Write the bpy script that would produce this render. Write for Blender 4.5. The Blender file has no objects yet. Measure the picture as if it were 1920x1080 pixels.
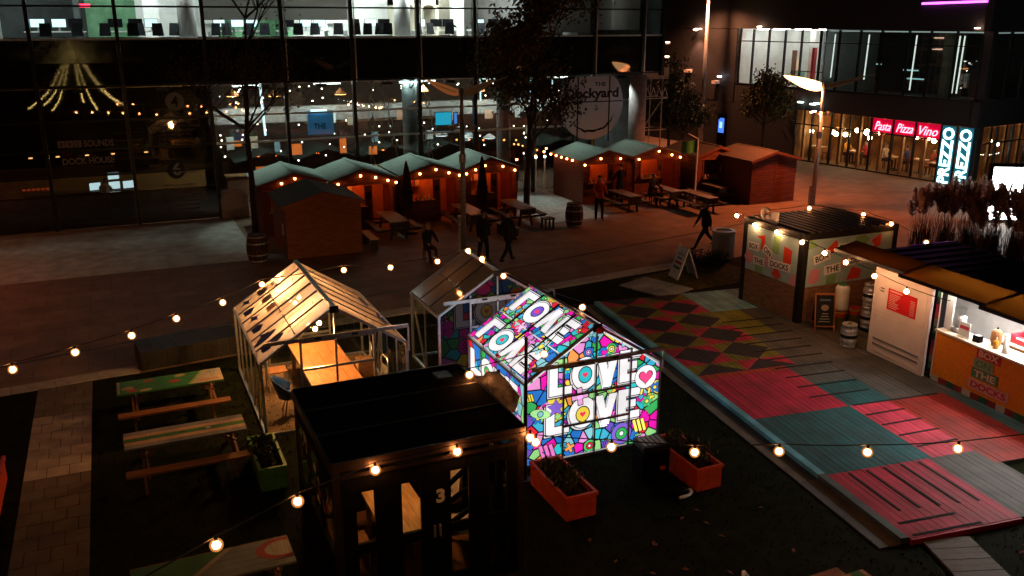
import bpy, math, random
from mathutils import Vector, Matrix
R = math.radians
S = bpy.context.scene
C = S.collection
rnd = random.Random(7)

# ------------------------------------------------------------------ camera, sky, light, exposure
cam = bpy.data.cameras.new("camera"); cam.sensor_width = 36; cam.lens = 36 * 1667 / 1920
cam.clip_start = .1; cam.clip_end = 900
camo = bpy.data.objects.new("camera", cam); C.objects.link(camo)
camo.location = (0, 0, 8); camo.rotation_euler = (R(90 - 16.7), 0, R(-24)); S.camera = camo
W = bpy.data.worlds.new("World"); S.world = W; W.use_nodes = True
wn = W.node_tree.nodes; bg = wn["Background"]; bg.inputs[1].default_value = .00012
sky = wn.new("ShaderNodeTexSky"); sky.sky_type = 'NISHITA'; sky.sun_disc = False
sky.sun_elevation = R(2); sky.sun_rotation = R(150)
W.node_tree.links.new(sky.outputs[0], bg.inputs[0])
S.view_settings.view_transform = 'Standard'; S.view_settings.look = 'None'
S.view_settings.exposure = .1; S.view_settings.gamma = 1; S.view_settings.use_curve_mapping = False
cy = S.cycles
cy.use_denoising = True; cy.max_bounces = 8; cy.transparent_max_bounces = 24; cy.diffuse_bounces = 3
cy.glossy_bounces = 3; cy.transmission_bounces = 4; cy.sample_clamp_indirect = 3; cy.caustics_reflective = False
cy.caustics_refractive = False
SODIUM = (1, .25, .085)
BULB = 210.0            # festoon lamp emission
LAMP_W = 2200.0          # street lamp watts

# ------------------------------------------------------------------ materials
MATS = {}
def nn(m): return m.node_tree.nodes, m.node_tree.links
def pm(name, c1, c2=None, scale=4., rough=.7, bump=0., stretch=(1, 1, 1), metal=0., spec=.22, lo=.35, hi=.65, detail=6, coat=0.):
    """principled material whose colour wanders between c1 and c2 with a noise"""
    if name in MATS: return MATS[name]
    m = bpy.data.materials.new(name); m.use_nodes = True; N, L = nn(m); MATS[name] = m
    b = N["Principled BSDF"]; b.inputs["Roughness"].default_value = rough; b.inputs["Metallic"].default_value = metal
    b.inputs["Specular IOR Level"].default_value = spec; b.inputs["Coat Weight"].default_value = coat
    if c2 is None: c2 = tuple(x * .7 for x in c1)
    tc = N.new("ShaderNodeTexCoord"); mp = N.new("ShaderNodeMapping"); mp.inputs["Scale"].default_value = stretch
    nz = N.new("ShaderNodeTexNoise"); nz.inputs["Scale"].default_value = scale; nz.inputs["Detail"].default_value = detail
    L.new(tc.outputs["Object"], mp.inputs[0]); L.new(mp.outputs[0], nz.inputs[0])
    rp = N.new("ShaderNodeValToRGB"); rp.color_ramp.elements[0].position = lo; rp.color_ramp.elements[1].position = hi
    rp.color_ramp.elements[0].color = (*c2, 1); rp.color_ramp.elements[1].color = (*c1, 1)
    L.new(nz.outputs[0], rp.inputs[0]); L.new(rp.outputs[0], b.inputs["Base Color"])
    if bump:
        bp = N.new("ShaderNodeBump"); bp.inputs["Strength"].default_value = bump; bp.inputs["Distance"].default_value = .02
        L.new(nz.outputs[0], bp.inputs["Height"]); L.new(bp.outputs[0], b.inputs["Normal"])
    rr = N.new("ShaderNodeMapRange"); rr.inputs[3].default_value = max(0, rough - .1); rr.inputs[4].default_value = min(1, rough + .1)
    L.new(nz.outputs[0], rr.inputs[0]); L.new(rr.outputs[0], b.inputs["Roughness"])
    return m
def em(name, col, st):
    if name in MATS: return MATS[name]
    m = bpy.data.materials.new(name); m.use_nodes = True; N, L = nn(m); MATS[name] = m
    b = N["Principled BSDF"]; b.inputs["Base Color"].default_value = (*[min(.8, c) for c in col], 1)
    b.inputs["Emission Color"].default_value = (*col, 1); b.inputs["Emission Strength"].default_value = st
    return m
def colmat(name, rough=.6, emit=0., wear_or_hotspot=.25, scale=9.):
    """flat print or paint: colour from the mesh's 'Col' attribute, varied by noise"""
    if name in MATS: return MATS[name]
    m = bpy.data.materials.new(name); m.use_nodes = True; N, L = nn(m); MATS[name] = m
    b = N["Principled BSDF"]; b.inputs["Roughness"].default_value = rough; b.inputs["Specular IOR Level"].default_value = .15
    at = N.new("ShaderNodeAttribute"); at.attribute_name = "Col"
    tc = N.new("ShaderNodeTexCoord"); nz = N.new("ShaderNodeTexNoise"); nz.inputs["Scale"].default_value = scale; nz.inputs["Detail"].default_value = 8
    L.new(tc.outputs["Object"], nz.inputs[0])
    mr = N.new("ShaderNodeMapRange"); mr.inputs[1].default_value = .3; mr.inputs[2].default_value = .7
    mr.inputs[3].default_value = 1 - wear_or_hotspot; mr.inputs[4].default_value = 1
    L.new(nz.outputs[0], mr.inputs[0])
    mx = N.new("ShaderNodeVectorMath"); mx.operation = 'SCALE'
    L.new(at.outputs["Color"], mx.inputs[0]); L.new(mr.outputs[0], mx.inputs["Scale"])
    L.new(mx.outputs[0], b.inputs["Base Color"])
    if emit:
        L.new(mx.outputs[0], b.inputs["Emission Color"]); b.inputs["Emission Strength"].default_value = emit
    return m
def fres(N, L, ior):
    # the same reflection on both faces of a thin sheet
    f = N.new("ShaderNodeFresnel"); ge = N.new("ShaderNodeNewGeometry"); mr = N.new("ShaderNodeMapRange")
    mr.inputs[3].default_value = ior; mr.inputs[4].default_value = 1 / ior
    L.new(ge.outputs["Backfacing"], mr.inputs[0]); L.new(mr.outputs[0], f.inputs[0]); return f
def glass(name, tint=(.8, .85, .85), refl=.05, rough=.02):
    if name in MATS: return MATS[name]
    m = bpy.data.materials.new(name); m.use_nodes = True; N, L = nn(m); MATS[name] = m
    N.remove(N["Principled BSDF"]); out = N["Material Output"]
    t = N.new("ShaderNodeBsdfTransparent"); t.inputs[0].default_value = (*tint, 1)
    g = N.new("ShaderNodeBsdfGlossy"); g.inputs["Roughness"].default_value = rough; g.inputs[0].default_value = (.95, .97, 1, 1)
    f = fres(N, L, 1.5)
    a = N.new("ShaderNodeMath"); a.operation = 'ADD'; a.inputs[1].default_value = refl; a.use_clamp = True
    mx = N.new("ShaderNodeMixShader")
    L.new(f.outputs[0], a.inputs[0]); L.new(a.outputs[0], mx.inputs[0]); L.new(t.outputs[0], mx.inputs[1]); L.new(g.outputs[0], mx.inputs[2])
    L.new(mx.outputs[0], out.inputs[0]); return m
def polycarb(name, tint=(.75, .7, .62), body=.35):
    """twin-wall roofing sheet: part clear, part milky, glossy skin"""
    if name in MATS: return MATS[name]
    m = bpy.data.materials.new(name); m.use_nodes = True; N, L = nn(m); MATS[name] = m
    N.remove(N["Principled BSDF"]); out = N["Material Output"]
    t = N.new("ShaderNodeBsdfTransparent"); t.inputs[0].default_value = (*tint, 1)
    d = N.new("ShaderNodeBsdfTranslucent"); d.inputs[0].default_value = (*[min(1, c * 1.1) for c in tint], 1)
    d2 = N.new("ShaderNodeBsdfDiffuse"); d2.inputs[0].default_value = (*[c * .6 for c in tint], 1)
    g = N.new("ShaderNodeBsdfGlossy"); g.inputs["Roughness"].default_value = .12
    f = fres(N, L, 1.45)
    m0 = N.new("ShaderNodeMixShader"); m0.inputs[0].default_value = .3; L.new(d.outputs[0], m0.inputs[1]); L.new(d2.outputs[0], m0.inputs[2])
    m1 = N.new("ShaderNodeMixShader"); m1.inputs[0].default_value = body; L.new(t.outputs[0], m1.inputs[1]); L.new(m0.outputs[0], m1.inputs[2])
    m2 = N.new("ShaderNodeMixShader"); L.new(f.outputs[0], m2.inputs[0]); L.new(m1.outputs[0], m2.inputs[1]); L.new(g.outputs[0], m2.inputs[2])
    L.new(m2.outputs[0], out.inputs[0]); return m

M_black = pm('black_paint', (.006, .006, .007), (.003, .003, .004), 6, .7, spec=.04)
M_blackm = pm('black_metal', (.02, .02, .022), (.01, .01, .011), 8, .4, metal=.3)
M_alu = pm('mill_aluminium', (.62, .62, .63), (.42, .42, .43), 14, .32, metal=.9)
M_steel = pm('brushed_steel', (.6, .6, .62), (.4, .4, .42), 30, .32, stretch=(1, 1, .1), metal=.65)
M_galv = pm('galvanised_post', (.34, .33, .32), (.22, .21, .2), 12, .5, metal=.5)
M_white = pm('white_paint', (.75, .74, .72), (.6, .58, .56), 5, .5)
M_wood = pm('red_stained_timber', (.15, .036, .015), (.07, .016, .007), 5, .7, .25, stretch=(.6, .6, 6))
M_wood2 = pm('brown_timber', (.22, .11, .055), (.11, .05, .025), 5, .7, .25, stretch=(.6, .6, 6))
M_pale = pm('pale_timber', (.48, .29, .14), (.34, .18, .08), 4, .55, .1, stretch=(6, .8, 6))
M_bench = pm('bench_timber', (.25, .11, .05), (.14, .06, .025), 4, .6, .2, stretch=(1, 8, 8))
M_dark = pm('dark_stained_timber', (.045, .035, .03), (.02, .016, .014), 5, .6, .2, stretch=(6, 1, 6))
M_felt = pm('mineral_roof_felt', (.30, .36, .31), (.17, .22, .19), 22, .9, .5, detail=10)
M_felt2 = pm('brown_roof_felt', (.11, .08, .06), (.06, .043, .032), 22, .9, .5, detail=10)
M_roofblk = pm('black_roof_membrane', (.004, .004, .004), (.002, .002, .002), 8, .95, spec=.04)
M_orange = pm('orange_plastic', (.62, .07, .018), (.45, .045, .012), 6, .5, .1)
M_green = pm('green_plastic', (.10, .28, .04), (.06, .18, .025), 6, .5, .1)
M_soil = pm('soil', (.03, .02, .012), (.012, .008, .006), 30, .95, 1.)
M_blue = pm('blue_shell', (.003, .028, .13), (.002, .018, .09), 5, .4)
M_teal = pm('teal_cloth', (.01, .12, .15), (.006, .07, .1), 12, .85, .3)
M_bulbglass = em('festoon_lamp_glow', (1, .35, .11), BULB)
M_hutbulb = em('hut_lamp_glow', (1, .32, .08), 22.)
M_concrete = pm('cast_concrete', (.36, .36, .34), (.24, .24, .23), 5, .8, .2)
G_clear = glass('clear_glass', (.88, .92, .9), .02)
G_office = glass('office_glass', (.90, .93, .92), .02)
G_dark = glass('smoked_glass', (.20, .19, .19), .035)
G_mid = glass('shopfront_glass', (.62, .66, .66), .05)
G_span = pm('gloss_spandrel', (.007, .008, .010), (.005, .006, .008), 3, .6, spec=.1, coat=1.)
M_print = colmat('sign_print', .5, 0, .12)
M_paint = colmat('deck_paint', .62, 0, .5, 1.7)
N, L = nn(M_paint); b_ = N["Principled BSDF"]; src_ = b_.inputs["Base Color"].links[0].from_socket      # grain, scuffs and bare wood along the boards
tc_ = N.new("ShaderNodeTexCoord"); mp_ = N.new("ShaderNodeMapping"); mp_.inputs["Scale"].default_value = (34, 2.2, 10); nz_ = N.new("ShaderNodeTexNoise"); nz_.inputs["Scale"].default_value = 1; nz_.inputs["Detail"].default_value = 9
L.new(tc_.outputs["Object"], mp_.inputs[0]); L.new(mp_.outputs[0], nz_.inputs[0])
nz2_ = N.new("ShaderNodeTexNoise"); nz2_.inputs["Scale"].default_value = .9; nz2_.inputs["Detail"].default_value = 5; L.new(tc_.outputs["Object"], nz2_.inputs[0])
am_ = N.new("ShaderNodeMath"); am_.operation = 'ADD'; L.new(nz_.outputs[0], am_.inputs[0]); L.new(nz2_.outputs[0], am_.inputs[1])
rp_ = N.new("ShaderNodeMapRange"); rp_.inputs[1].default_value = 1.02; rp_.inputs[2].default_value = 1.28; rp_.inputs[4].default_value = .3; L.new(am_.outputs[0], rp_.inputs[0])
mx_ = N.new("ShaderNodeMix"); mx_.data_type = 'RGBA'; mx_.inputs[7].default_value = (.06, .05, .042, 1); L.new(rp_.outputs[0], mx_.inputs[0]); L.new(src_, mx_.inputs[6]); L.new(mx_.outputs[2], b_.inputs["Base Color"])
bp_ = N.new("ShaderNodeBump"); bp_.inputs["Strength"].default_value = .3; bp_.inputs["Distance"].default_value = .01; L.new(nz_.outputs[0], bp_.inputs["Height"]); L.new(bp_.outputs[0], b_.inputs["Normal"])

# ------------------------------------------------------------------ mesh building
class MB:
    def __init__(s): s.V = []; s.F = []; s.M = []; s.K = []; s.col = False
    def add(s, vs, fs, m=0, col=None):
        o = len(s.V); s.V += [tuple(v) for v in vs]
        for f in fs:
            s.F.append([o + i for i in f]); s.M.append(m); s.K.append(col or (.5, .5, .5))
        if col: s.col = True
        return s
    def box(s, x0, x1, y0, y1, z0, z1, m=0, col=None):
        return s.add([(x0, y0, z0), (x1, y0, z0), (x1, y1, z0), (x0, y1, z0), (x0, y0, z1), (x1, y0, z1), (x1, y1, z1), (x0, y1, z1)],
                     [(3, 2, 1, 0), (4, 5, 6, 7), (0, 1, 5, 4), (1, 2, 6, 5), (2, 3, 7, 6), (3, 0, 4, 7)], m, col)
    def bar(s, p, q, w, h, m=0, up=(0, 0, 1), col=None):
        p = Vector(p); q = Vector(q); d = (q - p).normalized(); u = Vector(up)
        if abs(d.dot(u)) > .98: u = Vector((0, 1, 0))
        a = d.cross(u).normalized() * w / 2; b = a.cross(d).normalized() * h / 2
        vs = [p - a - b, p + a - b, p + a + b, p - a + b, q - a - b, q + a - b, q + a + b, q - a + b]
        return s.add(vs, [(3, 2, 1, 0), (4, 5, 6, 7), (0, 1, 5, 4), (1, 2, 6, 5), (2, 3, 7, 6), (3, 0, 4, 7)], m, col)
    def cyl(s, p, q, r0, r1=None, n=10, m=0, col=None, caps=True):
        r1 = r0 if r1 is None else r1; p = Vector(p); q = Vector(q); d = (q - p).normalized()
        u = Vector((0, 0, 1)) if abs(d.z) < .9 else Vector((1, 0, 0))
        a = d.cross(u).normalized(); b = d.cross(a)
        vs = []
        for c, r in ((p, r0), (q, r1)):
            for i in range(n):
                t = 2 * math.pi * i / n; vs.append(c + a * math.cos(t) * r + b * math.sin(t) * r)
        fs = [(i, (i + 1) % n, n + (i + 1) % n, n + i) for i in range(n)]
        if caps: fs += [tuple(range(n - 1, -1, -1)), tuple(range(n, 2 * n))]
        return s.add(vs, fs, m, col)
    def tube(s, pts, r, n=6, m=0, col=None):
        for i in range(len(pts) - 1):
            ra = r(i / (len(pts) - 1)) if callable(r) else r; rb = r((i + 1) / (len(pts) - 1)) if callable(r) else r
            s.cyl(pts[i], pts[i + 1], ra, rb, n, m, col)
        return s
    def lathe(s, prof, c=(0, 0, 0), n=16, m=0, col=None):
        vs = []
        for r, z in prof:
            for i in range(n):
                t = 2 * math.pi * i / n; vs.append((c[0] + r * math.cos(t), c[1] + r * math.sin(t), c[2] + z))
        fs = []
        for j in range(len(prof) - 1):
            for i in range(n): fs.append((j * n + i, j * n + (i + 1) % n, (j + 1) * n + (i + 1) % n, (j + 1) * n + i))
        fs += [tuple(range(n - 1, -1, -1)), tuple((len(prof) - 1) * n + i for i in range(n))]
        return s.add(vs, fs, m, col)
    def ball(s, c, r, n=10, k=6, m=0, col=None, sq=(1, 1, 1)):
        vs = [(c[0], c[1], c[2] - r * sq[2])]; fs = []
        for j in range(1, k):
            a = math.pi * j / k
            for i in range(n):
                t = 2 * math.pi * i / n
                vs.append((c[0] + r * sq[0] * math.sin(a) * math.cos(t), c[1] + r * sq[1] * math.sin(a) * math.sin(t), c[2] - r * sq[2] * math.cos(a)))
        vs.append((c[0], c[1], c[2] + r * sq[2])); T = len(vs) - 1
        for i in range(n):
            fs.append((0, 1 + (i + 1) % n, 1 + i))
            for j in range(k - 2): a = 1 + j * n; fs.append((a + i, a + (i + 1) % n, a + n + (i + 1) % n, a + n + i))
            a = 1 + (k - 2) * n; fs.append((a + i, a + (i + 1) % n, T))
        return s.add(vs, fs, m, col)
    def quad(s, a, b, c, d, m=0, col=None): return s.add([a, b, c, d], [(0, 1, 2, 3)], m, col)
    def slab(s, poly, off, m=0, col=None):
        """prism: polygon (3d, planar) extruded by vector off"""
        n = len(poly); off = Vector(off); vs = [Vector(p) for p in poly]; vs += [v + off for v in vs]
        return s.add(vs, [tuple(range(n - 1, -1, -1)), tuple(range(n, 2 * n))] + [(i, (i + 1) % n, n + (i + 1) % n, n + i) for i in range(n)], m, col)
    def mesh(s, name, mats):
        me = bpy.data.meshes.new(name); me.from_pydata(s.V, [], s.F)
        for m in (mats if isinstance(mats, (list, tuple)) else [mats]): me.materials.append(m)
        me.polygons.foreach_set("material_index", s.M)
        if s.col:
            ca = me.color_attributes.new("Col", 'FLOAT_COLOR', 'CORNER'); buf = []
            for f, k in zip(s.F, s.K): buf += [*k, 1.] * len(f)
            ca.data.foreach_set("color", buf)
        me.update(); return me
    def obj(s, name, mats, parent=None, smooth=False, label=None, kind=None, loc=None):
        me = s.mesh(name, mats)
        if smooth: me.polygons.foreach_set("use_smooth", [True] * len(me.polygons))
        return link(name, me, parent, label, kind, loc)
def link(name, data, parent=None, label=None, kind=None, loc=None, rot=None):
    o = bpy.data.objects.new(name, data); C.objects.link(o)
    if parent: o.parent = parent
    if label: o['label'] = label
    if kind: o['kind'] = kind
    if loc: o.location = loc
    if rot: o.rotation_euler = rot
    return o
def tag(o, label=None, cat=None, group=None):
    if label: o['label'] = label
    if cat: o['category'] = cat
    if group: o['group'] = group
    return o
def thing(name, label, cat, loc=(0, 0, 0), rz=0., group=None):
    o = link(name, None, loc=loc, rot=(0, 0, rz)); o.empty_display_size = .2
    return tag(o, label, cat, group)
def struct(mb, name, mats, **k): return mb.obj(name, mats, kind='structure', **k)
def copy_tree(o, parent=None):
    c = o.copy(); C.objects.link(c)
    if parent: c.parent = parent
    for ch in list(o.children): copy_tree(ch, c)
    return c
def dup(o, label, loc, rz=None, group=None):
    c = copy_tree(o); c.location = loc
    if rz is not None: c.rotation_euler = (0, 0, rz)
    tag(c, label, None, group); return c
def lampo(name, kind, loc, watts, col, parent=None, rad=.1, rot=None, spot=None):
    d = bpy.data.lights.new(name, kind); d.energy = watts; d.color = col
    if kind == 'AREA': d.size = rad
    else: d.shadow_soft_size = rad
    if spot: d.spot_size = spot; d.spot_blend = .6
    o = link(name, d, parent, loc=loc, rot=rot); return o

# ---- text and polygon helpers
_tc = {}
def text_tris(s, offset=0., shear=0.):
    k = (s, offset, shear)
    if k in _tc: return _tc[k]
    cu = bpy.data.curves.new("t", 'FONT'); cu.body = s; cu.size = 1; cu.offset = offset; cu.shear = shear; cu.resolution_u = 3; cu.fill_mode = 'BOTH'
    o = bpy.data.objects.new("t", cu); C.objects.link(o); dg = bpy.context.evaluated_depsgraph_get(); dg.update()
    me = o.evaluated_get(dg).to_mesh(); me.calc_loop_triangles()
    T = [[tuple(me.vertices[i].co[:2]) for i in t.vertices] for t in me.loop_triangles]
    o.evaluated_get(dg).to_mesh_clear(); bpy.data.objects.remove(o); bpy.data.curves.remove(cu)
    xs = [p[0] for t in T for p in t]; ys = [p[1] for t in T for p in t]
    _tc[k] = (T, min(xs), max(xs), min(ys), max(ys)); return _tc[k]
def text_fit(s, x, y, w, h, offset=0., shear=0., base=None):
    """triangles of the string scaled into the rectangle; base keeps another call's scaling (for outlines)"""
    T, a, b, c, d = text_tris(s, offset, shear)
    if base is not None: _, a, b, c, d = text_tris(s, base, shear)
    return [[(x + (p[0] - a) / (b - a) * w, y + (p[1] - c) / (d - c) * h) for p in t] for t in T]
def put(mb, tris, o, u, v, m=0, col=None, n=None, t=0.):
    """2-d polygons onto the plane o + x*u + y*v, raised by t along n"""
    o = Vector(o); u = Vector(u); v = Vector(v); n = Vector(n) if n else u.cross(v)
    for q in tris: mb.add([o + u * p[0] + v * p[1] + n * t for p in q], [tuple(range(len(q)))], m, col)
def solid_text(mb, tris, o, u, v, depth, m=0, col=None):
    o = Vector(o); u = Vector(u); v = Vector(v); n = u.cross(v)
    ed = {}
    for q in tris:
        P = [o + u * p[0] + v * p[1] for p in q]
        mb.add([p + n * depth for p in P], [tuple(range(len(q)))], m, col)
        for i in range(len(q)):
            a = tuple(round(c, 5) for c in q[i]); b = tuple(round(c, 5) for c in q[(i + 1) % len(q)])
            if (b, a) in ed: del ed[(b, a)]
            else: ed[(a, b)] = (P[i], P[(i + 1) % len(q)])
    for a, b in ed.values(): mb.add([a, b, b + n * depth, a + n * depth], [(0, 1, 2, 3)], m, col)
def clip_half(poly, a, b, c):
    """keep a*x+b*y<=c"""
    out = []
    for i in range(len(poly)):
        p = poly[i]; q = poly[(i + 1) % len(poly)]; dp = a * p[0] + b * p[1] - c; dq = a * q[0] + b * q[1] - c
        if dp <= 0: out.append(p)
        if (dp < 0) != (dq < 0) and abs(dp - dq) > 1e-12:
            t = dp / (dp - dq); out.append((p[0] + (q[0] - p[0]) * t, p[1] + (q[1] - p[1]) * t))
    return out
def clip_poly(poly, reg):
    """reg convex, counter-clockwise"""
    for i in range(len(reg)):
        p = reg[i]; q = reg[(i + 1) % len(reg)]; a = q[1] - p[1]; b = -(q[0] - p[0])
        poly = clip_half(poly, a, b, a * p[0] + b * p[1])
        if len(poly) < 3: return []
    return poly
def rect(x, y, w, h, rot=0.):
    c, s_ = math.cos(rot), math.sin(rot); cx, cy_ = x + w / 2, y + h / 2
    return [(cx + (a * w / 2) * c - (b * h / 2) * s_, cy_ + (a * w / 2) * s_ + (b * h / 2) * c) for a, b in ((-1, -1), (1, -1), (1, 1), (-1, 1))]
def circ(x, y, r, n=18, ry=None, rot=0.):
    ry = r if ry is None else ry; c, s_ = math.cos(rot), math.sin(rot)
    return [(x + r * math.cos(2 * math.pi * i / n) * c - ry * math.sin(2 * math.pi * i / n) * s_, y + r * math.cos(2 * math.pi * i / n) * s_ + ry * math.sin(2 * math.pi * i / n) * c) for i in range(n)]
def fan(c, poly): return [[c, poly[i], poly[(i + 1) % len(poly)]] for i in range(len(poly))]
def heart(x, y, r):
    P = []
    for i in range(22):
        t = 2 * math.pi * i / 22
        P.append((x + r * math.sin(t) ** 3, y + r * (13 * math.cos(t) - 5 * math.cos(2 * t) - 2 * math.cos(3 * t) - math.cos(4 * t)) / 16))
    return fan((x, y - .1 * r), P[::-1])
def star(x, y, r, k=5, inner=.45, rot=0.):
    return fan((x, y), [(x + (r if i % 2 == 0 else r * inner) * math.cos(rot + math.pi / 2 + math.pi * i / k), y + (r if i % 2 == 0 else r * inner) * math.sin(rot + math.pi / 2 + math.pi * i / k)) for i in range(2 * k)])

# ================================================================== SETTING
def pave_mat():
    m = pm('plaza_paving', (.26, .165, .115), (.13, .078, .052), 1.3, .72, .08, spec=.18, detail=12, lo=.25, hi=.75)
    N, L = nn(m); b = N["Principled BSDF"]; src = b.inputs["Base Color"].links[0].from_socket
    tc = N.new("ShaderNodeTexCoord"); br = N.new("ShaderNodeTexBrick"); br.inputs["Scale"].default_value = 1
    br.inputs["Brick Width"].default_value = 1.2; br.inputs["Row Height"].default_value = .6; br.inputs["Mortar Size"].default_value = .008
    br.inputs["Color1"].default_value = (1, 1, 1, 1); br.inputs["Color2"].default_value = (.78, .78, .78, 1); br.inputs["Mortar"].default_value = (.35, .33, .3, 1)
    L.new(tc.outputs["Object"], br.inputs["Vector"])
    mx = N.new("ShaderNodeMix"); mx.data_type = 'RGBA'; mx.blend_type = 'MULTIPLY'; mx.inputs[0].default_value = 1
    L.new(src, mx.inputs[6]); L.new(br.outputs["Color"], mx.inputs[7]); L.new(mx.outputs[2], b.inputs["Base Color"]); return m
M_pave = pave_mat()
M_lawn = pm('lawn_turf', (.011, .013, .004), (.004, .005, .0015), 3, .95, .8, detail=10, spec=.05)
g = MB(); g.quad((-300, -120, 0), (400, -120, 0), (400, 500, 0), (-300, 500, 0)); ground = struct(g, 'ground', M_pave)
LAWN = [(-30, -12), (24, -12), (24, 25.1), (18.6, 24.4), (11.36, 23.5), (2.35, 22.75), (2.3, 21.75), (-.05, 21.45), (-3, 21.4), (-30, 19)]
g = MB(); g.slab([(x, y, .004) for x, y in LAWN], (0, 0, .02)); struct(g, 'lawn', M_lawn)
M_kerb = pm('pale_kerb_stone', (.40, .36, .32), (.28, .25, .22), 4, .7, .2)
kerb = link('kerb', None); kerb['kind'] = 'structure'
def kerb_run(a, b, n):
    a = Vector(a); b = Vector(b)
    for i in range(n):
        p = a.lerp(b, (i + .006) / n); q = a.lerp(b, (i + .994) / n)
        MB().bar((p.x, p.y, .02), (q.x, q.y, .02), .5, .03 + .004 * (i % 3)).obj('kerb_stone', M_kerb, kerb)
kerb_run((11.3, 23.85, 0), (18.6, 24.75, 0), 8); kerb_run((-9, 20.9, 0), (-.1, 21.75, 0), 10); kerb_run((2.4, 23.05, 0), (11.25, 23.8, 0), 10)
# drainage slot across the plaza
g = MB(); g.bar((-6, 22.7, .006), (27, 29.7, .006), .09, .006); g.obj('drainage_channel', pm('iron_grate', (.03, .028, .026), (.015, .014, .013), 40, .6, .5), ground)
# paved garden path on the left, slab by slab
path = link('path', None); path['kind'] = 'structure'
PM = [pm('path_slab_%s' % k, c, tuple(x * .7 for x in c), 3, .8, .2) for k, c in (('light', (.42, .36, .34)), ('mid', (.15, .115, .09)), ('dark', (.09, .066, .05)))]
y = 2.0; i = 0
while y < 21.3:
    L_ = .42; m = PM[0] if 16.5 < y < 19.4 else PM[1] if 13.2 < y < 16.5 or y > 19.4 else PM[2]
    x = -2.22
    ws = [.38, .38, .37] if i % 2 else [.19, .38, .38, .18]
    for w in ws:
        MB().box(x, x + w - .012, y, y + L_ - .012, .0, .034 + rnd.random() * .006).obj('paving_slab', m, path); x += w
    y += L_; i += 1
# concrete between the huts, made paler where white facade light falls
g = MB(); g.slab([(16.1, 32.2, .002), (19.0, 32.4, .002), (19.1, 38.8, .002), (15.9, 38.8, .002)], (0, 0, .008)); struct(g, 'lit_gap_pavement', M_concrete)
g = MB(); g.slab([(-14, 31.2, .002), (4.2, 31.2, .002), (4.2, 38.8, .002), (-14, 38.8, .002)], (0, 0, .006)); struct(g, 'lit_strip_pavement', pm('lit_strip_stone', (.42, .40, .35), (.27, .26, .22), 2, .7, .1))  # pale slab paints in the light falling from the upper windows
g = MB(); g.slab([(15.55, 21.75, .03), (19.0, 21.95, .03), (18.7, 24.35, .03), (14.75, 23.65, .03)], (0, 0, .006)); struct(g, 'lit_lawn_patch', pm('lit_turf', (.085, .075, .014), (.04, .036, .008), 5, .95, .8, detail=10, spec=.05))  # lighter copy of the turf paints in the light on this lawn area
# grass blades and dropped leaves
g = MB(); rg = random.Random(3)
for _ in range(26000):
    x = rg.uniform(-6, 18); y = rg.uniform(7, 24) ** 1.0
    if -2.3 < x < -1 or y > 21.2 + max(0, x) * .16: continue
    if x > 10.3 + (y - 8.7) * .125 and x < 17.5 and y < 22 and y > 8.6: continue
    h = rg.uniform(.025, .06); a = rg.uniform(0, 6.28); dx, dy = math.cos(a) * .014, math.sin(a) * .014
    g.add([(x - dx, y - dy, .022), (x + dx, y + dy, .022), (x + rg.uniform(-.03, .03), y + rg.uniform(-.03, .03), .022 + h)], [(0, 1, 2)])
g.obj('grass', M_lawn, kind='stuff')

# ---- the painted timber deck (its own axes: s across, t along)
DO = Vector((10.83, 8.75, 0)); DA = R(-7.2)
deck = link('deck_floor', None, loc=DO, rot=(0, 0, DA)); deck['kind'] = 'structure'
RED, TEAL, GREY, OLIVE, NAVY, DRED, CYAN, DTEAL = (.55, .016, .065), (.006, .115, .135), (.075, .066, .062), (.20, .185, .010), (.014, .014, .03), (.30, .018, .012), (.16, .50, .62), (.05, .10, .105)
PINK = (.66, .045, .10)
DW, DL = 5.75, 13.05
regs = []
def dreg(x0, x1, y0, y1, c): regs.append(([(x0, y0), (x1, y0), (x1, y1), (x0, y1)], c))
dreg(0, 2.2, 0, 2.16, RED); dreg(2.2, 3.3, 0, 1.65, GREY); dreg(2.2, 3.3, 1.65, 2.16, GREY)
dreg(0, 2.32, 2.16, 4.62, TEAL); dreg(2.32, 3.3, 2.16, 4.62, PINK); dreg(3.3, 4.75, 1.65, 4.62, DRED); dreg(4.75, DW, 1.65, 4.62, DTEAL)
dreg(0, 2.3, 4.62, 6.85, RED); dreg(0, 2.3, 6.85, 7.05, (.5, .05, .02)); dreg(2.3, 3.4, 4.62, 5.9, TEAL); dreg(2.3, 3.4, 5.9, 7.05, (.10, .12, .12)); dreg(3.4, DW, 4.62, 7.05, (.085, .085, .08))
nx, ny, cw, chh = 2, 5, 1.32, 1.2
for i in range(nx):
    for j in range(ny):
        x0, y0 = i * cw, 7.05 + j * chh; x1, y1 = x0 + cw, y0 + chh; m_ = (x0 + cw / 2, y0 + chh / 2); a_, b_ = (OLIVE, RED) if (i + j) % 2 else (RED, OLIVE)
        ym = y0 + chh / 2
        for tri, c in (([(x0, y0), (x1, y0), m_], NAVY), ([(x0, y1), m_, (x1, y1)], NAVY), ([(x0, y0), m_, (x0, ym)], b_), ([(x0, ym), m_, (x0, y1)], a_), ([(x1, y0), (x1, ym), m_], b_), ([(x1, ym), (x1, y1), m_], a_)): regs.append((tri, c))
dreg(nx * cw, DW, 7.05, 9.2, (.12, .11, .10)); dreg(nx * cw, 3.5, 9.2, 11.2, OLIVE); dreg(3.5, DW, 9.2, 11.2, (.07, .065, .06)); dreg(nx * cw, DW, 11.2, DL, (.20, .42, .50))  # far cyan area is part paint, part the cold light falling there
bw = .143; nb = int(DW / bw)
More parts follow.
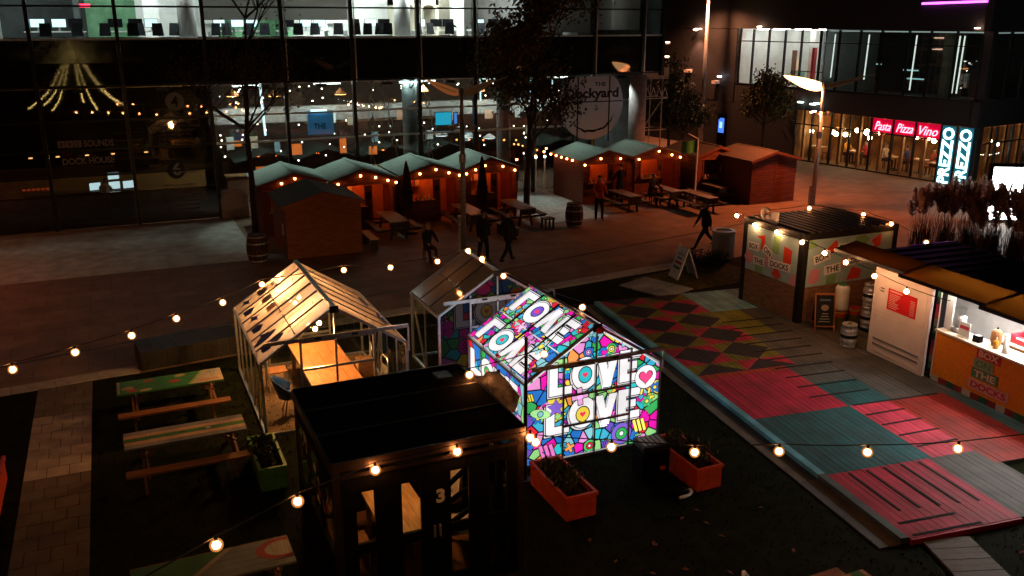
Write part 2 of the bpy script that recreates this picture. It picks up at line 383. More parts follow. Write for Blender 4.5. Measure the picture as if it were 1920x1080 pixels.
for k in range(nb):
    x0, x1 = k * bw + .004, (k + 1) * bw - .004
    cuts = [0, 2.16 + (k % 2) * 2.46, 7.05, 9.9 if k % 2 else 11.2, DL] if x0 < 3.3 else [1.65, 4.62, 7.05 + (k % 2) * 2.1, DL]
    for a, b in zip(cuts, cuts[1:]):
        mb = MB(); zt = .12 + rnd.random() * .004
        mb.box(x0, x1, a + .003, b - .003, .0, zt - .002, 0, (.05, .045, .04))
        br = rnd.uniform(.82, 1.08)
        for poly, c in regs:
            q = clip_half(clip_half(clip_half(clip_half(poly, 1, 0, x1), -1, 0, -x0), 0, 1, b - .003), 0, -1, -a - .003)
            if len(q) >= 3: mb.add([(p[0], p[1], zt) for p in q], [tuple(range(len(q)))], 0, tuple(v * br for v in c))
        mb.obj('deck_board', M_paint, deck)
M_strip = pm('anti_slip_strip', (.012, .012, .013), (.006, .006, .006), 60, .9, .6)
def strip(a, b): MB().bar((a[0], a[1], .127), (b[0], b[1], .127), .055, .006).obj('anti_slip_strip', M_strip, deck)
for i in range(5): strip((.42 + i * .38, 2.1), (.42 + i * .38, .75 - .03 * i))
strip((.12, .42), (1.25, .42)); strip((.1, .06), (1.45, .06))
for i in range(10): strip((1.75 + .08 * i, 5.25 + i * .56), (3.3 + .09 * i, 5.25 + i * .56))
for i in range(4): strip((2.35, 2.62 + i * .5), (3.35, 2.66 + i * .5))
strip((2.4, 4.62), (4.6, 4.62))
# cyan painted edging board and the lower step beside it
for a, b, c in ((2.2, 5.8, CYAN), (5.8, 9.4, CYAN), (9.4, DL, CYAN), (.02, 2.2, (.10, .14, .15))):
    mb = MB(); mb.box(-.16, -.012, a + .004, b - .004, .0, .135, 0, c); mb.obj('edging_board', M_paint, deck)
for r_ in range(2):
    for a, b in ((0, 2.2), (2.2, 5.8), (5.8, 9.4), (9.4, DL)):
        mb = MB(); x0 = -.56 + r_ * .2; mb.box(x0, x0 + .19, a + .004, b - .004, 0, .045 + .008 * r_, 0, (.17, .15, .13) if (r_ + (a > 1)) % 2 else (.10, .11, .12)); mb.obj('step_board', M_paint, deck)
mb = MB(); mb.box(.0, 2.2, -.045, -.004, .0, .118, 0, RED); mb.obj('front_fascia', M_paint, deck)
# boardwalk leading off the front of the deck and the one at its far end
def boardwalk(label, p, q, w, n, cols):
    o = link('board_path', None); o['kind'] = 'structure'; p = Vector(p); q = Vector(q); d = (q - p) / n; s_ = Vector((d.y, -d.x, 0)).normalized() * w / 2
    for i in range(n):
        a = p + d * (i + .03); b = p + d * (i + .97); c = rnd.choice(cols)
        mb = MB(); mb.slab([a - s_, a + s_, b + s_, b - s_], (0, 0, .05 + .004 * (i % 2)), 0, c); mb.obj('walk_board', M_paint, o)
boardwalk('', (11.45, 8.62, .01), (10.5, 5.9, .01), .82, 19, [(.20, .15, .12), (.17, .13, .10), (.15, .115, .09)])
boardwalk('', (15.25, 21.6, .01), (14.6, 23.35, .01), 1.35, 13, [(.36, .37, .37), (.30, .31, .32)])

# ================================================================== GLASS OFFICE BUILDING (its own axes = plaza axes, front at y=38.9)
FY = 38.9
M_mull = pm('dark_mullion', (.02, .021, .023), (.012, .012, .013), 9, .35, metal=.4)
M_rail = pm('pale_transom', (.55, .60, .62), (.42, .46, .48), 9, .35, metal=.3)
M_cream = pm('cream_interior', (.72, .66, .54), (.62, .56, .45), 2, .7)
M_wht = pm('white_interior', (.82, .84, .82), (.72, .74, .72), 2, .7)
M_gint = pm('green_interior', (.20, .42, .24), (.10, .24, .13), 2, .6)
M_dint = pm('dark_interior', (.05, .06, .06), (.03, .035, .035), 2, .7)
M_gry = pm('grey_blind', (.30, .29, .28), (.24, .23, .22), 2, .8, stretch=(30, 1, 1))
E_tube = em('office_light_tube', (.90, 1, .95), 5.5)
E_tube2 = em('office_light_panel', (.95, 1, .96), 8.)
OB = thing('office_building', 'dark glazed office building with a brightly lit upper floor across the plaza', 'building', (0, FY, 0))
MX = [-11.6, -8.55, -5.5, -2.45, .58, 3.78, 6.85, 9.78, 12.75, 15.42, 18.45, 21.6, 24.32]
for i, x in enumerate(MX):
    MB().box(x - .07, x + .07, -.16, .10, 0 if x < 24 else 5.4, 12).obj('mullion', M_mull, OB)
    if x > 6: MB().box(x + .13, x + .17, -.10, .0, 5.5, 11.9).obj('mullion_rod', M_alu, OB)
MB().box(25.42, 25.6, -.16, .1, 5.4, 12).obj('mullion', M_mull, OB)
rows = [(0.02, 3.13), (3.13, 4.25), (4.25, 5.52), (7.38, 8.55), (8.55, 10.6)]
low_clear = 3.9
for j, (z0, z1) in enumerate(rows):
    for a, b in zip(MX, MX[1:] + [25.5]):
        if j < 3 and b > 24: continue
        up = j >= 3
        gm = G_office if up else (G_mid if a > 3.7 else G_dark)
        if not up and a < 3.7 and j == 0:
            # frosted film below and above a clear strip
            for zz0, zz1, g2 in ((.02, 1.42, G_dark), (1.42, 2.12, G_mid), (2.12, 3.13, G_dark)):
                MB().box(a + .075, b - .075, -.012, .012, zz0 + .01, zz1 - .01).obj('glass_pane', g2, OB)
            continue
        MB().box(a + .075, b - .075, -.012, .012, z0 + .03, z1 - .03).obj('glass_pane', gm, OB)
for z, mt, x0, x1, d in ((3.13, M_rail, 3.85, 24.2, .14), (4.25, M_rail, 3.85, 24.2, .10), (3.13, M_mull, -11.6, 3.7, .08), (4.25, M_mull, -11.6, 3.7, .08), (5.56, M_mull, -11.6, 25.4, .12), (2.12, M_mull, -11.6, 3.7, .05), (7.34, M_rail, -11.6, 25.4, .10), (8.55, M_mull, -11.6, 25.4, .06), (10.64, M_mull, -11.6, 25.4, .1)):
    MB().box(x0, x1, -d, .03, z - .035, z + .035).obj('transom', mt, OB)
M_spanb = pm('blue_black_spandrel', (.012, .015, .02), (.009, .011, .015), 3, .1, spec=.6)
for a, b in zip(MX, MX[1:] + [25.45]):
    MB().box(a + .075, b - .075, -.03, .02, 5.62, 6.44).obj('spandrel_panel', G_span, OB)
    MB().box(a + .075, b - .075, -.05, .02, 6.46, 7.30).obj('spandrel_panel', M_spanb, OB)
    MB().box(a + .075, b - .075, -.03, .02, 10.7, 12).obj('spandrel_panel', G_span, OB)
# floors, ceilings, back walls, columns inside
MB().box(-12, 25.5, .15, 14, 6.5, 6.88).obj('upper_floor', M_concrete, OB)
MB().box(-12, 25.5, .15, 14, 10.6, 10.9).obj('upper_ceiling', M_wht, OB)
MB().box(-12, 24.3, .15, 14, 5.56, 5.7).obj('lower_ceiling', M_dint, OB)
MB().box(-12.2, -12, 0, 14, 0, 12).obj('side_wall', M_dint, OB); MB().box(25.5, 25.7, .05, 14, 5.5, 12).obj('side_wall', M_dint, OB)
MB().box(24.3, 24.45, .05, 14, 0, 5.5).obj('side_wall', M_dint, OB)
bk = [(-12, -5, M_dint), (-5, -.5, M_dint), (-.5, 1.6, M_gint), (1.6, 5.2, M_wht), (5.2, 8.6, M_gint), (8.6, 10.2, M_wht), (10.2, 15.6, M_wht), (15.6, 17.6, M_cream), (17.6, 22, M_gry), (22, 25.5, M_gry)]
for a, b, m in bk: MB().box(a, b, 7.4, 7.55, 7.3, 10.6).obj('partition', m, OB)
MB().box(-12, 25.5, 13.8, 14, 0, 12).obj('back_wall', M_dint, OB)
for a, b, y0, m in ((-.9, -.7, 3, M_dint), (5.6, 5.9, 4.5, M_gint), (7.9, 8.15, 4.2, M_gint), (18.6, 18.75, 1.4, M_gry)): MB().box(a, b, y0, 7.4, 7.3, 10.6).obj('partition', m, OB)
for x, y_, r_ in ((-3.75, 1.1, .34), (3.3, 1.2, .36), (12.45, 1.2, .36), (21.0, 1.3, .36)):
    MB().cyl((x, y_, 7.3), (x, y_, 10.6), r_, n=24).obj('column', M_wht, OB, True)
for a, b, y0 in ((1.75, 2.35, 3.0), (9.0, 9.7, 4.0), (15.9, 16.5, 4.)): MB().box(a, b, y0, y0 + .4, 7.3, 10.6).obj('column', M_wht, OB)
# arched pods seen behind the window left of the leafy tree
for k, x in enumerate((13.7, 14.75)):
    mb = MB(); mb.box(x - .5, x - .36, 4.2, 6, 7.3, 9.2).box(x + .36, x + .5, 4.2, 6, 7.3, 9.2).box(x - .5, x + .5, 4.2, 6, 8.75, 9.2)
    for s_ in (-1, 1): mb.slab([(x + s_ * .36, 4.2, 8.75), (x + s_ * .36, 4.2, 8.5), (x + s_ * .2, 4.2, 8.75)], (0, 1.8, 0))
    mb.obj('meeting_pod', M_cream, OB)
# half lowered blinds
for a, b in ((3.86, 6.77), (6.93, 9.70)): MB().box(a, b, .10, .12, 8.05, 10.5).obj('blind', polycarb('blind_cloth', (.42, .40, .38), .8), OB)
for a, b, z in ((21.75, 24.2, 7.6), (18.6, 21.4, 7.5)): MB().box(a, b, .10, .12, z, 10.5).obj('blind', polycarb('blind_cloth', (.42, .40, .38), .8), OB)
MB().box(22.9, 22.97, .5, .55, 7.6, 9.0).obj('light_tube', E_tube, OB)
# strip lights of the upper ceiling
for x in [-10 + 2.05 * k for k in range(18)]:
    for y_ in (1.1, 2.6, 4.2, 5.8): 
        if x > 17 and y_ != 1.1: continue
        if x < 0 and y_ in (2.6,): continue
        MB().box(x - .75, x + .75, y_ - .06, y_ + .06, 10.50, 10.58).obj('strip_light', E_tube, OB)
for x in (10.4, 11.6, 13.6, 15.0): MB().box(x - .5, x + .5, 3.2, 3.8, 10.42, 10.5).obj('strip_light', E_tube2, OB)
mb = MB(); mb.box(-.65, -.25, 3.2, 3.25, 8.55, 8.68); mb.obj('exit_sign', em('red_sign', (1, .02, .08), 5), OB)
MB().box(-2.3, .5, 4.6, 4.65, 8.95, 9.02).obj('light_tube', E_tube2, OB)
for a, b in ((4.3, 5.3), (10.2, 11.3)): MB().box(a, b, 6.9, 6.98, 7.9, 8.75).obj('projection_screen', M_wht, OB)

for x in (-7, -3, 0, 3, 5.5, 8, 11, 13.5, 15): lampo('added_office_fill', 'AREA', (x, FY + .8, 10.2), 300 if x > 9 else 120, (.96, 1, .97), rad=1.2, rot=(R(62), 0, 0))  # added area lights brighten the back walls without spilling outside
ORD = ('first', 'second', 'third', 'fourth', 'fifth', 'sixth', 'seventh', 'eighth', 'ninth', 'tenth', 'eleventh', 'twelfth', 'thirteenth', 'fourteenth', 'fifteenth', 'sixteenth', 'seventeenth', 'eighteenth', 'nineteenth', 'twentieth', 'twenty first', 'twenty second', 'twenty third', 'twenty fourth', 'twenty fifth', 'twenty sixth')
# office furniture: desks, chairs, screens (all stand on the upper floor)
M_chair = pm('chair_fabric', (.035, .04, .045), (.02, .022, .026), 12, .9)
def office_chair(loc):
    t = thing('office_chair', 'dark office chair at the lit upper window, leftmost of all', 'chair', loc, group='office chairs on the lit upper floor')
    MB().box(-.24, .24, -.22, .22, .42, .5).obj('seat', M_chair, t); MB().slab([(-.22, -.25, .56), (.22, -.25, .56), (.19, -.31, 1.05), (-.19, -.31, 1.05)], (0, .05, 0)).obj('backrest', M_chair, t)
    mb = MB().cyl((0, 0, .06), (0, 0, .42), .03, n=6)
    for k in range(5): mb.bar((0, 0, .07), (.3 * math.cos(k * 1.257), .3 * math.sin(k * 1.257), .04), .04, .03)
    mb.obj('base', M_blackm, t); return t
oc = office_chair((-1.9, FY + .85, 6.88)); rc = random.Random(5)
cx = [-.9, .1, 1.2, 1.6, 2.2, 2.6, 4.2, 4.9, 5.6, 6.3, 7.3, 7.7, 8.2, 8.7, 9.4, 10.2, 10.6, 11.1, 11.6, 13.3, 13.9, 14.6, 16, 17, 18]
for k, x in enumerate(cx): dup(oc, 'dark office chair at the lit upper window, %s from the left' % ORD[k + 1], (x, FY + .75 + rc.random() * .35, 6.88), rc.uniform(-.7, .7) + (math.pi if rc.random() < .3 else 0))
def desk(loc, w, k):
    t = thing('office_desk', 'white office desk at the lit upper window, %s from the left' % ORD[k], 'desk', loc, group='office desks on the lit upper floor')
    MB().box(-w / 2, w / 2, -.35, .35, .70, .74).obj('tabletop', M_wht, t)
    for sx in (-1, 1): MB().box(sx * (w / 2 - .08) - .02, sx * (w / 2 - .08) + .02, -.3, .3, 0, .70).obj('leg', M_alu, t)
    return t
def monitor(loc, rz, lit, k):
    t = thing('monitor', '%s computer monitor on an upper floor desk, %s from the left' % ('lit' if lit else 'dark', ORD[k]), 'monitor', loc, rz, 'computer monitors on the lit upper floor')
    MB().box(-.27, .27, -.015, .015, .14, .48).obj('casing', M_black, t); MB().box(-.25, .25, -.022, -.017, .16, .46).obj('screen', em('office_screen', (.55, .85, .95), 1.2) if lit else M_black, t)
    MB().box(-.03, .03, -.02, .02, .01, .14).box(-.12, .12, -.09, .09, 0, .012).obj('stand', M_alu, t)
for k, x in enumerate((-1.6, 1.2, 5.2, 8.1, 11, 14.1, 17)):
    desk((x, FY + 1.75, 6.88), 2.2, k)
    for i_, q in enumerate((-.6, .15, .75)): monitor((x + q, FY + 1.7 + .1 * rc.random(), 7.62), rc.uniform(-.4, .4) + (math.pi if rc.random() < .5 else 0), rc.random() < .5, k * 3 + i_)

# printed film on the glass: station logos and names, chains, sign disc
M_film = colmat('window_film', .5, 0, .1)
def film(name, fn, label=None):
    mb = MB(); fn(mb); return mb.obj(name, M_film, OB, label=label)
fo = lambda z=-.02: (Vector((0, z, 0)), Vector((1, 0, 0)), Vector((0, 0, 1)))
FG = (.30, .28, .29)
def dk(mb, s, x, z, w, h, c=FG, off=.02, lay=-.022):
    o, u, v = fo(lay); put(mb, text_fit(s, x, z, w, h, off), o, u, v, 0, c)
def ring_text(mb):
    o, u, v = fo(-.018); put(mb, [circ(2.42, 4.9, .36, 28)], o, u, v, 0, (.26, .25, .25)); dk(mb, '4', 2.27, 4.68, .28, .44, (.02, .02, .02))
film('station_logo', ring_text, 'round pale disc with a dark 4')
def sounds(mb):
    o, u, v = fo(-.018)
    for k in range(3):
        put(mb, [rect(-2.02 + k * .29, 3.27, .26, .26)], o, u, v, 0, (.34, .27, .28)); dk(mb, 'BBC'[k], -1.95 + k * .29, 3.32, .12, .16, (.03, .02, .02))
    dk(mb, 'SOUNDS', -1.1, 3.27, 1.08, .25, (.34, .29, .30))
film('lettering', sounds); film('lettering', lambda mb: dk(mb, 'DOCK HOUSE', -1.93, 2.60, 1.86, .25, (.36, .30, .30)))
def six(mb):
    o, u, v = fo(-.018); put(mb, [circ(2.2, 2.15, .36, 28)], o, u, v, 0, (.05, .05, .05)); put(mb, [circ(2.2, 2.15, .33, 28)], o, u, v + Vector((0, 0, 0)), 0, (.035, .035, .04), t=.001)
    dk(mb, '6', 2.06, 1.92, .33, .52, (.42, .40, .42), .03); dk(mb, 'music', 2.42, 1.98, .55, .18, (.42, .40, .40))
    dk(mb, 'RADIO', 1.2, 2.3, .48, .12, (.22, .2, .2))
film('station_logo', six, 'dark disc with a pale 6 and the word music')
def lines(mb):
    rr = random.Random(4); o, u, v = fo(-.018)
    for zc, n_ in ((3.9, 6), (1.5, 7)):
        for k in range(n_):
            x = 1.55 + rr.random() * .2; z = zc - k * .17
            while x < 2.9:
                w = rr.uniform(.08, .3); put(mb, [rect(x, z, w, .05)], o, u, v, 0, (.10, .09, .10)); x += w + .05
film('small_print', lines)['kind'] = 'stuff'
def chain(x0, z0, x1, z1, seed):
    n_ = int(abs(z1 - z0) / .42); rr = random.Random(seed)
    for k in range(n_ + 1):
        t = k / max(1, n_); x = x0 + (x1 - x0) * t + rr.uniform(-.03, .03); z = z0 + (z1 - z0) * t; a = rr.uniform(-.35, .35)
        w, h = (.11, .25) if k % 2 == 0 else (.045, .22)
        P = circ(x, z, w, 16, h, a); Q = circ(x, z, w * .55, 16, h * .72, a)
        o, u, v = fo(-.02); mb = MB()
        for i in range(16): j = (i + 1) % 16; put(mb, [[P[i], P[j], Q[j], Q[i]]], o, u, v, 0, (.42, .43, .42))
        mb.obj('printed_chain_link', M_film, OB)
for q in ((10.6, 5.4, 10.5, 2.0), (11.1, 5.4, 11.7, 1.9), (12.4, 5.35, 12.75, 3.3), (12.9, 5.4, 13.5, 3.2), (13.0, 3.0, 13.4, 1.2)): chain(*q, int(q[0] * 7))
def disc(mb):
    o, u, v = fo(-.2); cx_, cz, r_ = 21.48, 4.18, 1.76; P = circ(cx_, cz, r_, 48)
    P = clip_half(P, 0, 1, 5.45)
    put(mb, [P], o, u, v, 0, (.66, .60, .68)); put(mb, [P], o, u, v, 0, (.5, .46, .52), t=-.04)
    for i in range(len(P)):
        a, b = P[i], P[(i + 1) % len(P)]; mb.add([o + u * a[0] + v * a[1], o + u * b[0] + v * b[1], o + u * b[0] + v * b[1] + Vector((0, .04, 0)), o + u * a[0] + v * a[1] + Vector((0, .04, 0))], [(0, 1, 2, 3)], 0, (.6, .55, .6))
    dk(mb, 'THE', 21.62, 4.98, .62, .19, (.015, .015, .02), .03, -.204); dk(mb, 'Dockyard', 20.02, 4.28, 2.95, .62, (.015, .015, .02), .035, -.204)
    rr = random.Random(2)
    for k in range(26):
        t = math.pi * (1.22 + .62 * k / 25); rr_ = 1.36 + rr.uniform(-.05, .05); w = .03 + .07 * math.sin(math.pi * k / 25) * rr.uniform(.5, 1.3)
        put(mb, [rect(cx_ + rr_ * math.cos(t) - .09, cz + rr_ * math.sin(t) - w / 2, .2, w, t + math.pi / 2)], o, u, v, 0, (.015, .015, .02), t=.004)
    for k in range(20):
        t = math.pi * (.62 + .5 * k / 19); put(mb, [rect(cx_ + 1.64 * math.cos(t) - .1, cz + 1.64 * math.sin(t) - .018, .2, .036, t + math.pi / 2)], o, u, v, 0, (.015, .015, .02), t=.004)
film('sign_disc', disc, 'big pale disc lettered The Dockyard')
for x in (20.7, 22.45): MB().box(x - .03, x + .03, -.235, -.21, 2.3, 5.45).obj('sign_bar', M_mull, OB)
MB().box(19.8, 23.2, -.24, -.212, 4.22, 4.27).obj('sign_bar', M_mull, OB)
MB().box(21.55, 21.62, -.18, -.1, .05, 2.5).obj('sign_post', pm('yellow_post', (.45, .42, .03), (.35, .3, .02), 5, .5), OB)
MB().cyl((23.65, -.9, 0), (23.65, -.9, 5.5), .42, n=28).obj('round_column', pm('round_column_paint', (.42, .33, .34), (.3, .24, .25), 4, .6, .1), OB, True)

for x, wt in ((-4.0, 20), (-1.0, 30), (2.0, 45), (5.3, 300), (8.3, 300), (11.2, 300), (14.1, 320), (17.0, 520), (20.2, 240), (23.0, 160)):  # added fixtures and spots brighten the hut roofs and the ground
    f_ = MB().box(x - .22, x + .22, -.42, -.2, 5.36, 5.46).box(x - .03, x + .03, -.21, -.16, 5.4, 5.5).obj('added_floodlight', M_mull, OB)
    lampo('added_roof_light', 'SPOT', (x, FY - .5, 5.34), wt, (.78, 1, .90), rad=.12, rot=(R(-27), 0, 0), spot=R(58))
# ground floor bar and reception seen through the glass
MB().box(3.9, 24.2, 3.2, 3.9, 3.55, 4.2).obj('mezzanine_edge', M_concrete, OB)
for x in (5.5, 9, 13.5, 17, 20.5): MB().box(x - .6, x + .6, 1.6, 1.66, 5.3, 5.36).obj('strip_light', em('added_mezzanine_strip', (.9, 1, .9), 9.), OB); lampo('added_mezzanine_fill', 'AREA', (x, FY + 1.9, 5.2), 150, (.95, 1, .9), rad=.6, rot=(R(50), 0, 0))  # added strips and area lights brighten the mezzanine edge
mb = MB(); rq = random.Random(14)      # white splash graphic on the glass left of the blue banner
for k in range(26): a = rq.uniform(0, 6.28); r_ = rq.uniform(0, .55); put(mb, [circ(7.15 + r_ * .7 * math.cos(a) + .2 * r_, 4.75 + r_ * 1.1 * math.sin(a), rq.uniform(.05, .17), 9, rq.uniform(.03, .12), a)], (0, -.02, 0), (1, 0, 0), (0, 0, 1), 0, (.55, .62, .62), t=.0004 * k)
mb.obj('splash_graphic', M_film, OB, kind='stuff')
MB().box(3.9, 24.2, 8.6, 8.8, 0, 5.5).obj('bar_back_wall', pm('bar_wall', (.10, .055, .035), (.05, .03, .02), 2, .7), OB)
MB().cyl((12.55, .75, 0), (12.55, .75, 5.5), .36, n=24).obj('column', M_wht, OB, True)
MB().cyl((17.4, 1.2, 0), (17.4, 1.2, 5.5), .34, n=24).obj('column', M_concrete, OB, True)
MB().cyl((6.1, 1.4, 3.2), (6.0, 1.2, 5.5), .05, n=8).obj('light_tube', em('cool_tube', (.7, .95, 1), 3), OB)
MB().box(12.0, 13.0, .35, .5, 5.35, 5.42).obj('strip_light', em('column_wash', (.75, 1, .95), 16.), OB)
for x in (19.9, 18.7, 16.1): MB().box(x - .03, x + .03, .9, .95, 4.4, 5.4).obj('light_tube', em('cool_tube', (.7, .95, 1), 3), OB)
MB().box(7.95, 9.1, 1.2, 1.3, 3.15, 4.2).obj('backlit_banner', em('blue_banner', (.06, .22, .42), .55), OB)
mb = MB(); put(mb, text_fit('THE', 8.2, 3.4, .55, .24, .02), (0, 1.19, 0), (1, 0, 0), (0, 0, 1), 0, (.01, .02, .05)); mb.obj('lettering', M_film, OB)
MB().box(8.1, 8.8, 1.1, 1.18, 4.15, 4.25).obj('strip_light', em('cyan_lamp', (.5, .95, 1), 8), OB)
for x0, x1, z0, z1, y_, c in ((13.95, 14.75, 3.3, 3.88, 1.3, (.02, .5, .75)), (15.0, 15.15, 3.3, 3.8, 1.6, (.1, .3, .9))):
    MB().box(x0 - .03, x1 + .03, y_ + .01, y_ + .06, z0 - .03, z1 + .03).obj('screen_casing', M_black, OB); MB().box(x0, x1, y_, y_ + .008, z0, z1).obj('television_screen', em('tv_%d' % int(x0), c, 1.6), OB)
rb = random.Random(11)
lampE = em('bar_pendant_glow', (1, .42, .12), 16.); sparkE = em('bar_sparkle_glow', (1, .82, .6), 22.); whiteE = em('bar_white_glow', (.9, 1, 1), 9.)
for x, z, y_ in ((4.9, 4.9, 2), (6.8, 4.8, 2.5), (9.9, 4.75, 3), (13.6, 4.85, 2), (16.9, 4.7, 3), (18.8, 4.75, 3), (10.6, 3.6, 4)):
    mb = MB(); mb.lathe([(.02, .3), (.1, .22), (.3, .02), (.3, 0)], (x, y_, z), 14); mb.obj('pendant_shade', pm('copper_shade', (.5, .2, .08), (.35, .13, .05), 6, .4, metal=.6), OB); MB().cyl((x, y_, z - .02), (x, y_, z), .26, n=14).obj('pendant_lamp', lampE, OB)
for k in range(14):
    x = 4.6 + k * 1.15 + rb.uniform(-.3, .3); z = rb.choice((3.35, 3.5, 2.3, 2.5)); w_ = rb.uniform(.2, .45)
    MB().box(x, x + w_, 2.6, 2.66, z, z + rb.uniform(.3, .6)).obj('added_glow_panel', em('poster_%d' % (k % 4), [(.55, .6, .55), (.5, .42, .3), (.25, .4, .45), (.5, .3, .2)][k % 4], .55), OB)  # added glowing panels imitate a band of cool lights
for k in range(84):
    x = rb.uniform(4, 20.5); z = rb.choice([4.65, 4.8, 4.95, 5.1, 3.05, 2.8, 2.5, 3.4, 2.2]) + rb.uniform(-.08, .08)
    MB().ball((x, rb.uniform(.6, 5), z), .035, 6, 4).obj('sparkle_lamp', sparkE if rb.random() < .75 else whiteE, OB)
for x, z in ((14.4, 2.75), (15.3, 2.95), (15.9, 2.6), (16.9, 2.5)): MB().lathe([(.05, .2), (.32, .04), (.32, 0)], (x, 1.8, z), 14).obj('pendant_shade', M_wht, OB); MB().cyl((15.9 if z == 2.6 else x, 1.8, z - .015), (15.9 if z == 2.6 else x, 1.8, z - .003), .28, n=14).obj('pendant_lamp', whiteE, OB)
for k, (x, z, w, h) in enumerate(((7.7, 2.3, .5, .5), (9.9, 2.35, .3, .7), (11.35, 2.05, .38, .4), (13.2, 2.2, .35, .6), (13.35, 1.5, .3, .35), (5.0, 2.7, .5, .25), (6.0, 1.4, .4, .4))):
    MB().box(x - w / 2, x + w / 2, 3.0, 3.05, z - h / 2, z + h / 2).obj('backlit_panel', em('amber_panel', (1, .2, .03), .9), OB)
for x0, x1 in ((4.6, 8.3), (9.2, 12), (13.2, 16.4)):
    t = thing('bar_counter', 'bar counter inside the ground floor, %s' % ('below the blue banner' if x0 < 5 else 'between the chains printed on the glass' if x0 < 10 else 'below the cyan television'), 'counter', (0, FY + 4, 0))
    MB().box(x0, x1, 0, .6, 0, 1.05).obj('front', M_wood2, t); MB().box(x0 - .05, x1 + .05, -.08, .65, 1.055, 1.10).obj('worktop', M_pale, t)
mb = MB()
for k in range(60):
    x = rb.uniform(9.3, 16.3); z = rb.choice((2.9, 3.2)); mb.cyl((x, 8.45, z), (x, 8.45, z + .22), .03, .015, 6, 0, rb.choice([(.4, .2, .05), (.1, .25, .1), (.5, .45, .4), (.35, .05, .05)]))
mb.obj('bottle', M_print, OB, kind='stuff')
MB().box(9.2, 16.4, 8.4, 8.6, 2.86, 2.9).obj('shelf', M_pale, OB)
# reception behind the dark bays on the left
MB().box(-11.8, 3.7, 4.5, 4.6, 0, 5.5).obj('reception_back_wall', pm('mustard_wall', (.30, .17, .05), (.2, .11, .03), 2, .7), OB)
for x in (-3.2, -2.2, -1.1, -.1, 1.2): MB().box(x - .07, x + .07, 2.2, 2.34, 2.62, 2.66).obj('strip_light', em('reception_tube', (1, .55, .18), 34.), OB)
t = thing('reception_desk', 'long dark reception desk behind the clear strip of the left bays', 'desk', (-1.6, FY + 1.9, 0))
MB().box(-2, 2, 0, .6, 0, 1.12).obj('front', M_dint, t); MB().box(-2.05, 2.05, -.05, .7, 1.125, 1.16).obj('worktop', M_dark, t)
for k, (x, z) in enumerate(((-.95, 1.17), (-.2, 1.17), (.35, 1.17), (-.2, 1.58))):
    t = thing('monitor', ('white lit reception monitor left of the seated worker', 'white lit reception monitor right of the worker, on the desk', 'bluish reception monitor at the right end of the desk', 'white lit screen fixed above the reception monitors')[k], 'monitor', (x, FY + 2.1, z), .25)
    MB().box(-.24, .24, .012, .04, .0, .34).obj('casing', M_black, t); MB().box(-.22, .22, 0, .01, .02, .32).obj('screen', em('reception_screen', (.75, .97, 1), 1.6), t)
for k in range(7): MB().box(-3.6 + k * .17, -3.5 + k * .17, 1.5, 1.55, 1.43, 1.5).obj('red_tag', em('red_tags', (.9, .08, .02), .5), OB)
# tall pale poster box at the foot of the glass beside the first hut
t = thing('poster_board', 'pale round topped board leaning on the glass left of the first hut', 'board', (4.35, FY - .35, 0))
mb = MB(); P = [(-.55, 0), (.55, 0), (.55, .75)] + [(.55 * math.cos(a), .75 + .55 * math.sin(a)) for a in [math.pi * k / 10 for k in range(1, 10)]] + [(-.55, .75)]
mb.slab([(p[0], 0, p[1]) for p in P], (0, .06, 0)); mb.obj('panel', pm('pale_board', (.36, .30, .31), (.28, .23, .24), 5, .7), t)
MB().box(-.4, .4, .08, .3, 0, .08).obj('foot', M_blackm, t)

# ================================================================== RESTAURANT BUILDING on the right (local x along its front, local y into it)
RB = thing('restaurant_building', 'dark two storey building with a lit white room upstairs and a warm restaurant below', 'building', (37.39, 42.19, 0), R(-82.1))
def rb_pt(s, y, z): a = R(-82.1); return (37.39 + s * math.cos(a) - y * math.sin(a), 42.19 + s * math.sin(a) + y * math.cos(a), z)
M_clad = pm('dark_cladding', (.030, .028, .030), (.018, .017, .018), 3, .6, .1, stretch=(1, 1, 8))
MB().box(-14, 11.2, .0, .3, 7.56, 13).box(-14, -5.3, 0, .3, 3.0, 7.53).box(-14, -.1, 0, .3, 0, 2.97).box(-5.2, 11.2, 0, .3, 2.98, 4.22).obj('wall', M_clad, RB)
MB().box(11.0, 24, -.05, .3, 7.56, 13).box(11.0, 24, -.05, .3, 2.98, 4.22).obj('wall', M_clad, RB).matrix_local = Matrix.Translation((11.3, 0, 0)) @ Matrix.Rotation(R(90), 4, 'Z') @ Matrix.Translation((-11.3, 0, 0))
MB().box(10.95, 11.35, -.02, .38, 0, 13).obj('corner_pier', M_clad, RB)
MB().box(-14, 11.3, .35, 14, 13, 13.3).obj('roof', M_clad, RB)
MB().box(-14, 11.0, .32, 13.5, 3.3, 4.0).obj('upper_floor', M_concrete, RB)
MB().box(-14, 11.0, .32, 13.5, 7.6, 7.8).obj('upper_ceiling', M_wht, RB)
MB().box(-14, 11.2, 13.5, 13.8, 0, 13).obj('back_wall', M_dint, RB)
US = [-5.2, -3.93, -2.66, -1.4, -.16, 1.2, 2.48, 3.86, 5.22, 6.83, 8.08, 9.5, 10.9]
for a in US: MB().box(a - .035, a + .035, -.03, .12, 4.24, 7.54).obj('mullion', M_mull, RB)
for a, b in zip(US, US[1:]):
    MB().box(a + .04, b - .04, .03, .05, 4.28, 6.78).obj('glass_pane', G_office if a < 1 else G_mid, RB); MB().box(a + .04, b - .04, .03, .05, 6.86, 7.50).obj('glass_pane', G_office if a < 1 else G_mid, RB)
MB().box(-5.2, 10.9, -.02, .1, 6.79, 6.85).obj('transom', M_mull, RB); MB().box(-5.25, 10.95, -.04, .14, 4.2, 4.26).obj('sill', M_mull, RB)
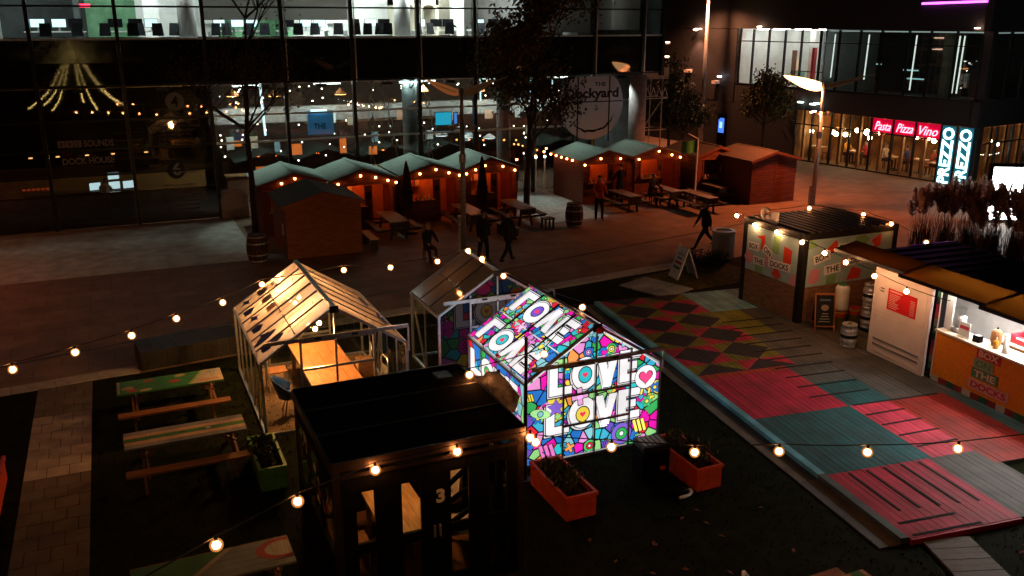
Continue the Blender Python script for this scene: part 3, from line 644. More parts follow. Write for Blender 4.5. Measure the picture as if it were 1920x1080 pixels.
# white room upstairs
MB().box(-5.25, -5.15, .3, 5, 4, 7.6).obj('partition', M_wht, RB); MB().box(1.3, 1.4, .3, 5, 4, 7.6).obj('partition', M_wht, RB)
MB().box(-5.2, 1.3, 4.2, 4.3, 4, 7.6).obj('partition', M_wht, RB)
MB().box(-2.3, -2.1, 2.2, 4.2, 4, 7.6).obj('partition', M_wht, RB); MB().box(-.9, -.5, 1.6, 2.0, 4, 7.6).obj('column', M_wht, RB)
MB().box(-5.1, 1.25, .4, 4.2, 4.0, 4.02).obj('floor_finish', pm('pale_floor', (.6, .58, .54), (.5, .48, .45), 3, .4), RB)
for x, w in ((-4.35, .75), (-3.2, .4)): MB().box(x, x + w, 4.1, 4.19, 4.02, 6.2).obj('door', pm('walnut_door', (.16, .07, .04), (.1, .045, .025), 4, .5, stretch=(6, 1, 1)), RB)
M_redw = pm('red_panel', (.38, .04, .05), (.3, .03, .04), 3, .5)
MB().box(-.32, -.12, 1.2, 1.4, 4.02, 6.5).obj('red_post', M_redw, RB); MB().box(.95, 1.15, 1.0, 1.2, 4.02, 6.5).obj('red_post', M_redw, RB)
MB().box(.1, .4, 3.9, 4.15, 5.9, 6.5).box(.1, .4, 3.9, 4.15, 4.1, 4.4).obj('red_frame', M_redw, RB)
MB().box(.05, .45, 3.9, 4.0, 4.5, 5.8).obj('poster', M_gry, RB)
MB().box(-1.9, -1.0, 1.5, 1.53, 4.05, 5.05).obj('glass_balustrade', glass('green_glass', (.6, .85, .8), .06), RB); MB().box(-1.95, .4, 1.48, 1.55, 5.06, 5.11).obj('handrail', M_blackm, RB)
for x in (-4.2, -2.9, -.9, .5): MB().box(x - .35, x + .35, 1.0, 1.25, 7.5, 7.58).box(x - .35, x + .35, 2.9, 3.15, 7.5, 7.58).obj('ceiling_light', em('white_room_light', (1, .97, .9), 26.), RB)
# dim rooms right of it, with pale light tubes
for x in (1.75, 4.0, 6.9, 9.3, 9.55): MB().bar((x, .5, 4.5 if x > 6 else 4.9), (x + .05, .5, 7.3), .05, .05).obj('light_tube', em('pale_tube', (.9, .95, .85), 2.2 if x < 9 else 3.5), RB)
MB().box(1.45, 10.8, .45, .52, 7.44, 7.5).obj('strip_light', em('edge_strip', (.75, .9, .85), .7), RB)
MB().box(1.5, 10.9, 5, 5.1, 4, 7.6).obj('partition', pm('umber_wall', (.10, .085, .08), (.07, .06, .055), 2, .7), RB)
for x, z, w in ((2.9, 5.6, .3), (4.7, 5.35, .9), (5.0, 4.9, 1.0)): MB().box(x, x + w, 2.9, 3.0, z, z + .07).obj('light_tube', em('dim_cyan', (.5, .9, .9), 1.1), RB)
# second front round the corner
def side(mb, name, m):
    o = mb.obj(name, m, RB); o.matrix_local = Matrix.Translation((11.3, 0, 0)) @ Matrix.Rotation(R(90), 4, 'Z'); return o
for k in range(7):
    a = .35 + k * 1.35
    side(MB().box(a - .04, a + .04, -.04, .1, 4.24, 7.54).box(a - .04, a + .04, -.04, .1, .02, 2.95), 'mullion', M_mull)
    side(MB().box(a + .05, a + 1.30, .02, .04, 4.28, 7.5), 'glass_pane', G_mid); side(MB().box(a + .05, a + 1.30, .02, .04, .06, 2.92), 'glass_pane', G_mid)
    side(MB().box(a + .25, a + .43, .5, .62, .02, 2.9), 'lit_post', pm('pale_oak_post', (.34, .18, .08), (.24, .12, .05), 4, .6))
side(MB().box(.3, 10, -.03, .08, 2.12, 2.18), 'transom', M_mull)
side(MB().box(.3, 9, .3, .38, 7.42, 7.48), 'strip_light', em('edge_strip', (.75, .9, .85), .7))
side(MB().box(1.0, 2.9, 3.0, 3.1, 4.2, 7.5), 'blind', pm('amber_blind', (.3, .27, .19), (.22, .2, .14), 3, .8))
# restaurant on the ground floor
LS = [-.05, 1.17, 2.55, 3.84, 5.2, 6.55, 7.9, 9.36]
for a in LS: MB().box(a - .035, a + .035, -.05, .1, .02, 2.96).obj('mullion', M_mull, RB)
for a, b in zip(LS, LS[1:]):
    MB().box(a + .04, b - .04, .0, .02, .08, 2.12).obj('glass_pane', G_clear, RB)
    if a < 5: MB().box(a + .04, b - .04, .0, .02, 2.2, 2.93).obj('glass_pane', G_clear, RB)
MB().box(-.05, 9.4, -.04, .08, 2.13, 2.19).obj('transom', M_mull, RB); MB().box(-.05, 9.4, -.05, .1, 0, .07).obj('sill', M_mull, RB)
MB().box(9.36, 9.45, 0, .3, 0, 2.96).obj('corner_post', M_mull, RB)
M_ochre = pm('ochre_plaster', (.24, .11, .035), (.10, .045, .016), 1.6, .8)
MB().box(-.1, 11, 6.5, 6.6, 0, 3).obj('restaurant_back_wall', M_ochre, RB); MB().box(-.15, -.05, .1, 6.5, 0, 3).obj('restaurant_side_wall', M_ochre, RB)
MB().box(-.05, 11, .1, 6.5, 2.96, 3.0).obj('restaurant_ceiling', M_dint, RB); MB().box(-.05, 11, .12, 6.5, .0, .02).obj('restaurant_floor', pm('oak_floor', (.16, .08, .03), (.1, .05, .02), 3, .4), RB)
for a in (.12, 1.35, 2.75, 4.05, 5.45, 6.8, 8.1): MB().box(a, a + .16, .45, .6, .02, 2.94).obj('lit_post', pm('pale_oak_post', (.34, .18, .08), (.24, .12, .05), 4, .6), RB)
globeE = em('globe_lamp_glow', (1, .78, .5), 40.)
for k, (x, z, y_) in enumerate(((.45, 1.55, .9), (.72, 1.72, 1.4), (1.75, 1.48, 1.5), (2.0, 1.65, .9), (2.95, 1.62, .8), (3.25, 1.85, 1.4), (3.55, 1.8, 1.9), (4.25, 1.85, .9), (4.6, 1.6, .8), (4.95, 1.9, 1.2), (7.2, 1.9, 1.2), (8.4, 2.05, .9), (8.45, 1.85, .9), (12.4 - 3.5, 1.6, 3.0), (7.7, 1.5, 3.4), (6.2, 1.55, 3.8))):
    MB().ball((x, y_, z + .12), .125, 10, 7).obj('globe_lamp', globeE, RB, True); MB().cyl((x, y_, z + .22), (x, y_, 2.95), .008, n=5).obj('lamp_cord', M_black, RB)
for k, (x, z) in enumerate(((.9, 1.75), (1.6, 1.45), (2.9, 1.9), (3.6, 1.7))): side(MB().ball((x, 1.0, z + .12), .1, 10, 7), 'globe_lamp', globeE)
for k in range(18): side(MB().ball((.5 + k * .2, .8, 1.4 + .05 * math.sin(k * .4)), .022, 6, 4), 'fairy_lamp', sparkE)
for s_ in (1.2, 3.9, 6.6, 8.8): lampo('restaurant_light', 'POINT', rb_pt(s_, 2.6, 2.6), 85, (1, .42, .11), rad=.3)
for q_ in (3.0, 6.0): lampo('restaurant_light', 'POINT', rb_pt(9.0, q_ + 1, 2.5), 80, (1, .42, .11), rad=.3)
# red neon band
M_neonbox = em('red_neon_box', (.85, .0, .05), .75)
for k, (a, b, s_) in enumerate(((5.22, 6.545, 'Pasta'), (6.555, 7.895, 'Pizza'), (7.905, 9.34, 'Vino'))):
    MB().box(a, b, .06, .1, 2.2, 2.93).obj('neon_panel', M_neonbox, RB)
    mb = MB(); solid_text(mb, text_fit(s_, a + .2, 2.32, (b - a) * .74, .46, .0, .35), (0, .02, 0), (1, 0, .0), (0, 0, 1), .03); mb.obj('neon_word', em('pink_neon', (1, .22, .30), 4.), RB)
    MB().box(a, b, -.0, .015, 2.2, 2.93).obj('glass_pane', G_clear, RB)
# tall lit name signs
E_name = em('name_sign_glow', (.55, 1, 1), 4.)
for x0 in (9.52, 10.44):
    t = MB().box(x0, x0 + .8, -.22, -.06, .02, 2.97).obj('name_sign', pm('deep_teal_box', (.01, .05, .075), (.008, .035, .06), 3, .3), RB)
    mb = MB(); solid_text(mb, text_fit('PREZZO', .06, .1, 2.8, .6, .02), (x0 + .8, -.221, 0), (0, 0, 1), (-1, 0, 0), .04); mb.obj('lettering', E_name, t)
    MB().box(x0 + .03, x0 + .77, -.226, -.2205, .04, 2.95).obj('face', em('teal_glow', (.01, .12, .17), .55), t)
# purple strip and small lamps
MB().bar((7.4, -.08, 8.86), (11.2, -.08, 8.92), .05, .1).obj('purple_light_strip', em('purple_glow', (.75, .08, .9), 6.), RB)
for s_, z, c, st in ((-3.35, 7.66, (1, .8, .6), 20), (10.6, 7.66, (1, .6, .4), 20)): MB().cyl((s_, -.2, z), (s_, -.2, z + .04), .12, n=12).box(s_ - .02, s_ + .02, -.2, 0, z + .02, z + .05).obj('downlight', em('downlight%d' % int(s_), c, st), RB)
MB().cyl((-8.6, -.45, 7.42), (-8.6, -.45, 7.5), .13, n=12).box(-8.65, -8.55, -.45, 0, 7.5, 7.54).obj('wall_lamp', em('wall_lamp_glow', (1, .55, .35), 40.), RB)
lampo('wall_lamp_light', 'SPOT', rb_pt(-8.6, -.45, 7.38), 900, (1, .42, .25), rad=.06, spot=R(95), rot=(R(-8), 0, R(-82)))
MB().box(-9.6, -9.2, -.4, 0, 4.7, 4.9).box(-6.9, -6.55, -.4, 0, 4.1, 4.3).obj('camera_housing', pm('camera_shell', (.6, .5, .44), (.5, .4, .34), 4, .5), RB)
MB().box(-6.5, -6.2, -.3, -.25, 4.55, 4.62).obj('floodlight', em('flood_glow', (.9, .95, 1), 20), RB)
for s_, z in ((-2.6, 3.45), (-1.8, 3.45), (.2, 3.4), (1.1, 3.35), (1.35, 3.4)): MB().box(s_, s_ + .3, -.3, -.1, z, z + .07).obj('soffit_light', em('soffit_glow', (.7, 1, .9), 7), RB)
# blue cash machine screen in the dark wall
t = MB().box(-6.4, -5.7, -.12, -.005, .1, 2.2).obj('screen_totem', M_black, RB)
MB().box(-6.3, -5.8, -.135, -.122, 1.0, 1.95).obj('screen', em('totem_screen', (.05, .16, .7), 1.5), t); MB().box(-6.2, -5.95, -.142, -.136, 1.3, 1.7).obj('picture', em('totem_picture', (.3, .7, .5), 1.3), t)

# dining tables and chairs inside
def dining(s_, y_, k):
    t = thing('dining_table', ['wooden dining table in the restaurant, leftmost by its glass', 'wooden dining table in the restaurant under the three close globe lamps', 'wooden dining table in the restaurant below the first word of the red neon', 'dining table in the restaurant below the second red neon word', 'wooden dining table in the restaurant below the last red neon word'][k], 'table', rb_pt(s_, y_, .02), R(-82.1))
    MB().box(-.45, .45, -.35, .35, .71, .75).obj('tabletop', M_pale, t); MB().cyl((0, 0, 0), (0, 0, .71), .04, n=8).cyl((0, 0, 0), (0, 0, .03), .25, n=12).obj('leg', M_blackm, t)
    for i, (dx, c) in enumerate(((-.2, (.8, .75, .7)), (.22, (.7, .3, .1)))):
        b = MB().lathe([(.11, 0), (.13, .02), (.12, .025)], (0, 0, 0), 12).obj('plate', M_white); b.location = rb_pt(s_ + dx, y_, .772); tag(b, 'white plate on the restaurant table, %s side' % ('left' if i == 0 else 'right') + ' of table under ' + ['the leftmost globes', 'the three close globes', 'the first neon word', 'the second neon word', 'the last neon word'][k], 'plate')
    for i, sx in enumerate((-1, 1)):
        c = thing('dining_chair', 'dark dining chair at the %s end of the table %s' % (('left', 'right')[i], ['nearest the restaurant side wall', 'under the three close globe lamps', 'below the first neon word', 'below the second neon word', 'below the last neon word'][k]), 'chair', rb_pt(s_ + sx * .72, y_, .02), R(-82.1) + (0 if sx < 0 else math.pi))
        MB().box(-.2, .2, -.2, .2, .43, .47).obj('seat', M_wood, c); MB().slab([(-.2, -.2, .5), (-.2, .2, .5), (-.26, .2, .92), (-.26, -.2, .92)], (.03, 0, 0)).obj('backrest', M_wood, c)
        for ax in (-1, 1):
            for ay in (-1, 1): MB().bar((ax * .17, ay * .17, 0), (ax * .17, ay * .17, .43), .03, .03).obj('leg', M_blackm, c)
for k, (s_, y_) in enumerate(((.6, 1.4), (3.2, 1.6), (5.9, 1.5), (7.2, 1.8), (8.5, 1.4))): dining(s_, y_, k)

# ================================================================== STRING LIGHTS
M_halo = bpy.data.materials.new('bulb_halo_glow'); M_halo.use_nodes = True; N, L = nn(M_halo); N.remove(N['Principled BSDF'])  # glowing outer ball imitates the halo around each bulb
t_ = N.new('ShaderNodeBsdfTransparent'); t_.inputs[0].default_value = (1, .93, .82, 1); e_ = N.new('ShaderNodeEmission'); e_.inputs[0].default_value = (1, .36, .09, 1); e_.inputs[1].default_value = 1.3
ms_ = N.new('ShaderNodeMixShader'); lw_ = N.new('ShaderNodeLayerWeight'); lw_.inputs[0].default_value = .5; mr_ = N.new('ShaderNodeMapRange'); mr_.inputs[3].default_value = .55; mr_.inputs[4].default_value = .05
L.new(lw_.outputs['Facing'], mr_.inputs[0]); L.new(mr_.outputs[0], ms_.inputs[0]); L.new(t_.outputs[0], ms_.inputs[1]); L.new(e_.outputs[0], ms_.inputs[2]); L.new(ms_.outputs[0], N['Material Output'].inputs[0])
bulb_me = MB().ball((0, 0, -.085), .078, 14, 9).mesh('festoon_bulb', M_halo)
core2_me = MB().ball((0, 0, -.085), .05, 10, 7).mesh('bright_bulb_filament', em('kiosk_bulb_glow', (1, .48, .22), 380.))
core_me = MB().ball((0, 0, -.085), .046, 10, 7).mesh('bulb_filament', M_bulbglass)
sock_me = MB().cyl((0, 0, -.03), (0, 0, .03), .022, .018, 8).mesh('lamp_socket', M_black)
hb_me = MB().ball((0, 0, -.06), .05, 10, 6).mesh('hut_bulb', M_hutbulb)
for me_ in (bulb_me, hb_me): me_.polygons.foreach_set("use_smooth", [True] * len(me_.polygons))
M_cable = pm('rubber_cable', (.012, .012, .012), (.008, .008, .008), 8, .6)
def lights(label, pts, ends=(), group=None, hut=False, cable=True, sag=.10, core=None):
    """festoon: pts are the lamps, ends = cable continues to these fixings"""
    o = thing('string_lights', label, 'string lights', pts[0], 0, group); b0 = Vector(pts[0])
    P = [Vector(p) + Vector((0, 0, .03)) for p in ([ends[0]] if ends and ends[0] else []) + list(pts) + ([ends[1]] if len(ends) > 1 and ends[1] else [])]
    if cable:
        path_ = []
        for a, b in zip(P, P[1:]):
            for k in range(6): t = k / 6; path_.append(a.lerp(b, t) - Vector((0, 0, sag * 4 * t * (1 - t) * (a - b).length * .5)) - b0)
        path_.append(P[-1] - b0); MB().tube(path_, .009, 5).obj('cable', M_cable, o)
    for p in pts:
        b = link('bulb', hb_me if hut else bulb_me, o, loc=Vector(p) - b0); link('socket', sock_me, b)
        if not hut: link('filament', core or core_me, b)
    return o

# ================================================================== TIMBER HUTS
def boards_x(mb, x0, x1, y0, y1, z0, z1, top=None, h=.125, m=0):
    z = z0; k = 0
    while z < z1 - .02:
        zz = min(z + h, z1); a, b = x0, x1
        if top: a, b = top(z + .5 * (zz - z), x0, x1)
        if b - a > .03: mb.box(a, b, y0 - (.006 if k % 2 else 0), y1, z + .004, zz - .004, m)
        z = zz; k += 1
def hut(label, X, Y, w, d, e, r, felt, front, group, wood=None, side_door=False, lit=True, name='market_hut'):
    t = thing(name, label, 'hut', (X, Y, 0), 0, group); wood = wood or M_wood
    gab = lambda z, a, b: (a, b) if z <= e else (a + (z - e) / (r - e) * (b - a) / 2, b - (z - e) / (r - e) * (b - a) / 2)
    th = .05
    mb = MB(); z = 0
    while z < e - .02:      # side walls of lapped boards
        mb.box(0, th, 0, d, z + .003, z + .122).obj; z += .125
    mb.obj('left_wall', wood, t)
    mb = MB(); z = 0
    while z < e - .02: mb.box(w - th, w, 0, d, z + .003, z + .122); z += .125
    mb.obj('right_wall', wood, t)
    mb = MB(); boards_x(mb, th + .002, w - th - .002, d - th, d, 0, r - .05, gab); mb.obj('back_wall', wood, t)
    if front == 'closed':
        mb = MB(); boards_x(mb, .002, w - .002, -th, -.002, 0, r - .04, gab); mb.obj('front_wall', wood, t)
        MB().box(w * .52 - .03, w * .52 + .03, -th - .02, -th - .007, 0, e - .1).obj('cover_strip', wood, t)
    else:
        ox0, ox1 = w * .12, w * .52; dx0, dx1 = w * .62, w * .90
        mb = MB()
        boards_x(mb, .002, w - .002, -th, -.002, 1.78, r - .04, gab)
        boards_x(mb, .002, ox0, -th, -.002, 0, 1.775); boards_x(mb, ox0, ox1, -th, -.002, 0, .93); boards_x(mb, ox1, dx0, -th, -.002, 0, 1.775); boards_x(mb, dx1, w - .002, -th, -.002, 0, 1.775)
        mb.obj('front_wall', wood, t)
        MB().box(ox0 - .06, ox1 + .06, -.30, -th - .008, .935, .97).obj('counter', M_wood2, t)
        for x in (ox0, ox1, dx0, dx1): MB().box(x - .03, x + .03, -th - .03, -th - .009, .98 if x < ox1 + .01 else 0, 1.77).obj('post', wood, t)
        MB().box(th + .01, w - th - .01, d * .55, d * .55 + .03, .05, e - .02).obj('inner_wall', pm('hut_inner_board', (.40, .16, .06), (.28, .1, .04), 4, .7, .15, stretch=(8, 8, .6)), t)
        MB().box(w * .2, w * .5, d * .55 - .25, d * .55 - .002, 1.25, 1.28).obj('shelf', M_wood2, t)
        dm = MB().box(dx1, dx1 + .03, -.62, -th - .01, .04, 1.74).obj('door', wood, t); MB().box(dx1 - .02, dx1 - .002, -.55, -.5, .85, .98).obj('handle', M_blackm, dm)
        rh = random.Random(int(X * 10))
        MB().box(ox1 + .05, dx0 - .02, -th - .02, -th - .008, 1.1 + .2 * rh.random(), 1.5).obj('price_board', [M_white, M_blackm, M_cream][int(X) % 3], t)
        for q in range(5): mb = MB(); xx = ox0 + .05 + (ox1 - ox0 - .1) * q / 5; mb.lathe([(.04, 0), (.045, .1), (.025, .14), (.025, .18)], (xx, -.18, .972), 8); mb.obj('jar', pm('jar_%d' % (q % 4), [(.5, .4, .3), (.4, .08, .03), (.1, .2, .06), (.5, .3, .05)][q % 4], None, 5, .3), t)
        for q in range(3): mb = MB(); mb.box(w * .2 + q * .24, w * .2 + q * .24 + .18, d * .55 - .22, d * .55 - .03, 1.282, 1.42 + .07 * q); mb.obj('stock_box', pm('box_%d' % (q % 3), [(.5, .3, .14), (.45, .08, .05), (.5, .45, .35)][q % 3], None, 5, .7), t)
        if lit:
            MB().cyl((w * .3, d * .3, e - .06), (w * .78, d * .3, e - .06), .025, n=8).obj('heater_lamp', em('hut_heater_glow', (1, .15, .02), 60.), t)
    ov = .16
    for s_ in (0, 1):
        xa, xb = (-.14, w / 2) if s_ == 0 else (w / 2, w + .14); za, zb = (e - .14 * (r - e) / (w / 2), r) if s_ == 0 else (r, e - .14 * (r - e) / (w / 2))
        MB().slab([(xa, -ov, za + .02), (xb, -ov, zb + .02), (xb, d + .1, zb + .02), (xa, d + .1, za + .02)], (0, 0, .035)).obj('roof_panel', felt, t)
        MB().bar((xa, -ov - .012, za - .02), (xb, -ov - .012, zb - .02), .02, .10, up=(0, 0, 1)).obj('barge_board', wood, t)
    MB().box(w / 2 - .07, w / 2 + .07, -ov, d + .1, r + .045, r + .062).obj('ridge_capping', felt, t)
    return t
HG = 'timber market huts with pale roofs'
hut('timber hut with pale roof, leftmost of the row, half hidden behind a shed', 4.87, 34.5, 2.58, 2.8, 2.02, 2.40, M_felt, 'open', HG)
hut('timber hut with pale green roof, second of the row, just right of the bare tree', 7.51, 34.3, 2.60, 2.9, 2.01, 2.41, M_felt, 'open', HG)
hut('timber hut with pale green roof, third of the row, left of the middle lamp post', 10.5, 34.6, 2.56, 2.9, 2.02, 2.40, M_felt, 'open', HG)
hut('timber hut with pale green roof right behind the middle lamp post, beside the concrete gap', 13.33, 35.0, 2.42, 2.7, 2.0, 2.42, M_felt, 'open', HG)
hut('timber hut with green roof and plank side wall, right of the concrete gap', 19.17, 35.2, 2.45, 2.94, 2.0, 2.36, M_felt, 'open', HG)
hut('timber hut with green roof under the round column, second right of the concrete gap', 22.06, 35.5, 2.40, 2.75, 2.0, 2.35, M_felt, 'open', HG)
HG2 = 'brown timber huts at the right end of the row'
hut('brown roofed timber hut behind the pole with the green flag', 24.75, 34.3, 2.32, 2.74, 1.99, 2.36, M_felt2, 'open', HG2, lit=False)
hut('closed brown timber hut at the right end of the row', 26.03, 32.0, 2.52, 2.72, 2.0, 2.34, M_felt2, 'closed', HG2)
sh = hut('closed orange brown timber shed standing in front of the left end of the hut row', 5.10, 30.75, 2.67, 2.72, 1.89, 2.28, M_felt2, 'closed', None, wood=pm('shed_timber', (.27, .09, .035), (.15, .045, .017), 5, .7, .25, stretch=(.6, .6, 6)), name='garden_shed')
MB().box(-.02, -.002, .5, .7, .75, 1.15).obj('notice', M_white, sh)
# festoons along the hut eaves
def eave(X, Y, w, e, r, ts): return [(X + w * t, Y - .2, (e + (r - e) * (1 - abs(2 * t - 1))) - .12) for t in ts]
EG = 'bulb strings along the hut gables'
for lab, X, Y, w, e, r, ts in (('row of small bulbs under the gable of the leftmost hut', 4.87, 34.5, 2.58, 2.02, 2.4, (.3, .5, .72, .88)),
    ('row of small bulbs under the gable of the hut right of the bare tree', 7.51, 34.3, 2.6, 2.01, 2.41, (.1, .45, .68, .87, 1.0)), ('row of small bulbs under the gable of the hut left of the middle lamp post', 10.5, 34.6, 2.56, 2.02, 2.4, (.28, .55, .77, .95)),
    ('row of small bulbs under the gable of the hut behind the middle lamp post', 13.33, 35.0, 2.42, 2.0, 2.42, (.03, .2, .38, .72, .95)), ('row of small bulbs under the gable of the hut right of the concrete gap', 19.17, 35.2, 2.45, 2.0, 2.36, (.0, .33, .75)), ('row of small bulbs under the gable of the hut below the round column', 22.06, 35.5, 2.4, 2.0, 2.35, (.05, .5, .8, 1.0))):
    lights(lab, eave(X, Y, w, e, r, ts), group=EG, hut=True, sag=.03)
lights('string of small bulbs along the left eave of the hut right of the concrete gap', [(19.0, 38.1 - k * .55, 1.98) for k in range(5)], group=EG, hut=True, sag=.03)
lights('string of small bulbs crossing the concrete gap between the hut rows', [(15.9, 35.2, 2.3), (16.5, 35.4, 2.3), (17.1, 35.8, 2.3), (17.9, 36.6, 2.35), (18.3, 37.2, 2.4)], [(15.6, 35, 2.35), (18.95, 38.0, 2.1)], hut=True)

# ================================================================== STREET LAMPS
def wing(mb, side_, L_, z, m, wd=.46):
    """leaf shaped reflector plate, swept upwards to a tip"""
    n = 12; rows_ = []
    for i in range(n + 1):
        t = i / n; w = wd * math.sin(math.pi * min(1, .12 + .88 * t)) ** .7 * (1 - t * .55) + .004
        x = side_ * (.10 + L_ * t); zz = z + .42 * t ** 1.3
        rows_.append([(x, -w * .55, zz - w * .8), (x, .03, zz), (x, w * .55, zz + w * .5)])
    for a, b in zip(rows_, rows_[1:]):
        for k in range(2): mb.add([a[k], b[k], b[k + 1], a[k + 1]], [(0, 1, 2, 3)], m); mb.add([tuple(Vector(v) + Vector((0, 0, .025))) for v in (a[k], a[k + 1], b[k + 1], b[k])], [(0, 1, 2, 3)], m)
def street_lamp(label, X, Y, h, rz, lit, L_=1.1, watts=0):
    t = thing('street_lamp', label, 'street lamp', (X, Y, 0), rz, 'double winged street lamps')
    MB().cyl((0, 0, 0), (0, 0, h - 1.2), .105, .085, 16).cyl((0, 0, h - 1.2), (0, 0, h + .05), .075, .06, 14).obj('pole', M_galv, t, True)
    MB().cyl((0, 0, 0), (0, 0, .04), .2, n=16).obj('base_plate', M_galv, t); MB().box(-.2, -.1, -.06, .06, .02, 1.3 if not lit else .9).obj('control_box', M_galv, t)
    MB().cyl((0, 0, h * .56), (0, 0, h * .56 + .3), .13, n=14).obj('collar', M_galv, t)
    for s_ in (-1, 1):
        mb = MB(); wing(mb, s_, L_, h - .1, 0, .42 if lit and s_ < 0 else .17 if lit else .24); mb.obj('reflector_wing', em('wing_reflected_glow', (1, .50, .20), 7.) if lit and s_ < 0 else em('wing_dim_glow', (1, .34, .10), .12) if s_ < 0 else pm('white_enamel', (.8, .74, .66), (.7, .64, .56), 4, .4), t, True)  # wing emission stands in for the uplight it reflects
        MB().bar((s_ * .05, 0, h - .15), (s_ * (L_ + .5), 0, h + .42), .02, .02).obj('wing_strut', M_galv, t)
        u = MB(); u.cyl((s_ * .10, 0, h - 1.35), (s_ * .34, 0, h - 1.33), .05, .05, 10).cyl((s_ * .30, 0, h - 1.4), (s_ * .36, 0, h - 1.22), .10, .15, 14); u = u.obj('uplight', M_galv, t)
        if lit > 0 and (s_ < 0 or lit > 1):
            MB().cyl((s_ * .365, 0, h - 1.215), (s_ * .368, 0, h - 1.205), .13, n=14).obj('lens', em('sodium_lens', (1, .55, .25), 60), u)
    return t
def local(t, p): a = t.rotation_euler.z; return (t.location.x + p[0] * math.cos(a) - p[1] * math.sin(a), t.location.y + p[0] * math.sin(a) + p[1] * math.cos(a), p[2])
def lamp_light(t, h, watts, s_=-1, L_=1.1):
    lampo('street_lamp_light', 'SPOT', local(t, (s_ * .42, 0, h - 1.15)), watts * .55, SODIUM, rad=.05, rot=(R(180), R(-s_ * 16), t.rotation_euler.z), spot=R(62))
    lampo('street_lamp_light', 'SPOT', local(t, (s_ * .6, 0, h - .16)), watts, SODIUM, rad=.25, rot=(0, 0, 0), spot=R(168))
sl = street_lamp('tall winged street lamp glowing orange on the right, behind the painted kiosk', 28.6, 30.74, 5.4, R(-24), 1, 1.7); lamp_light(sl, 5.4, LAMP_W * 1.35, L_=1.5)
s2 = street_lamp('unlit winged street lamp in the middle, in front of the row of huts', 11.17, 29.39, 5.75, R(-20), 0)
s4 = street_lamp('winged street lamp added out of view on the right to light the pampas', 31.5, 8.5, 5.6, R(-24), 1); lamp_light(s4, 5.6, LAMP_W * .8, 1)  # unseen lamp added to light the pampas and the awning top
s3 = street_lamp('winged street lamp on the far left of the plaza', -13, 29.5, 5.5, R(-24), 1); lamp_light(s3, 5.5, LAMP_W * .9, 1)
t = thing('lamp_column', 'tall plain lamp column against the dark wall left of the white room', 'lamp column', (34.83, 48.13, 0))
MB().cyl((0, 0, 0), (0, 0, 9.6), .16, .09, 14).obj('pole', M_galv, t, True); MB().box(-.9, .05, -.1, .1, 9.5, 9.6).obj('lantern', M_galv, t); MB().box(-.85, -.2, -.08, .08, 9.48, 9.497).obj('lens', em('sodium_lens', (1, .55, .25), 60), t)
lampo('lamp_column_light', 'SPOT', (34.3, 48.1, 9.42), LAMP_W * 2.0, (1, .36, .16), rad=.15, spot=R(150))

# ================================================================== TREES
def tree(label, X, Y, h, crown_r, crown_z, leaves, leaf_m, seed, bare=False, low=None, trunk_r=.12, group=None, name='tree', leaf=.13, lean=0):
    rt = random.Random(seed); t = thing(name, label, 'tree', (X, Y, 0), 0, group); mb = MB(); tips = []
    def grow(p, d, L_, r_, lev):
        n_ = 4; pts = [p]; dd = d.copy()
        for k in range(n_):
            dd = (dd + Vector((rt.uniform(-.16, .16), rt.uniform(-.16, .16), rt.uniform(-.02, .12)))).normalized(); pts.append(pts[-1] + dd * L_ / n_)
        for k in range(n_): mb.cyl(pts[k], pts[k + 1], max(.004, r_ * (1 - .16 * k)), max(.003, r_ * (1 - .16 * (k + 1))), 7 if lev < 2 else 4, caps=False)
        if lev >= 3: tips.extend(pts[1:]); return
        kids = [4, 4, 4][lev] if not bare else [5, 4, 5][lev]
        for k in range(kids):
            f = rt.uniform(.35, 1); q = pts[min(n_, 1 + int(f * n_))]; a = rt.uniform(0, 6.28); sp = rt.uniform(.5, 1.0)
            nd = (dd * .65 + Vector((math.cos(a) * sp, math.sin(a) * sp, rt.uniform(-.05, .5)))).normalized()
            grow(q, nd, L_ * rt.uniform(.5, .72), r_ * .5, lev + 1)
        tips.append(pts[-1])
    base = low or crown_z - crown_r * .75
    mb.tube([Vector((0, 0, 0)), Vector((.03, .02, base * .5)), Vector((lean * .3, 0, base))], lambda q: trunk_r * (1.15 - .35 * q), 10)
    top_ = Vector((lean * .3, 0, base)); nb_ = (11 if low else 7) if not bare else 8
    for k in range(nb_):
        a = 2 * math.pi * k / nb_ + rt.uniform(-.3, .3); z = base + (h - base) * .72 * k / nb_ if low else base + rt.uniform(-.1, .45) * crown_r * (k / nb_)
        grow(Vector((lean * .3, 0, max(base * .8, z))), Vector((math.cos(a) * .75, math.sin(a) * .75, rt.uniform(.3, .9))).normalized(), crown_r * .72 * (1 - .4 * k / nb_ if low else 1), trunk_r * .42, 1)
    grow(top_, Vector((0, 0, 1)), (h - base) * .62, trunk_r * .75, 0)
    mb.obj('trunk', pm('bark', (.05, .035, .025), (.02, .014, .01), 14, .9, .6, stretch=(1, 1, .3)), t)
    lb = MB()
    for _ in range(leaves):
        p = rt.choice(tips) + Vector((rt.gauss(0, .24), rt.gauss(0, .24), rt.gauss(0, .2))) * (crown_r / 1.5)
        if p.z < 1.0: continue
        n_ = Vector((rt.uniform(-1, 1), rt.uniform(-1, 1), rt.uniform(-1, 1))).normalized(); u = n_.orthogonal().normalized() * leaf * rt.uniform(.4, 1); v = n_.cross(u).normalized() * leaf * .32
        lb.add([p - u, p + v, p + u, p - v], [(0, 1, 2, 3)], rt.choice((0, 0, 1, 2)))
    if leaves: lb.obj('crown', leaf_m, t)
    return t
def lf(n, c): return pm(n, c, tuple(x * .6 for x in c), 3, .8)
LA = [lf('leaf_dark', (.07, .055, .014)), lf('leaf_amber', (.24, .13, .02)), lf('leaf_brown', (.075, .045, .014))]
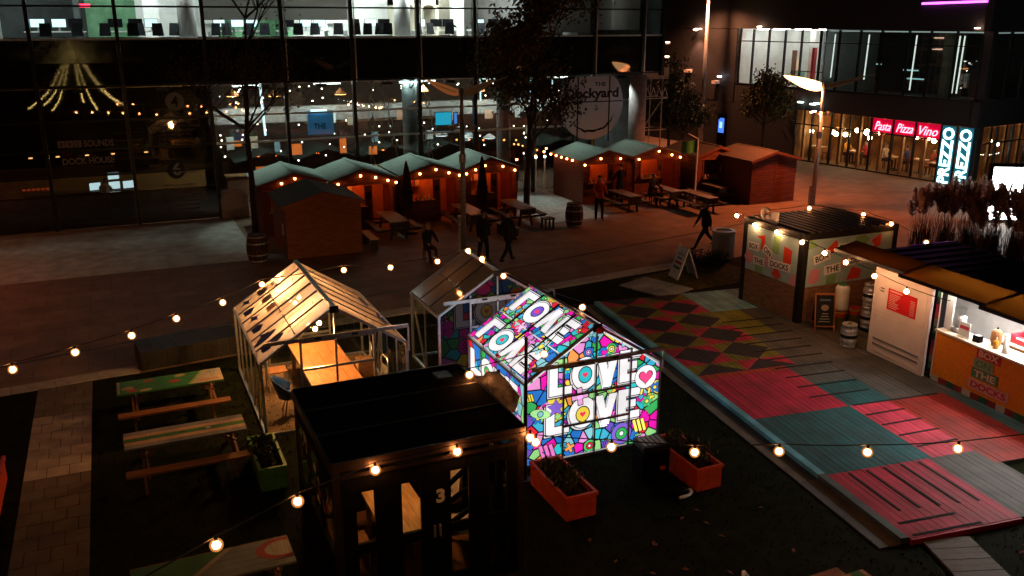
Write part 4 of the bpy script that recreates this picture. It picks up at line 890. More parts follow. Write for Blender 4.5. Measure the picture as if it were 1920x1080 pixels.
LG = [lf('leaf_olive', (.06, .06, .014)), lf('leaf_yellow', (.17, .12, .02)), lf('leaf_deep', (.03, .04, .012))]
LB = [lf('leaf_rust', (.09, .035, .015)), lf('leaf_rust2', (.06, .025, .012)), lf('leaf_dark', (.045, .040, .012))]
TG = 'young trees along the plaza'
tree('nearly bare young tree standing in front of the leftmost hut', 4.44, 33.6, 10.5, 2.7, 6.3, 1500, LB, 21, True, None, .11, TG, leaf=.10)
tree('leafy dark autumn tree between the lamp post and the round pale sign', 16.0, 34.4, 10.4, 2.5, 5.6, 10500, LA, 5, False, 2.9, trunk_r=.13, group=TG, leaf=.15, lean=.3)
tree('yellowing round tree in front of the left end of the restaurant', 35.4, 42.7, 4.6, 1.6, 3.3, 4200, LG, 9, False, None, .10, TG, leaf=.16)
for k, (x, y_, h, r_) in enumerate(((29.6, 44, 5.2, 1.8), (31.6, 45.5, 4.2, 1.5), (28.6, 47, 3.6, 1.6))):
    tree('dark bushy tree beyond the huts, ' + ('tallest, beside the scaffold', 'nearest the tall lamp column', 'lowest, behind the scaffold')[k], x, y_, h, r_, h * .6, 3000, [LG[2], LG[2], LG[0]], 30 + k, False, None, .1, TG, leaf=.16)
for k, (x, y_) in enumerate(((17.6, 24.35), (18.0, 24.0), (18.45, 24.3))):
    t = thing('shrub', ('low dark shrub left of the steel bin', 'low dark shrub in front of the steel bin', 'low dark shrub between the bin and the kiosk')[k], 'shrub', (x, y_, .02)); lb = MB(); rt = random.Random(k)
    for _ in range(420):
        p = Vector((rt.gauss(0, .22), rt.gauss(0, .2), abs(rt.gauss(.14, .12)))); n_ = Vector((rt.uniform(-1, 1), rt.uniform(-1, 1), rt.uniform(-1, 1))).normalized(); u = n_.orthogonal().normalized() * .06; v = n_.cross(u) * .35
        lb.add([p - u, p + v, p + u, p - v], [(0, 1, 2, 3)])
    lb.obj('foliage', LG[2], t); MB().cyl((0, 0, -.02), (0, 0, .25), .02, n=6).obj('stem', MATS['bark'], t)

# ================================================================== PAMPAS GRASS
M_plume = polycarb('pampas_plume', (.72, .56, .52), 1.); M_blade = pm('pampas_blade', (.06, .042, .02), (.03, .022, .012), 5, .8)
def pampas(label, X, Y, n, h, seed):
    rt = random.Random(seed); t = thing('pampas_grass', label, 'pampas grass', (X, Y, 0), 0, 'pampas grass clumps beside the dark container')
    mb = MB()
    for _ in range(260):
        a = rt.uniform(0, 6.28); L_ = rt.uniform(.5, 1.0) * h * .75; s_ = rt.uniform(.15, .9); p = Vector((rt.gauss(0, .16), rt.gauss(0, .16), 0)); w = Vector((-math.sin(a), math.cos(a), 0)) * .012; pr = p
        for k in range(1, 6):
            f = k / 5; q = p + Vector((math.cos(a) * s_ * f * f * .8, math.sin(a) * s_ * f * f * .8, L_ * (f - .35 * f * f * s_)))
            mb.add([pr - w * (1.2 - f), pr + w * (1.2 - f), q + w * (1.05 - f), q - w * (1.05 - f)], [(0, 1, 2, 3)]); pr = q
    mb.obj('leaves', M_blade, t)
    for _ in range(n):
        pb = MB(); a = rt.uniform(0, 6.28); s_ = rt.uniform(.05, .5); H_ = h * rt.uniform(.72, 1.02); p = Vector((rt.gauss(0, .12), rt.gauss(0, .12), 0)); q = p + Vector((math.cos(a) * s_, math.sin(a) * s_, H_ * .72)); e_ = q + Vector((math.cos(a) * s_ * .35, math.sin(a) * s_ * .35, H_ * .28))
        pb.tube([p, q, e_], .008, 5)
        for k in range(420):
            f = rt.random(); c = q.lerp(e_, f); r_ = .20 * math.sin(math.pi * min(1, .12 + f * .88)) ** .6 + .01; b = rt.uniform(0, 6.28); tip = c + Vector((math.cos(b) * r_, math.sin(b) * r_, rt.uniform(.03, .12))); w = Vector((rt.uniform(-1, 1), rt.uniform(-1, 1), rt.uniform(-1, 1))) * .02
            pb.add([c - w, c + w, tip], [(0, 1, 2)])
        pb.obj('plume', M_plume, t)
PP = ((26.0, 22.3, 15, 2.5), (26.75, 22.0, 17, 2.7), (27.5, 21.7, 17, 2.75), (28.3, 21.3, 15, 2.55), (29.1, 20.9, 14, 2.35), (27.2, 20.9, 12, 2.1), (28.4, 20.3, 12, 1.9), (29.9, 20.6, 13, 2.2))
PLB = ('leftmost', 'second from the left', 'tallest, below the right name sign', 'right of the tallest', 'in front of the white lightbox', 'low front left', 'low front middle', 'rightmost')
for k, (x, y_, n_, h) in enumerate(PP): pampas('feathery pampas grass clump, %s, behind the dark container' % PLB[k], x, y_, n_, h, 60 + k)

# ================================================================== PLAZA FURNITURE
def black_table(label, X, Y, w, d, h=.75, bench=True, shiny=None):
    t = thing('picnic_table', label, 'picnic table', (X, Y, 0), 0, 'dark picnic tables in front of the huts')
    n = max(3, int(w / .17))
    for k in range(n): MB().box(k * w / n + .004, (k + 1) * w / n - .004, 0, d, h - .04, h + .001 * (k % 2)).obj('top_board', pm('weathered_dark_board', (.24, .21, .20), (.13, .11, .10), 4, .45, .1, stretch=(6, .8, 6)), t)
    for y_ in (.25, d - .25):
        MB().bar((.06, y_, 0), (w * .3, y_, h - .045), .06, .09).obj('leg', M_dark, t); MB().bar((w - .06, y_, 0), (w * .7, y_, h - .045), .06, .09).obj('leg', M_dark, t)
        MB().box(-.5, w + .5, y_ - .1, y_ - .04, .34, .42).obj('seat_bearer', M_dark, t)
    for x in (-.52, w + .25): MB().box(x, x + .27, .02, d - .02, .425, .465).obj('bench_board', M_dark, t)
    MB().box(.02, w - .02, .02, .06, .5, h - .05).obj('end_panel', M_dark, t)
    return t
for lab, x, y_, w, d in (('dark picnic table before the third hut, left of the middle lamp post', 9.15, 31.8, .75, 2.1), ('long dark picnic table behind the middle lamp post', 12.4, 31.8, .72, 2.4), ('dark picnic table at the left edge of the pale concrete gap', 14.6, 32.0, .72, 2.2), ('dark picnic table beside the orange jacket, right of the concrete gap', 20.05, 32.5, .6, 1.9), ('dark picnic table before the hut under the round column', 22.35, 32.8, .6, 1.7), ('dark picnic table nearest the closed hut at the right', 24.9, 32.7, .5, 2.1), ('dark picnic table in front, between the orange jacket and the closed hut', 22.95, 30.8, .5, 2.2)): black_table(lab, x, y_, w, d)
t = thing('bench', 'low dark bench seat with worn orange end beside the brown shed', 'bench', (8.05, 30.6, 0)); MB().box(0, .3, 0, 1.5, .42, .46).obj('seat', M_pale, t)
for y_ in (.15, 1.35): MB().box(.03, .27, y_ - .04, y_ + .04, 0, .418).obj('leg', M_dark, t)
t = thing('bench', 'short dark bench between the two walkers and the concrete gap', 'bench', (13.3, 30.1, 0)); MB().box(0, .45, 0, 1.4, .42, .46).obj('seat', MATS['weathered_dark_board'], t)
for y_ in (.15, 1.25): MB().box(.03, .42, y_ - .04, y_ + .04, 0, .418).obj('leg', M_dark, t)
def stool(label, x, y_):
    t = thing('stool', label, 'stool', (x, y_, 0)); MB().box(-.22, .22, -.22, .22, .40, .45).obj('seat', M_dark, t)
    for a in (-1, 1):
        for b in (-1, 1): MB().box(a * .17 - .03, a * .17 + .03, b * .17 - .03, b * .17 + .03, 0, .398).obj('leg', M_dark, t)
stool('square dark stool at the near end of the table by the concrete gap', 15.55, 31.4)
def parasol(label, X, Y, h):
    t = thing('parasol', label, 'parasol', (X, Y, 0), 0, 'folded parasols before the huts'); MB().cyl((0, 0, 0), (0, 0, h), .025, n=8).obj('pole', M_dark, t); MB().box(-.3, .3, -.3, .3, 0, .09).obj('base', M_blackm, t)
    n = 16; vs = []; fs = []; prof = [(.05, h + .02), (.10, h - .25), (.17, h - .8), (.22, h - 1.3), (.20, h - 1.75), (.16, h - 1.8)]
    for r_, z in prof:
        for i in range(n): a = 2 * math.pi * i / n; q = r_ * (1 if i % 2 else .68); vs.append((q * math.cos(a), q * math.sin(a), z))
    for j in range(len(prof) - 1):
        for i in range(n): fs.append((j * n + i, j * n + (i + 1) % n, (j + 1) * n + (i + 1) % n, (j + 1) * n + i))
    mb = MB(); mb.add(vs, fs); mb.obj('canopy', pm('maroon_canvas', (.035, .012, .012), (.02, .008, .008), 9, .9, .3), t); MB().lathe([(.19, h - 1.2), (.225, h - 1.18), (.225, h - 1.12), (.19, h - 1.1)], (0, 0, 0), 14).obj('strap', M_black, t); MB().ball((0, 0, h + .06), .04, 8, 6).obj('finial', M_wood2, t)
parasol('folded dark parasol in front of the third hut', 10.18, 32.9, 2.76); parasol('folded dark parasol in front of the hut behind the middle lamp post', 13.42, 33.1, 2.74)
def barrel(label, X, Y, lean=0):
    t = thing('barrel', label, 'barrel', (X, Y, 0), 0, 'wooden barrels'); n = 14
    for k in range(n):
        a0, a1 = 2 * math.pi * (k + .03) / n, 2 * math.pi * (k + .97) / n; mb = MB(); pr = [(.29, 0), (.35, .25), (.37, .48), (.35, .72), (.29, .97)]
        vs = []
        for r_, z in pr: vs += [(r_ * math.cos(a0), r_ * math.sin(a0), z), (r_ * math.cos(a1), r_ * math.sin(a1), z)]
        mb.add(vs, [(2 * i, 2 * i + 1, 2 * i + 3, 2 * i + 2) for i in range(4)]); mb.obj('stave', pm('barrel_oak', (.06, .026, .014), (.03, .013, .008), 6, .6, .2, stretch=(4, 4, .6)), t)
    for z, r_ in ((.06, .308), (.28, .360), (.68, .360), (.90, .308)): MB().lathe([(r_ - .012, z - .025), (r_ + .006, z - .025), (r_ + .006, z + .025), (r_ - .012, z + .025)], (0, 0, 0), 20).obj('hoop', M_galv, t)
    MB().cyl((0, 0, .93), (0, 0, .955), .28, n=18).obj('lid', MATS['barrel_oak'], t)
barrel('dark wooden barrel with steel hoops on the pale concrete gap', 16.7, 31.3); barrel('dark wooden barrel left of the brown shed', 4.1, 30.9)
t = thing('litter_bin', 'slatted stainless steel litter bin left of the painted kiosk', 'bin', (19.15, 24.75, 0))
MB().cyl((0, 0, .03), (0, 0, .92), .335, n=28).obj('liner', M_blackm, t)
for k in range(36): a = 2 * math.pi * k / 36; MB().cyl((.37 * math.cos(a), .37 * math.sin(a), .02), (.37 * math.cos(a), .37 * math.sin(a), .94), .026, n=6).obj('slat', M_steel, t)
mb = MB(); mb.lathe([(.27, .95), (.27, 1.0), (.42, 1.0), (.42, .94), (.27, .94)], (0, 0, 0), 28); mb.obj('rim', M_steel, t)
t = thing('pavement_sign', 'white folding pavement sign with coloured print on the grass', 'sign', (16.45, 23.15, .02), R(-8))
for s_ in (-1, 1):
    p = MB().slab([(-.06 + s_ * .36, -.3, 0), (-.06 + s_ * .36, .3, 0), (-.06, .3, 1.0), (-.06, -.3, 1.0)] if s_ < 0 else [(.06 + .30, -.3, 0), (.06 + .30, .3, 0), (-.03, .3, 1.0), (-.03, -.3, 1.0)], (.012, 0, 0)).obj('board', M_white if s_ < 0 else M_gry, t)
    for y_ in (-.31, .31): MB().bar((s_ * .36 - .04, y_, 0), (-.045, y_, 1.02), .03, .035).obj('frame', M_white, t)
    if s_ < 0:
        mb = MB(); o = Vector((-.432, .3, 0)); u = Vector((0, -1, 0)); v = Vector((.36, 0, 1.0)).normalized()
        put(mb, [rect(.08, .5, .44, .09)], o, u, v, 0, (.35, .04, .06)); put(mb, [rect(.08, .33, .44, .1)], o, u, v, 0, (.06, .2, .08)); put(mb, [rect(.14, .66, .3, .07)], o, u, v, 0, (.1, .22, .2))
        put(mb, text_fit('BOX ON', .1, .78, .4, .1, .01), o, u, v, 0, (.05, .05, .05), t=.003); put(mb, text_fit('OPEN', .2, .2, .2, .06, .01), o, u, v, 0, (.5, .05, .06), t=.003); mb.obj('print', M_print, p)
t = thing('flag_pole', 'thin pole with a small green flag before the brown roofed hut', 'flag', (26.9, 37.4, 0)); t.location = (24.05, 33.4, 0)
MB().cyl((0, 0, 0), (0, 0, 2.95), .035, n=8).obj('pole', M_white, t); MB().bar((0, 0, 2.93), (-.55, 0, 3.2), .03, .03).obj('arm', M_white, t)
mb = MB(); n = 10
for i in range(n): a, b = i / n, (i + 1) / n; mb.add([(-.03 - .8 * a, .06 * math.sin(a * 7), 2.85), (-.03 - .8 * b, .06 * math.sin(b * 7), 2.85), (-.03 - .82 * b, .06 * math.sin(b * 7 + .6), 2.3), (-.03 - .82 * a, .06 * math.sin(a * 7 + .6), 2.3)], [(0, 1, 2, 3)])
o_ = mb.obj('flag', pm('green_flag_cloth', (.06, .22, .05), (.04, .16, .035), 6, .9), t); sm = o_.modifiers.new('thick', 'SOLIDIFY'); sm.thickness = .006
for k, (x, y_) in enumerate(((18.25, 38.2), (18.75, 38.25))):
    t = thing('bollard_light', 'slim white lamp post, %s of the two in the concrete gap' % ('left' if k == 0 else 'right'), 'bollard', (x, y_, 0)); MB().cyl((0, 0, 0), (0, 0, 1.75), .035, n=10).obj('post', M_white, t); MB().ball((0, 0, 1.8), .055, 10, 6).obj('lamp', em('bollard_glow', (1, .95, .85), 14), t); MB().cyl((0, 0, 0), (0, 0, .02), .12, n=12).obj('base_plate', M_galv, t)
t = thing('lightbox', 'glowing white poster lightbox in a black frame behind the pampas grass', 'lightbox', (33.2, 24.7, 0), R(-28))
MB().box(-.75, .75, 0, .22, .0, .12).box(-.75, -.62, 0, .22, .12, 2.3).box(.62, .75, 0, .22, .12, 2.3).box(-.75, .75, 0, .22, 2.302, 2.45).obj('frame', M_black, t)
MB().box(-.615, .615, .05, .15, .125, 2.298).obj('poster_panel', em('lightbox_glow', (.9, 1, .98), 18.), t)
mb = MB(); put(mb, [rect(-.3, 1.15, .12, .5, .2), rect(.1, 1.1, .1, .55, -.25), rect(-.15, 1.0, .35, .08, .1)], (0, .046, 0), (1, 0, 0), (0, 0, 1), 0, (.25, .27, .3)); mb.obj('poster_print', M_print, t)
# scaffold on the right end of the office building
t = thing('scaffold', 'steel tube scaffold with a boarded platform at the right end of the office building', 'scaffold', (24.5, 39.6, 0)); M_sc = pm('scaffold_tube', (.45, .40, .36), (.3, .26, .22), 8, .45, metal=.4)
for x in (.2, 1.6):
    for y_ in (0, 1.1): MB().cyl((x, y_, 0), (x, y_, 7.2 if x > 1 else 5.4), .03, n=8).obj('standard', M_sc, t)
for z in (1.2, 2.6, 4.2, 5.2, 6.2, 6.9):
    for y_ in (0, 1.1):
        if z < 6 or True: MB().cyl((.1 if z < 5.5 else 1.1, y_ - .06, z), (1.9, y_ - .06, z), .027, n=8).obj('ledger', M_sc, t)
    MB().cyl((1.66, -.1, z + .06), (1.66, 1.2, z + .06), .027, n=8).obj('transom', M_sc, t)
for k in range(4): MB().box(.0, 1.9, .05 + k * .26, .29 + k * .26, 5.27, 5.31).obj('platform_board', M_pale, t)
MB().box(.0, 1.9, -.1, -.07, 5.25, 5.75).obj('toe_board', pm('pale_ply', (.5, .36, .24), (.38, .26, .17), 4, .7), t)  # plain pale ply colour
for k in range(5): MB().bar((.15 + k * .35, -.07, 4.25), (.15 + k * .35 + .175, -.07, 4.75), .03, .03).bar((.325 + k * .35, -.07, 4.75), (.5 + k * .35, -.07, 4.25), .03, .03).obj('lattice_brace', M_sc, t)
MB().cyl((.2, -.1, 2.4), (1.6, -.1, 4.2), .027, n=8).cyl((.2, -.1, .2), (1.6, -.1, 1.9), .027, n=8).obj('brace', M_sc, t)
for z in (6.25, 6.95): MB().box(1.35, 1.85, -.12, .3, z, z + .06).obj('work_lamp', em('work_lamp_glow', (1, .6, .4), 6), t)

# ================================================================== GREENHOUSES
AP = [(.80, .01, .42), (.03, .52, .58), (.04, .42, .10), (.85, .66, .06), (.02, .17, .58), (.72, .02, .04), (.15, .08, .52), (.72, .28, .64), (.28, .66, .22), (.88, .30, .08), (.80, .01, .42), (.02, .17, .58), (.05, .40, .60), (.22, .55, .62)]
BLK = (.006, .006, .008); WHT = (.88, .88, .90)
def block_letter(ch, x, y, w, h):
    b = w * .36; c = h * .24
    if ch == 'L': return [rect(x, y, b, h), rect(x + b, y, w - b, c)]
    if ch == 'E': return [rect(x, y, b, h), rect(x + b, y, w - b, c), rect(x + b, y + h - c, w - b, c), rect(x + b, y + (h - c) / 2, w * .56 - b * .3, c)]
    if ch == 'V': return [[(x + w * .34, y), (x + w * .66, y), (x + b, y + h), (x, y + h)], [(x + w * .34, y), (x + w * .66, y), (x + w, y + h), (x + w - b, y + h)]]
    return [circ(x + w / 2, y + h / 2, w / 2, 28, h / 2)]
def doodle(Wd, Hd, seed, words, n=46, motifs=15, fixed=()):
    """pop doodle print: black ground, coloured cells, outlined motifs and lettering -> list of (layer, polygon, colour)"""
    ra = random.Random(seed); out = [(0, [(0, 0), (Wd, 0), (Wd, Hd), (0, Hd)], BLK)]
    pts = []
    while len(pts) < n:
        p = (ra.uniform(0, Wd), ra.uniform(0, Hd))
        if all((p[0] - q[0]) ** 2 + (p[1] - q[1]) ** 2 > (.62 ** 2) * Wd * Hd / n for q in pts) or ra.random() < .02: pts.append(p)
    for p in pts:
        c = [(0, 0), (Wd, 0), (Wd, Hd), (0, Hd)]
        for q in pts:
            if q is p: continue
            a, b = q[0] - p[0], q[1] - p[1]; L_ = math.hypot(a, b)
            if L_ > 1.4: continue
            c = clip_half(c, a / L_, b / L_, (a * (p[0] + q[0]) / 2 + b * (p[1] + q[1]) / 2) / L_ - .014)
            if len(c) < 3: break
        if len(c) >= 3: out.append((1, c, ra.choice(AP)))
    def motif(k, x, y, r_, c, lay):
        c2 = ra.choice(AP)
        def two(f, rr, col, l0):
            for q in f(rr + .016): out.append((l0, q, BLK))
            for q in f(rr): out.append((l0 + 1, q, col))
        if k == 0: two(lambda q: heart(x, y, q), r_, c, lay); 
        elif k == 1: a = ra.random(); two(lambda q: star(x, y, q, 5, .48, a), r_ * 1.1, c, lay)
        elif k == 2: two(lambda q: [circ(x, y, q)], r_, c, lay); two(lambda q: [circ(x, y, q)], r_ * .55, c2, lay + 2); two(lambda q: [circ(x, y, q)], r_ * .2, (.9, .9, .9), lay + 4)
        elif k == 3:
            for i in range(6): a = i * math.pi / 3; two(lambda q: [circ(x + math.cos(a) * r_ * .6, y + math.sin(a) * r_ * .6, q * .55, 12, q * .32, a)], r_ * .85, c, lay)
            two(lambda q: [circ(x, y, q)], r_ * .3, (.95, .8, .1), lay + 2)
        elif k == 4: a = ra.uniform(0, 3); two(lambda q: [circ(x, y, q, 16, q * .42, a)], r_ * 1.25, c, lay); two(lambda q: [circ(x, y, q)], r_ * .3, c2, lay + 2)
        elif k == 5:
            a = ra.uniform(0, 1.5)
            for l_, g_, cc in ((lay, .016, BLK), (lay + 1, 0, c)):
                for q in (a, a + math.pi / 2): out.append((l_, rect(x - r_ - g_, y - r_ * .27 - g_, 2 * r_ + 2 * g_, r_ * .54 + 2 * g_, q), cc))
        elif k == 6:
            a = ra.uniform(-.5, .5)
            for l_, g_, cc in ((lay, .016, BLK), (lay + 1, 0, c)):
                for q in range(4): out.append((l_, rect(x - r_ + q * r_ * .5 - g_, y - r_ * .13 - g_, r_ * .66 + 2 * g_, r_ * .26 + 2 * g_, a + (.9 if q % 2 else -.9)), cc))
        elif k == 7: two(lambda q: star(x, y, q, 9, .75, .2), r_, c, lay); two(lambda q: heart(x, y, q), r_ * .5, c2, lay + 2)
        elif k == 8:
            for l_, g_, cc in ((lay, .014, BLK), (lay + 1, 0, c)):
                for q in range(3): out.append((l_, rect(x - r_ * .2 - g_ + (q - 1) * r_ * .62, y - r_ * .9 - g_, r_ * .4 + 2 * g_, r_ * 1.8 + 2 * g_, .3), cc))
    for i in range(motifs): motif(ra.randrange(9), ra.uniform(.08, Wd - .08), ra.uniform(.08, Hd - .08), ra.uniform(.055, .125), ra.choice(AP), 2)
    for k, x, y, r_, c in fixed: motif(k, x, y, r_, c, 14)
    for w_, x, y, ww, hh, flip in words:
        fl = (lambda q: [(p[0], 2 * y + hh - p[1]) for p in q]) if flip else (lambda q: q)
        sx = ww / 4
        for i, ch in enumerate(w_):
            lw = sx * (.94 if ch != 'O' else 1.12); xx = x + i * sx - (0 if ch != 'O' else .06 * sx); dy = .0 if i % 2 == 0 else .03
            T0 = block_letter(ch, xx, y + dy, lw, hh)
            def grow(tr, e):
                r2 = []
                for q in tr:
                    mx_ = sum(p[0] for p in q) / len(q); my_ = sum(p[1] for p in q) / len(q); wx = max(abs(p[0] - mx_) for p in q); wy = max(abs(p[1] - my_) for p in q)
                    r2.append([(mx_ + (p[0] - mx_) * (1 + e / 2 / wx), my_ + (p[1] - my_) * (1 + e / 2 / wy)) for p in q])
                return r2
            sh_ = [[(p[0] - .04, p[1] - .04) for p in q] for q in grow(T0, .045)]
            for q in sh_: out.append((8, fl(q), BLK))
            for q in [[(p[0] - .036, p[1] - .036) for p in t_] for t_ in grow(T0, .004)]: out.append((9, fl(q), (.72, .70, .74)))
            for q in grow(T0, .036): out.append((10, fl(q), BLK))
            # keep the counter of the O open with a coloured heart
            for q in T0: out.append((11, fl(q), WHT))
            if ch == 'O':
                c_ = ra.choice(AP[:7]); out.append((12, circ(xx + lw / 2, y + hh / 2, lw * .27, 20, hh * .27), BLK)); out.append((13, circ(xx + lw / 2, y + hh / 2, lw * .235, 20, hh * .235), c_))
                for q in heart(xx + lw / 2, y + hh / 2, lw * .11): out.append((14, fl(q) if flip else q, (.88, .04, .12)))
    out.sort(key=lambda a: a[0]); return out
def art_pane(name, art, region, o, u, v, mat, parent, thick=.006, step=.0007):
    """the part of a print that falls on one pane, on a thin real sheet"""
    mb = MB(); o = Vector(o); u = Vector(u); v = Vector(v); n = u.cross(v).normalized()
    mb.slab([o + u * p[0] + v * p[1] - n * thick for p in region], n * (thick - .0012), 0, (.5, .5, .5))
    for lay, poly, col in art:
        a = sum(poly[i][0] * poly[(i + 1) % len(poly)][1] - poly[(i + 1) % len(poly)][0] * poly[i][1] for i in range(len(poly)))
        q = clip_poly(poly if a > 0 else poly[::-1], region)
        if len(q) >= 3: mb.add([o + u * p[0] + v * p[1] + n * (step * lay) for p in q], [tuple(range(len(q)))], 0, col)
    return mb.obj(name, mat, parent)
def plain_pane(name, region, o, u, v, mat, parent):
    o = Vector(o); u = Vector(u); v = Vector(v); n = u.cross(v).normalized()
    return MB().slab([o + u * p[0] + v * p[1] - n * .006 for p in region], n * .006).obj(name, mat, parent)
def inset(a, b, c, d, g=.018): return [(a + g, c + g), (b - g, c + g), (b - g, d - g), (a + g, d - g)]
def greenhouse(label, X, Y, w, d, h, r, frame, surf, roof_n=4, wall_n=3, doors=True, track=True):
    """surf: dict side -> (art or None, material)"""
    t = thing('greenhouse', label, 'greenhouse', (X, Y, .02)); B = .022
    bar = lambda n_, p, q, a=.035, b=.035, m=frame: MB().bar(p, q, a, b).obj(n_, m, t)
    SL = math.hypot(w / 2, r - h)
    # frame
    for x in (0, w):
        for y_ in (0, d): bar('post', (x, y_, 0), (x, y_, h), .05, .05)
        bar('base_rail', (x, .03, .03), (x, d - .03, .03), .05, .06); bar('eave_rail', (x, -.03, h + .02), (x, d + .03, h + .02), .06, .05)
        for i in range(1, wall_n): bar('glazing_bar', (x, d * i / wall_n, .065), (x, d * i / wall_n, h - .01), .03, .03)
    for y_ in (0, d):
        bar('base_rail', (.03, y_, .03), (w - .03, y_, .03), .05, .06)
        bar('rafter', (0, y_, h + .05), (w / 2 - .02, y_, r), .05, .05); bar('rafter', (w, y_, h + .05), (w / 2 + .02, y_, r), .05, .05)
    MB().bar((w / 2, -.06, r + .03), (w / 2, d + .06, r + .03), .09, .05).obj('ridge', frame, t)
    MB().box(w / 2 - .09, w / 2 + .09, -.065, -.03, r - .08, r + .055).obj('ridge_cap', M_blackm, t)
    for i in range(1, roof_n):
        y_ = d * i / roof_n
        bar('roof_bar', (.02, y_, h + .065), (w / 2 - .05, y_, r + .01), .055, .05, M_blackm); bar('roof_bar', (w - .02, y_, h + .065), (w / 2 + .05, y_, r + .01), .055, .05, M_blackm)
    # roof panes in two rows
    def add(side, name, reg, o, u, v):
        art, m = surf.get(side, surf['*'])
        if art and not (m is M_artd and max(p_[1] for p_ in reg) < 1.4): art_pane('printed_' + name, art, reg, o, u, v, m, t)
        else: plain_pane(name, reg, o, u, v, G_clear if art else m, t)
    for i in range(roof_n):
        a, b = d * i / roof_n, d * (i + 1) / roof_n
        for c, e_ in ((0, SL * .48), (SL * .48, SL - .03)):
            add('roof_left', 'roof_pane', inset(a, b, c, e_, .014), (0, d, h + .075), (0, -1, 0), (w / 2 / SL, 0, (r - h - .03) / SL))
            add('roof_right', 'roof_pane', inset(a, b, c, e_, .014), (w, 0, h + .075), (0, 1, 0), (-w / 2 / SL, 0, (r - h - .03) / SL))
    for i in range(wall_n):
        a, b = d * i / wall_n, d * (i + 1) / wall_n
        add('left', 'wall_pane', inset(a, b, .06, h, .014), (0, d, 0), (0, -1, 0), (0, 0, 1)); add('right', 'wall_pane', inset(a, b, .06, h, .014), (w, 0, 0), (0, 1, 0), (0, 0, 1))
    # gables; the front has a pair of sliding doors between x=.26w and x=.76w
    dl, dr, dt = .265 * w, .765 * w, 1.90
    edge = lambda x: h + (r - h) * (1 - abs(2 * x / w - 1)) - .01
    dt = min(dt, edge(dl) - .05)
    for side, o, u, yy in (('front', (0, -.004, 0), (1, 0, 0), -.004), ('back', (w, d + .004, 0), (-1, 0, 0), d + .004)):
        for a, b in ((0, dl), (dr, w)):
            add(side, 'gable_pane', [(a + .02, .06), (b - .02, .06), (b - .02, edge(b) - .03), (a + .02, edge(a) - .03)], o, u, (0, 0, 1))
        add(side, 'gable_pane', [(dl + .02, dt + .03), (w / 2 - .015, dt + .03), (w / 2 - .015, edge(w / 2) - .05), (dl + .02, edge(dl) - .03)], o, u, (0, 0, 1))
        add(side, 'gable_pane', [(w / 2 + .015, dt + .03), (dr - .02, dt + .03), (dr - .02, edge(dr) - .03), (w / 2 + .015, edge(w / 2) - .05)], o, u, (0, 0, 1))
        X_ = (lambda q: q) if side == 'front' else (lambda q: w - q)
        for x in (dl, dr): bar('jamb', (X_(x), yy - .02, .06), (X_(x), yy - .02, edge(x) - .02), .04, .04)
        bar('king_bar', (X_(w / 2), yy - .02, dt), (X_(w / 2), yy - .02, r - .03), .035, .035)
        for a, b in ((dl, w / 2), (w / 2, dr)):
            for k, (z0, z1) in enumerate(((.06, .72), (.72, 1.32), (1.32, dt))):
                add(side, 'door_pane', inset(a, b, z0, z1, .022), o, u, (0, 0, 1))
                if doors: bar('door_rail', (X_(a + .02), yy - .024, z1 if k < 2 else dt), (X_(b - .02), yy - .024, z1 if k < 2 else dt), .03, .05)
        bar('door_stile', (X_(w / 2), yy - .024, .07), (X_(w / 2), yy - .024, dt - .03), .035, .045)
    if track:
        bar('door_track', (.1, -.07, 1.97), (w + .02, -.07, 1.97), .05, .07); bar('door_track', (w + .02, -.07, 1.935), (w + .02, -.07, h - .1), .03, .03)
        for x in (w * .38, w * .63): MB().box(x - .06, x + .06, -.11, -.098, 1.945, 1.985).obj('track_bracket', M_blackm, t)
    return t
M_art = colmat('backlit_print', .35, 1.2, .34, 1.3)  # broad noise imitates hot spots of the light behind the print
M_artd = colmat('unlit_print', .5, .0, .10, 3.)
w, d, h, r = 2.87, 2.79, 1.66, 2.60; SLv = math.hypot(w / 2, r - h)
A_front = doodle(w, r, 11, [('LOVE', .48, 1.36, 1.98, .64, False), ('LOVE', .42, .58, 2.05, .62, False)], 190, 70,
    ((4, .3, 1.05, .17, (.40, .80, .32)), (1, .62, 1.12, .17, (.22, .12, .62)), (2, 2.05, .32, .22, (.22, .12, .62)), (5, 1.12, 1.26, .17, (.85, .42, .75)), (0, 2.55, 1.40, .15, (.88, .06, .22)), (8, 2.45, .42, .15, (.92, .80, .12)), (8, .45, .25, .17, (.85, .2, .6)), (2, 1.35, .2, .12, (.06, .5, .13)), (3, 2.6, .9, .12, (.06, .5, .2)), (6, 2.5, 1.12, .17, (.92, .8, .12))))
A_front = [a for a in A_front if a[0] < 14] + [(14, circ(2.55, 1.42, .25, 24), BLK), (14.2, circ(2.55, 1.42, .235, 24), WHT)] + [(14.4, q, BLK) for q in heart(2.55, 1.42, .165)] + [(14.6, q, (.88, .06, .22)) for q in heart(2.55, 1.42, .145)] + [a for a in A_front if a[0] >= 14 and not (abs(a[1][0][0] - 2.55) < .3 and abs(a[1][0][1] - 1.4) < .3)]
A_roof = doodle(d, SLv, 23, [('LOVE', .18, .08, 2.35, .55, True), ('LOVE', .18, .98, 2.35, .58, True)], 190, 70, ((3, 2.2, .72, .2, (.35, .72, .78)), (5, 1.15, .8, .14, (.85, .42, .75)), (7, .95, .8, .15, (.82, .03, .06))))
A_roof2 = doodle(d, SLv, 31, [('LOVE', .2, .4, 2.3, .6, False)], 50, 14)
A_left = doodle(d, h, 41, [('LOVE', .1, 1.0, 2.4, .5, False)], 40, 16); A_right = doodle(d, h, 43, [('LOVE', .2, .6, 2.3, .6, False)], 44, 16); A_back = doodle(w, r, 47, [('LOVE', .4, 1.0, 2., .6, False)], 50, 14)
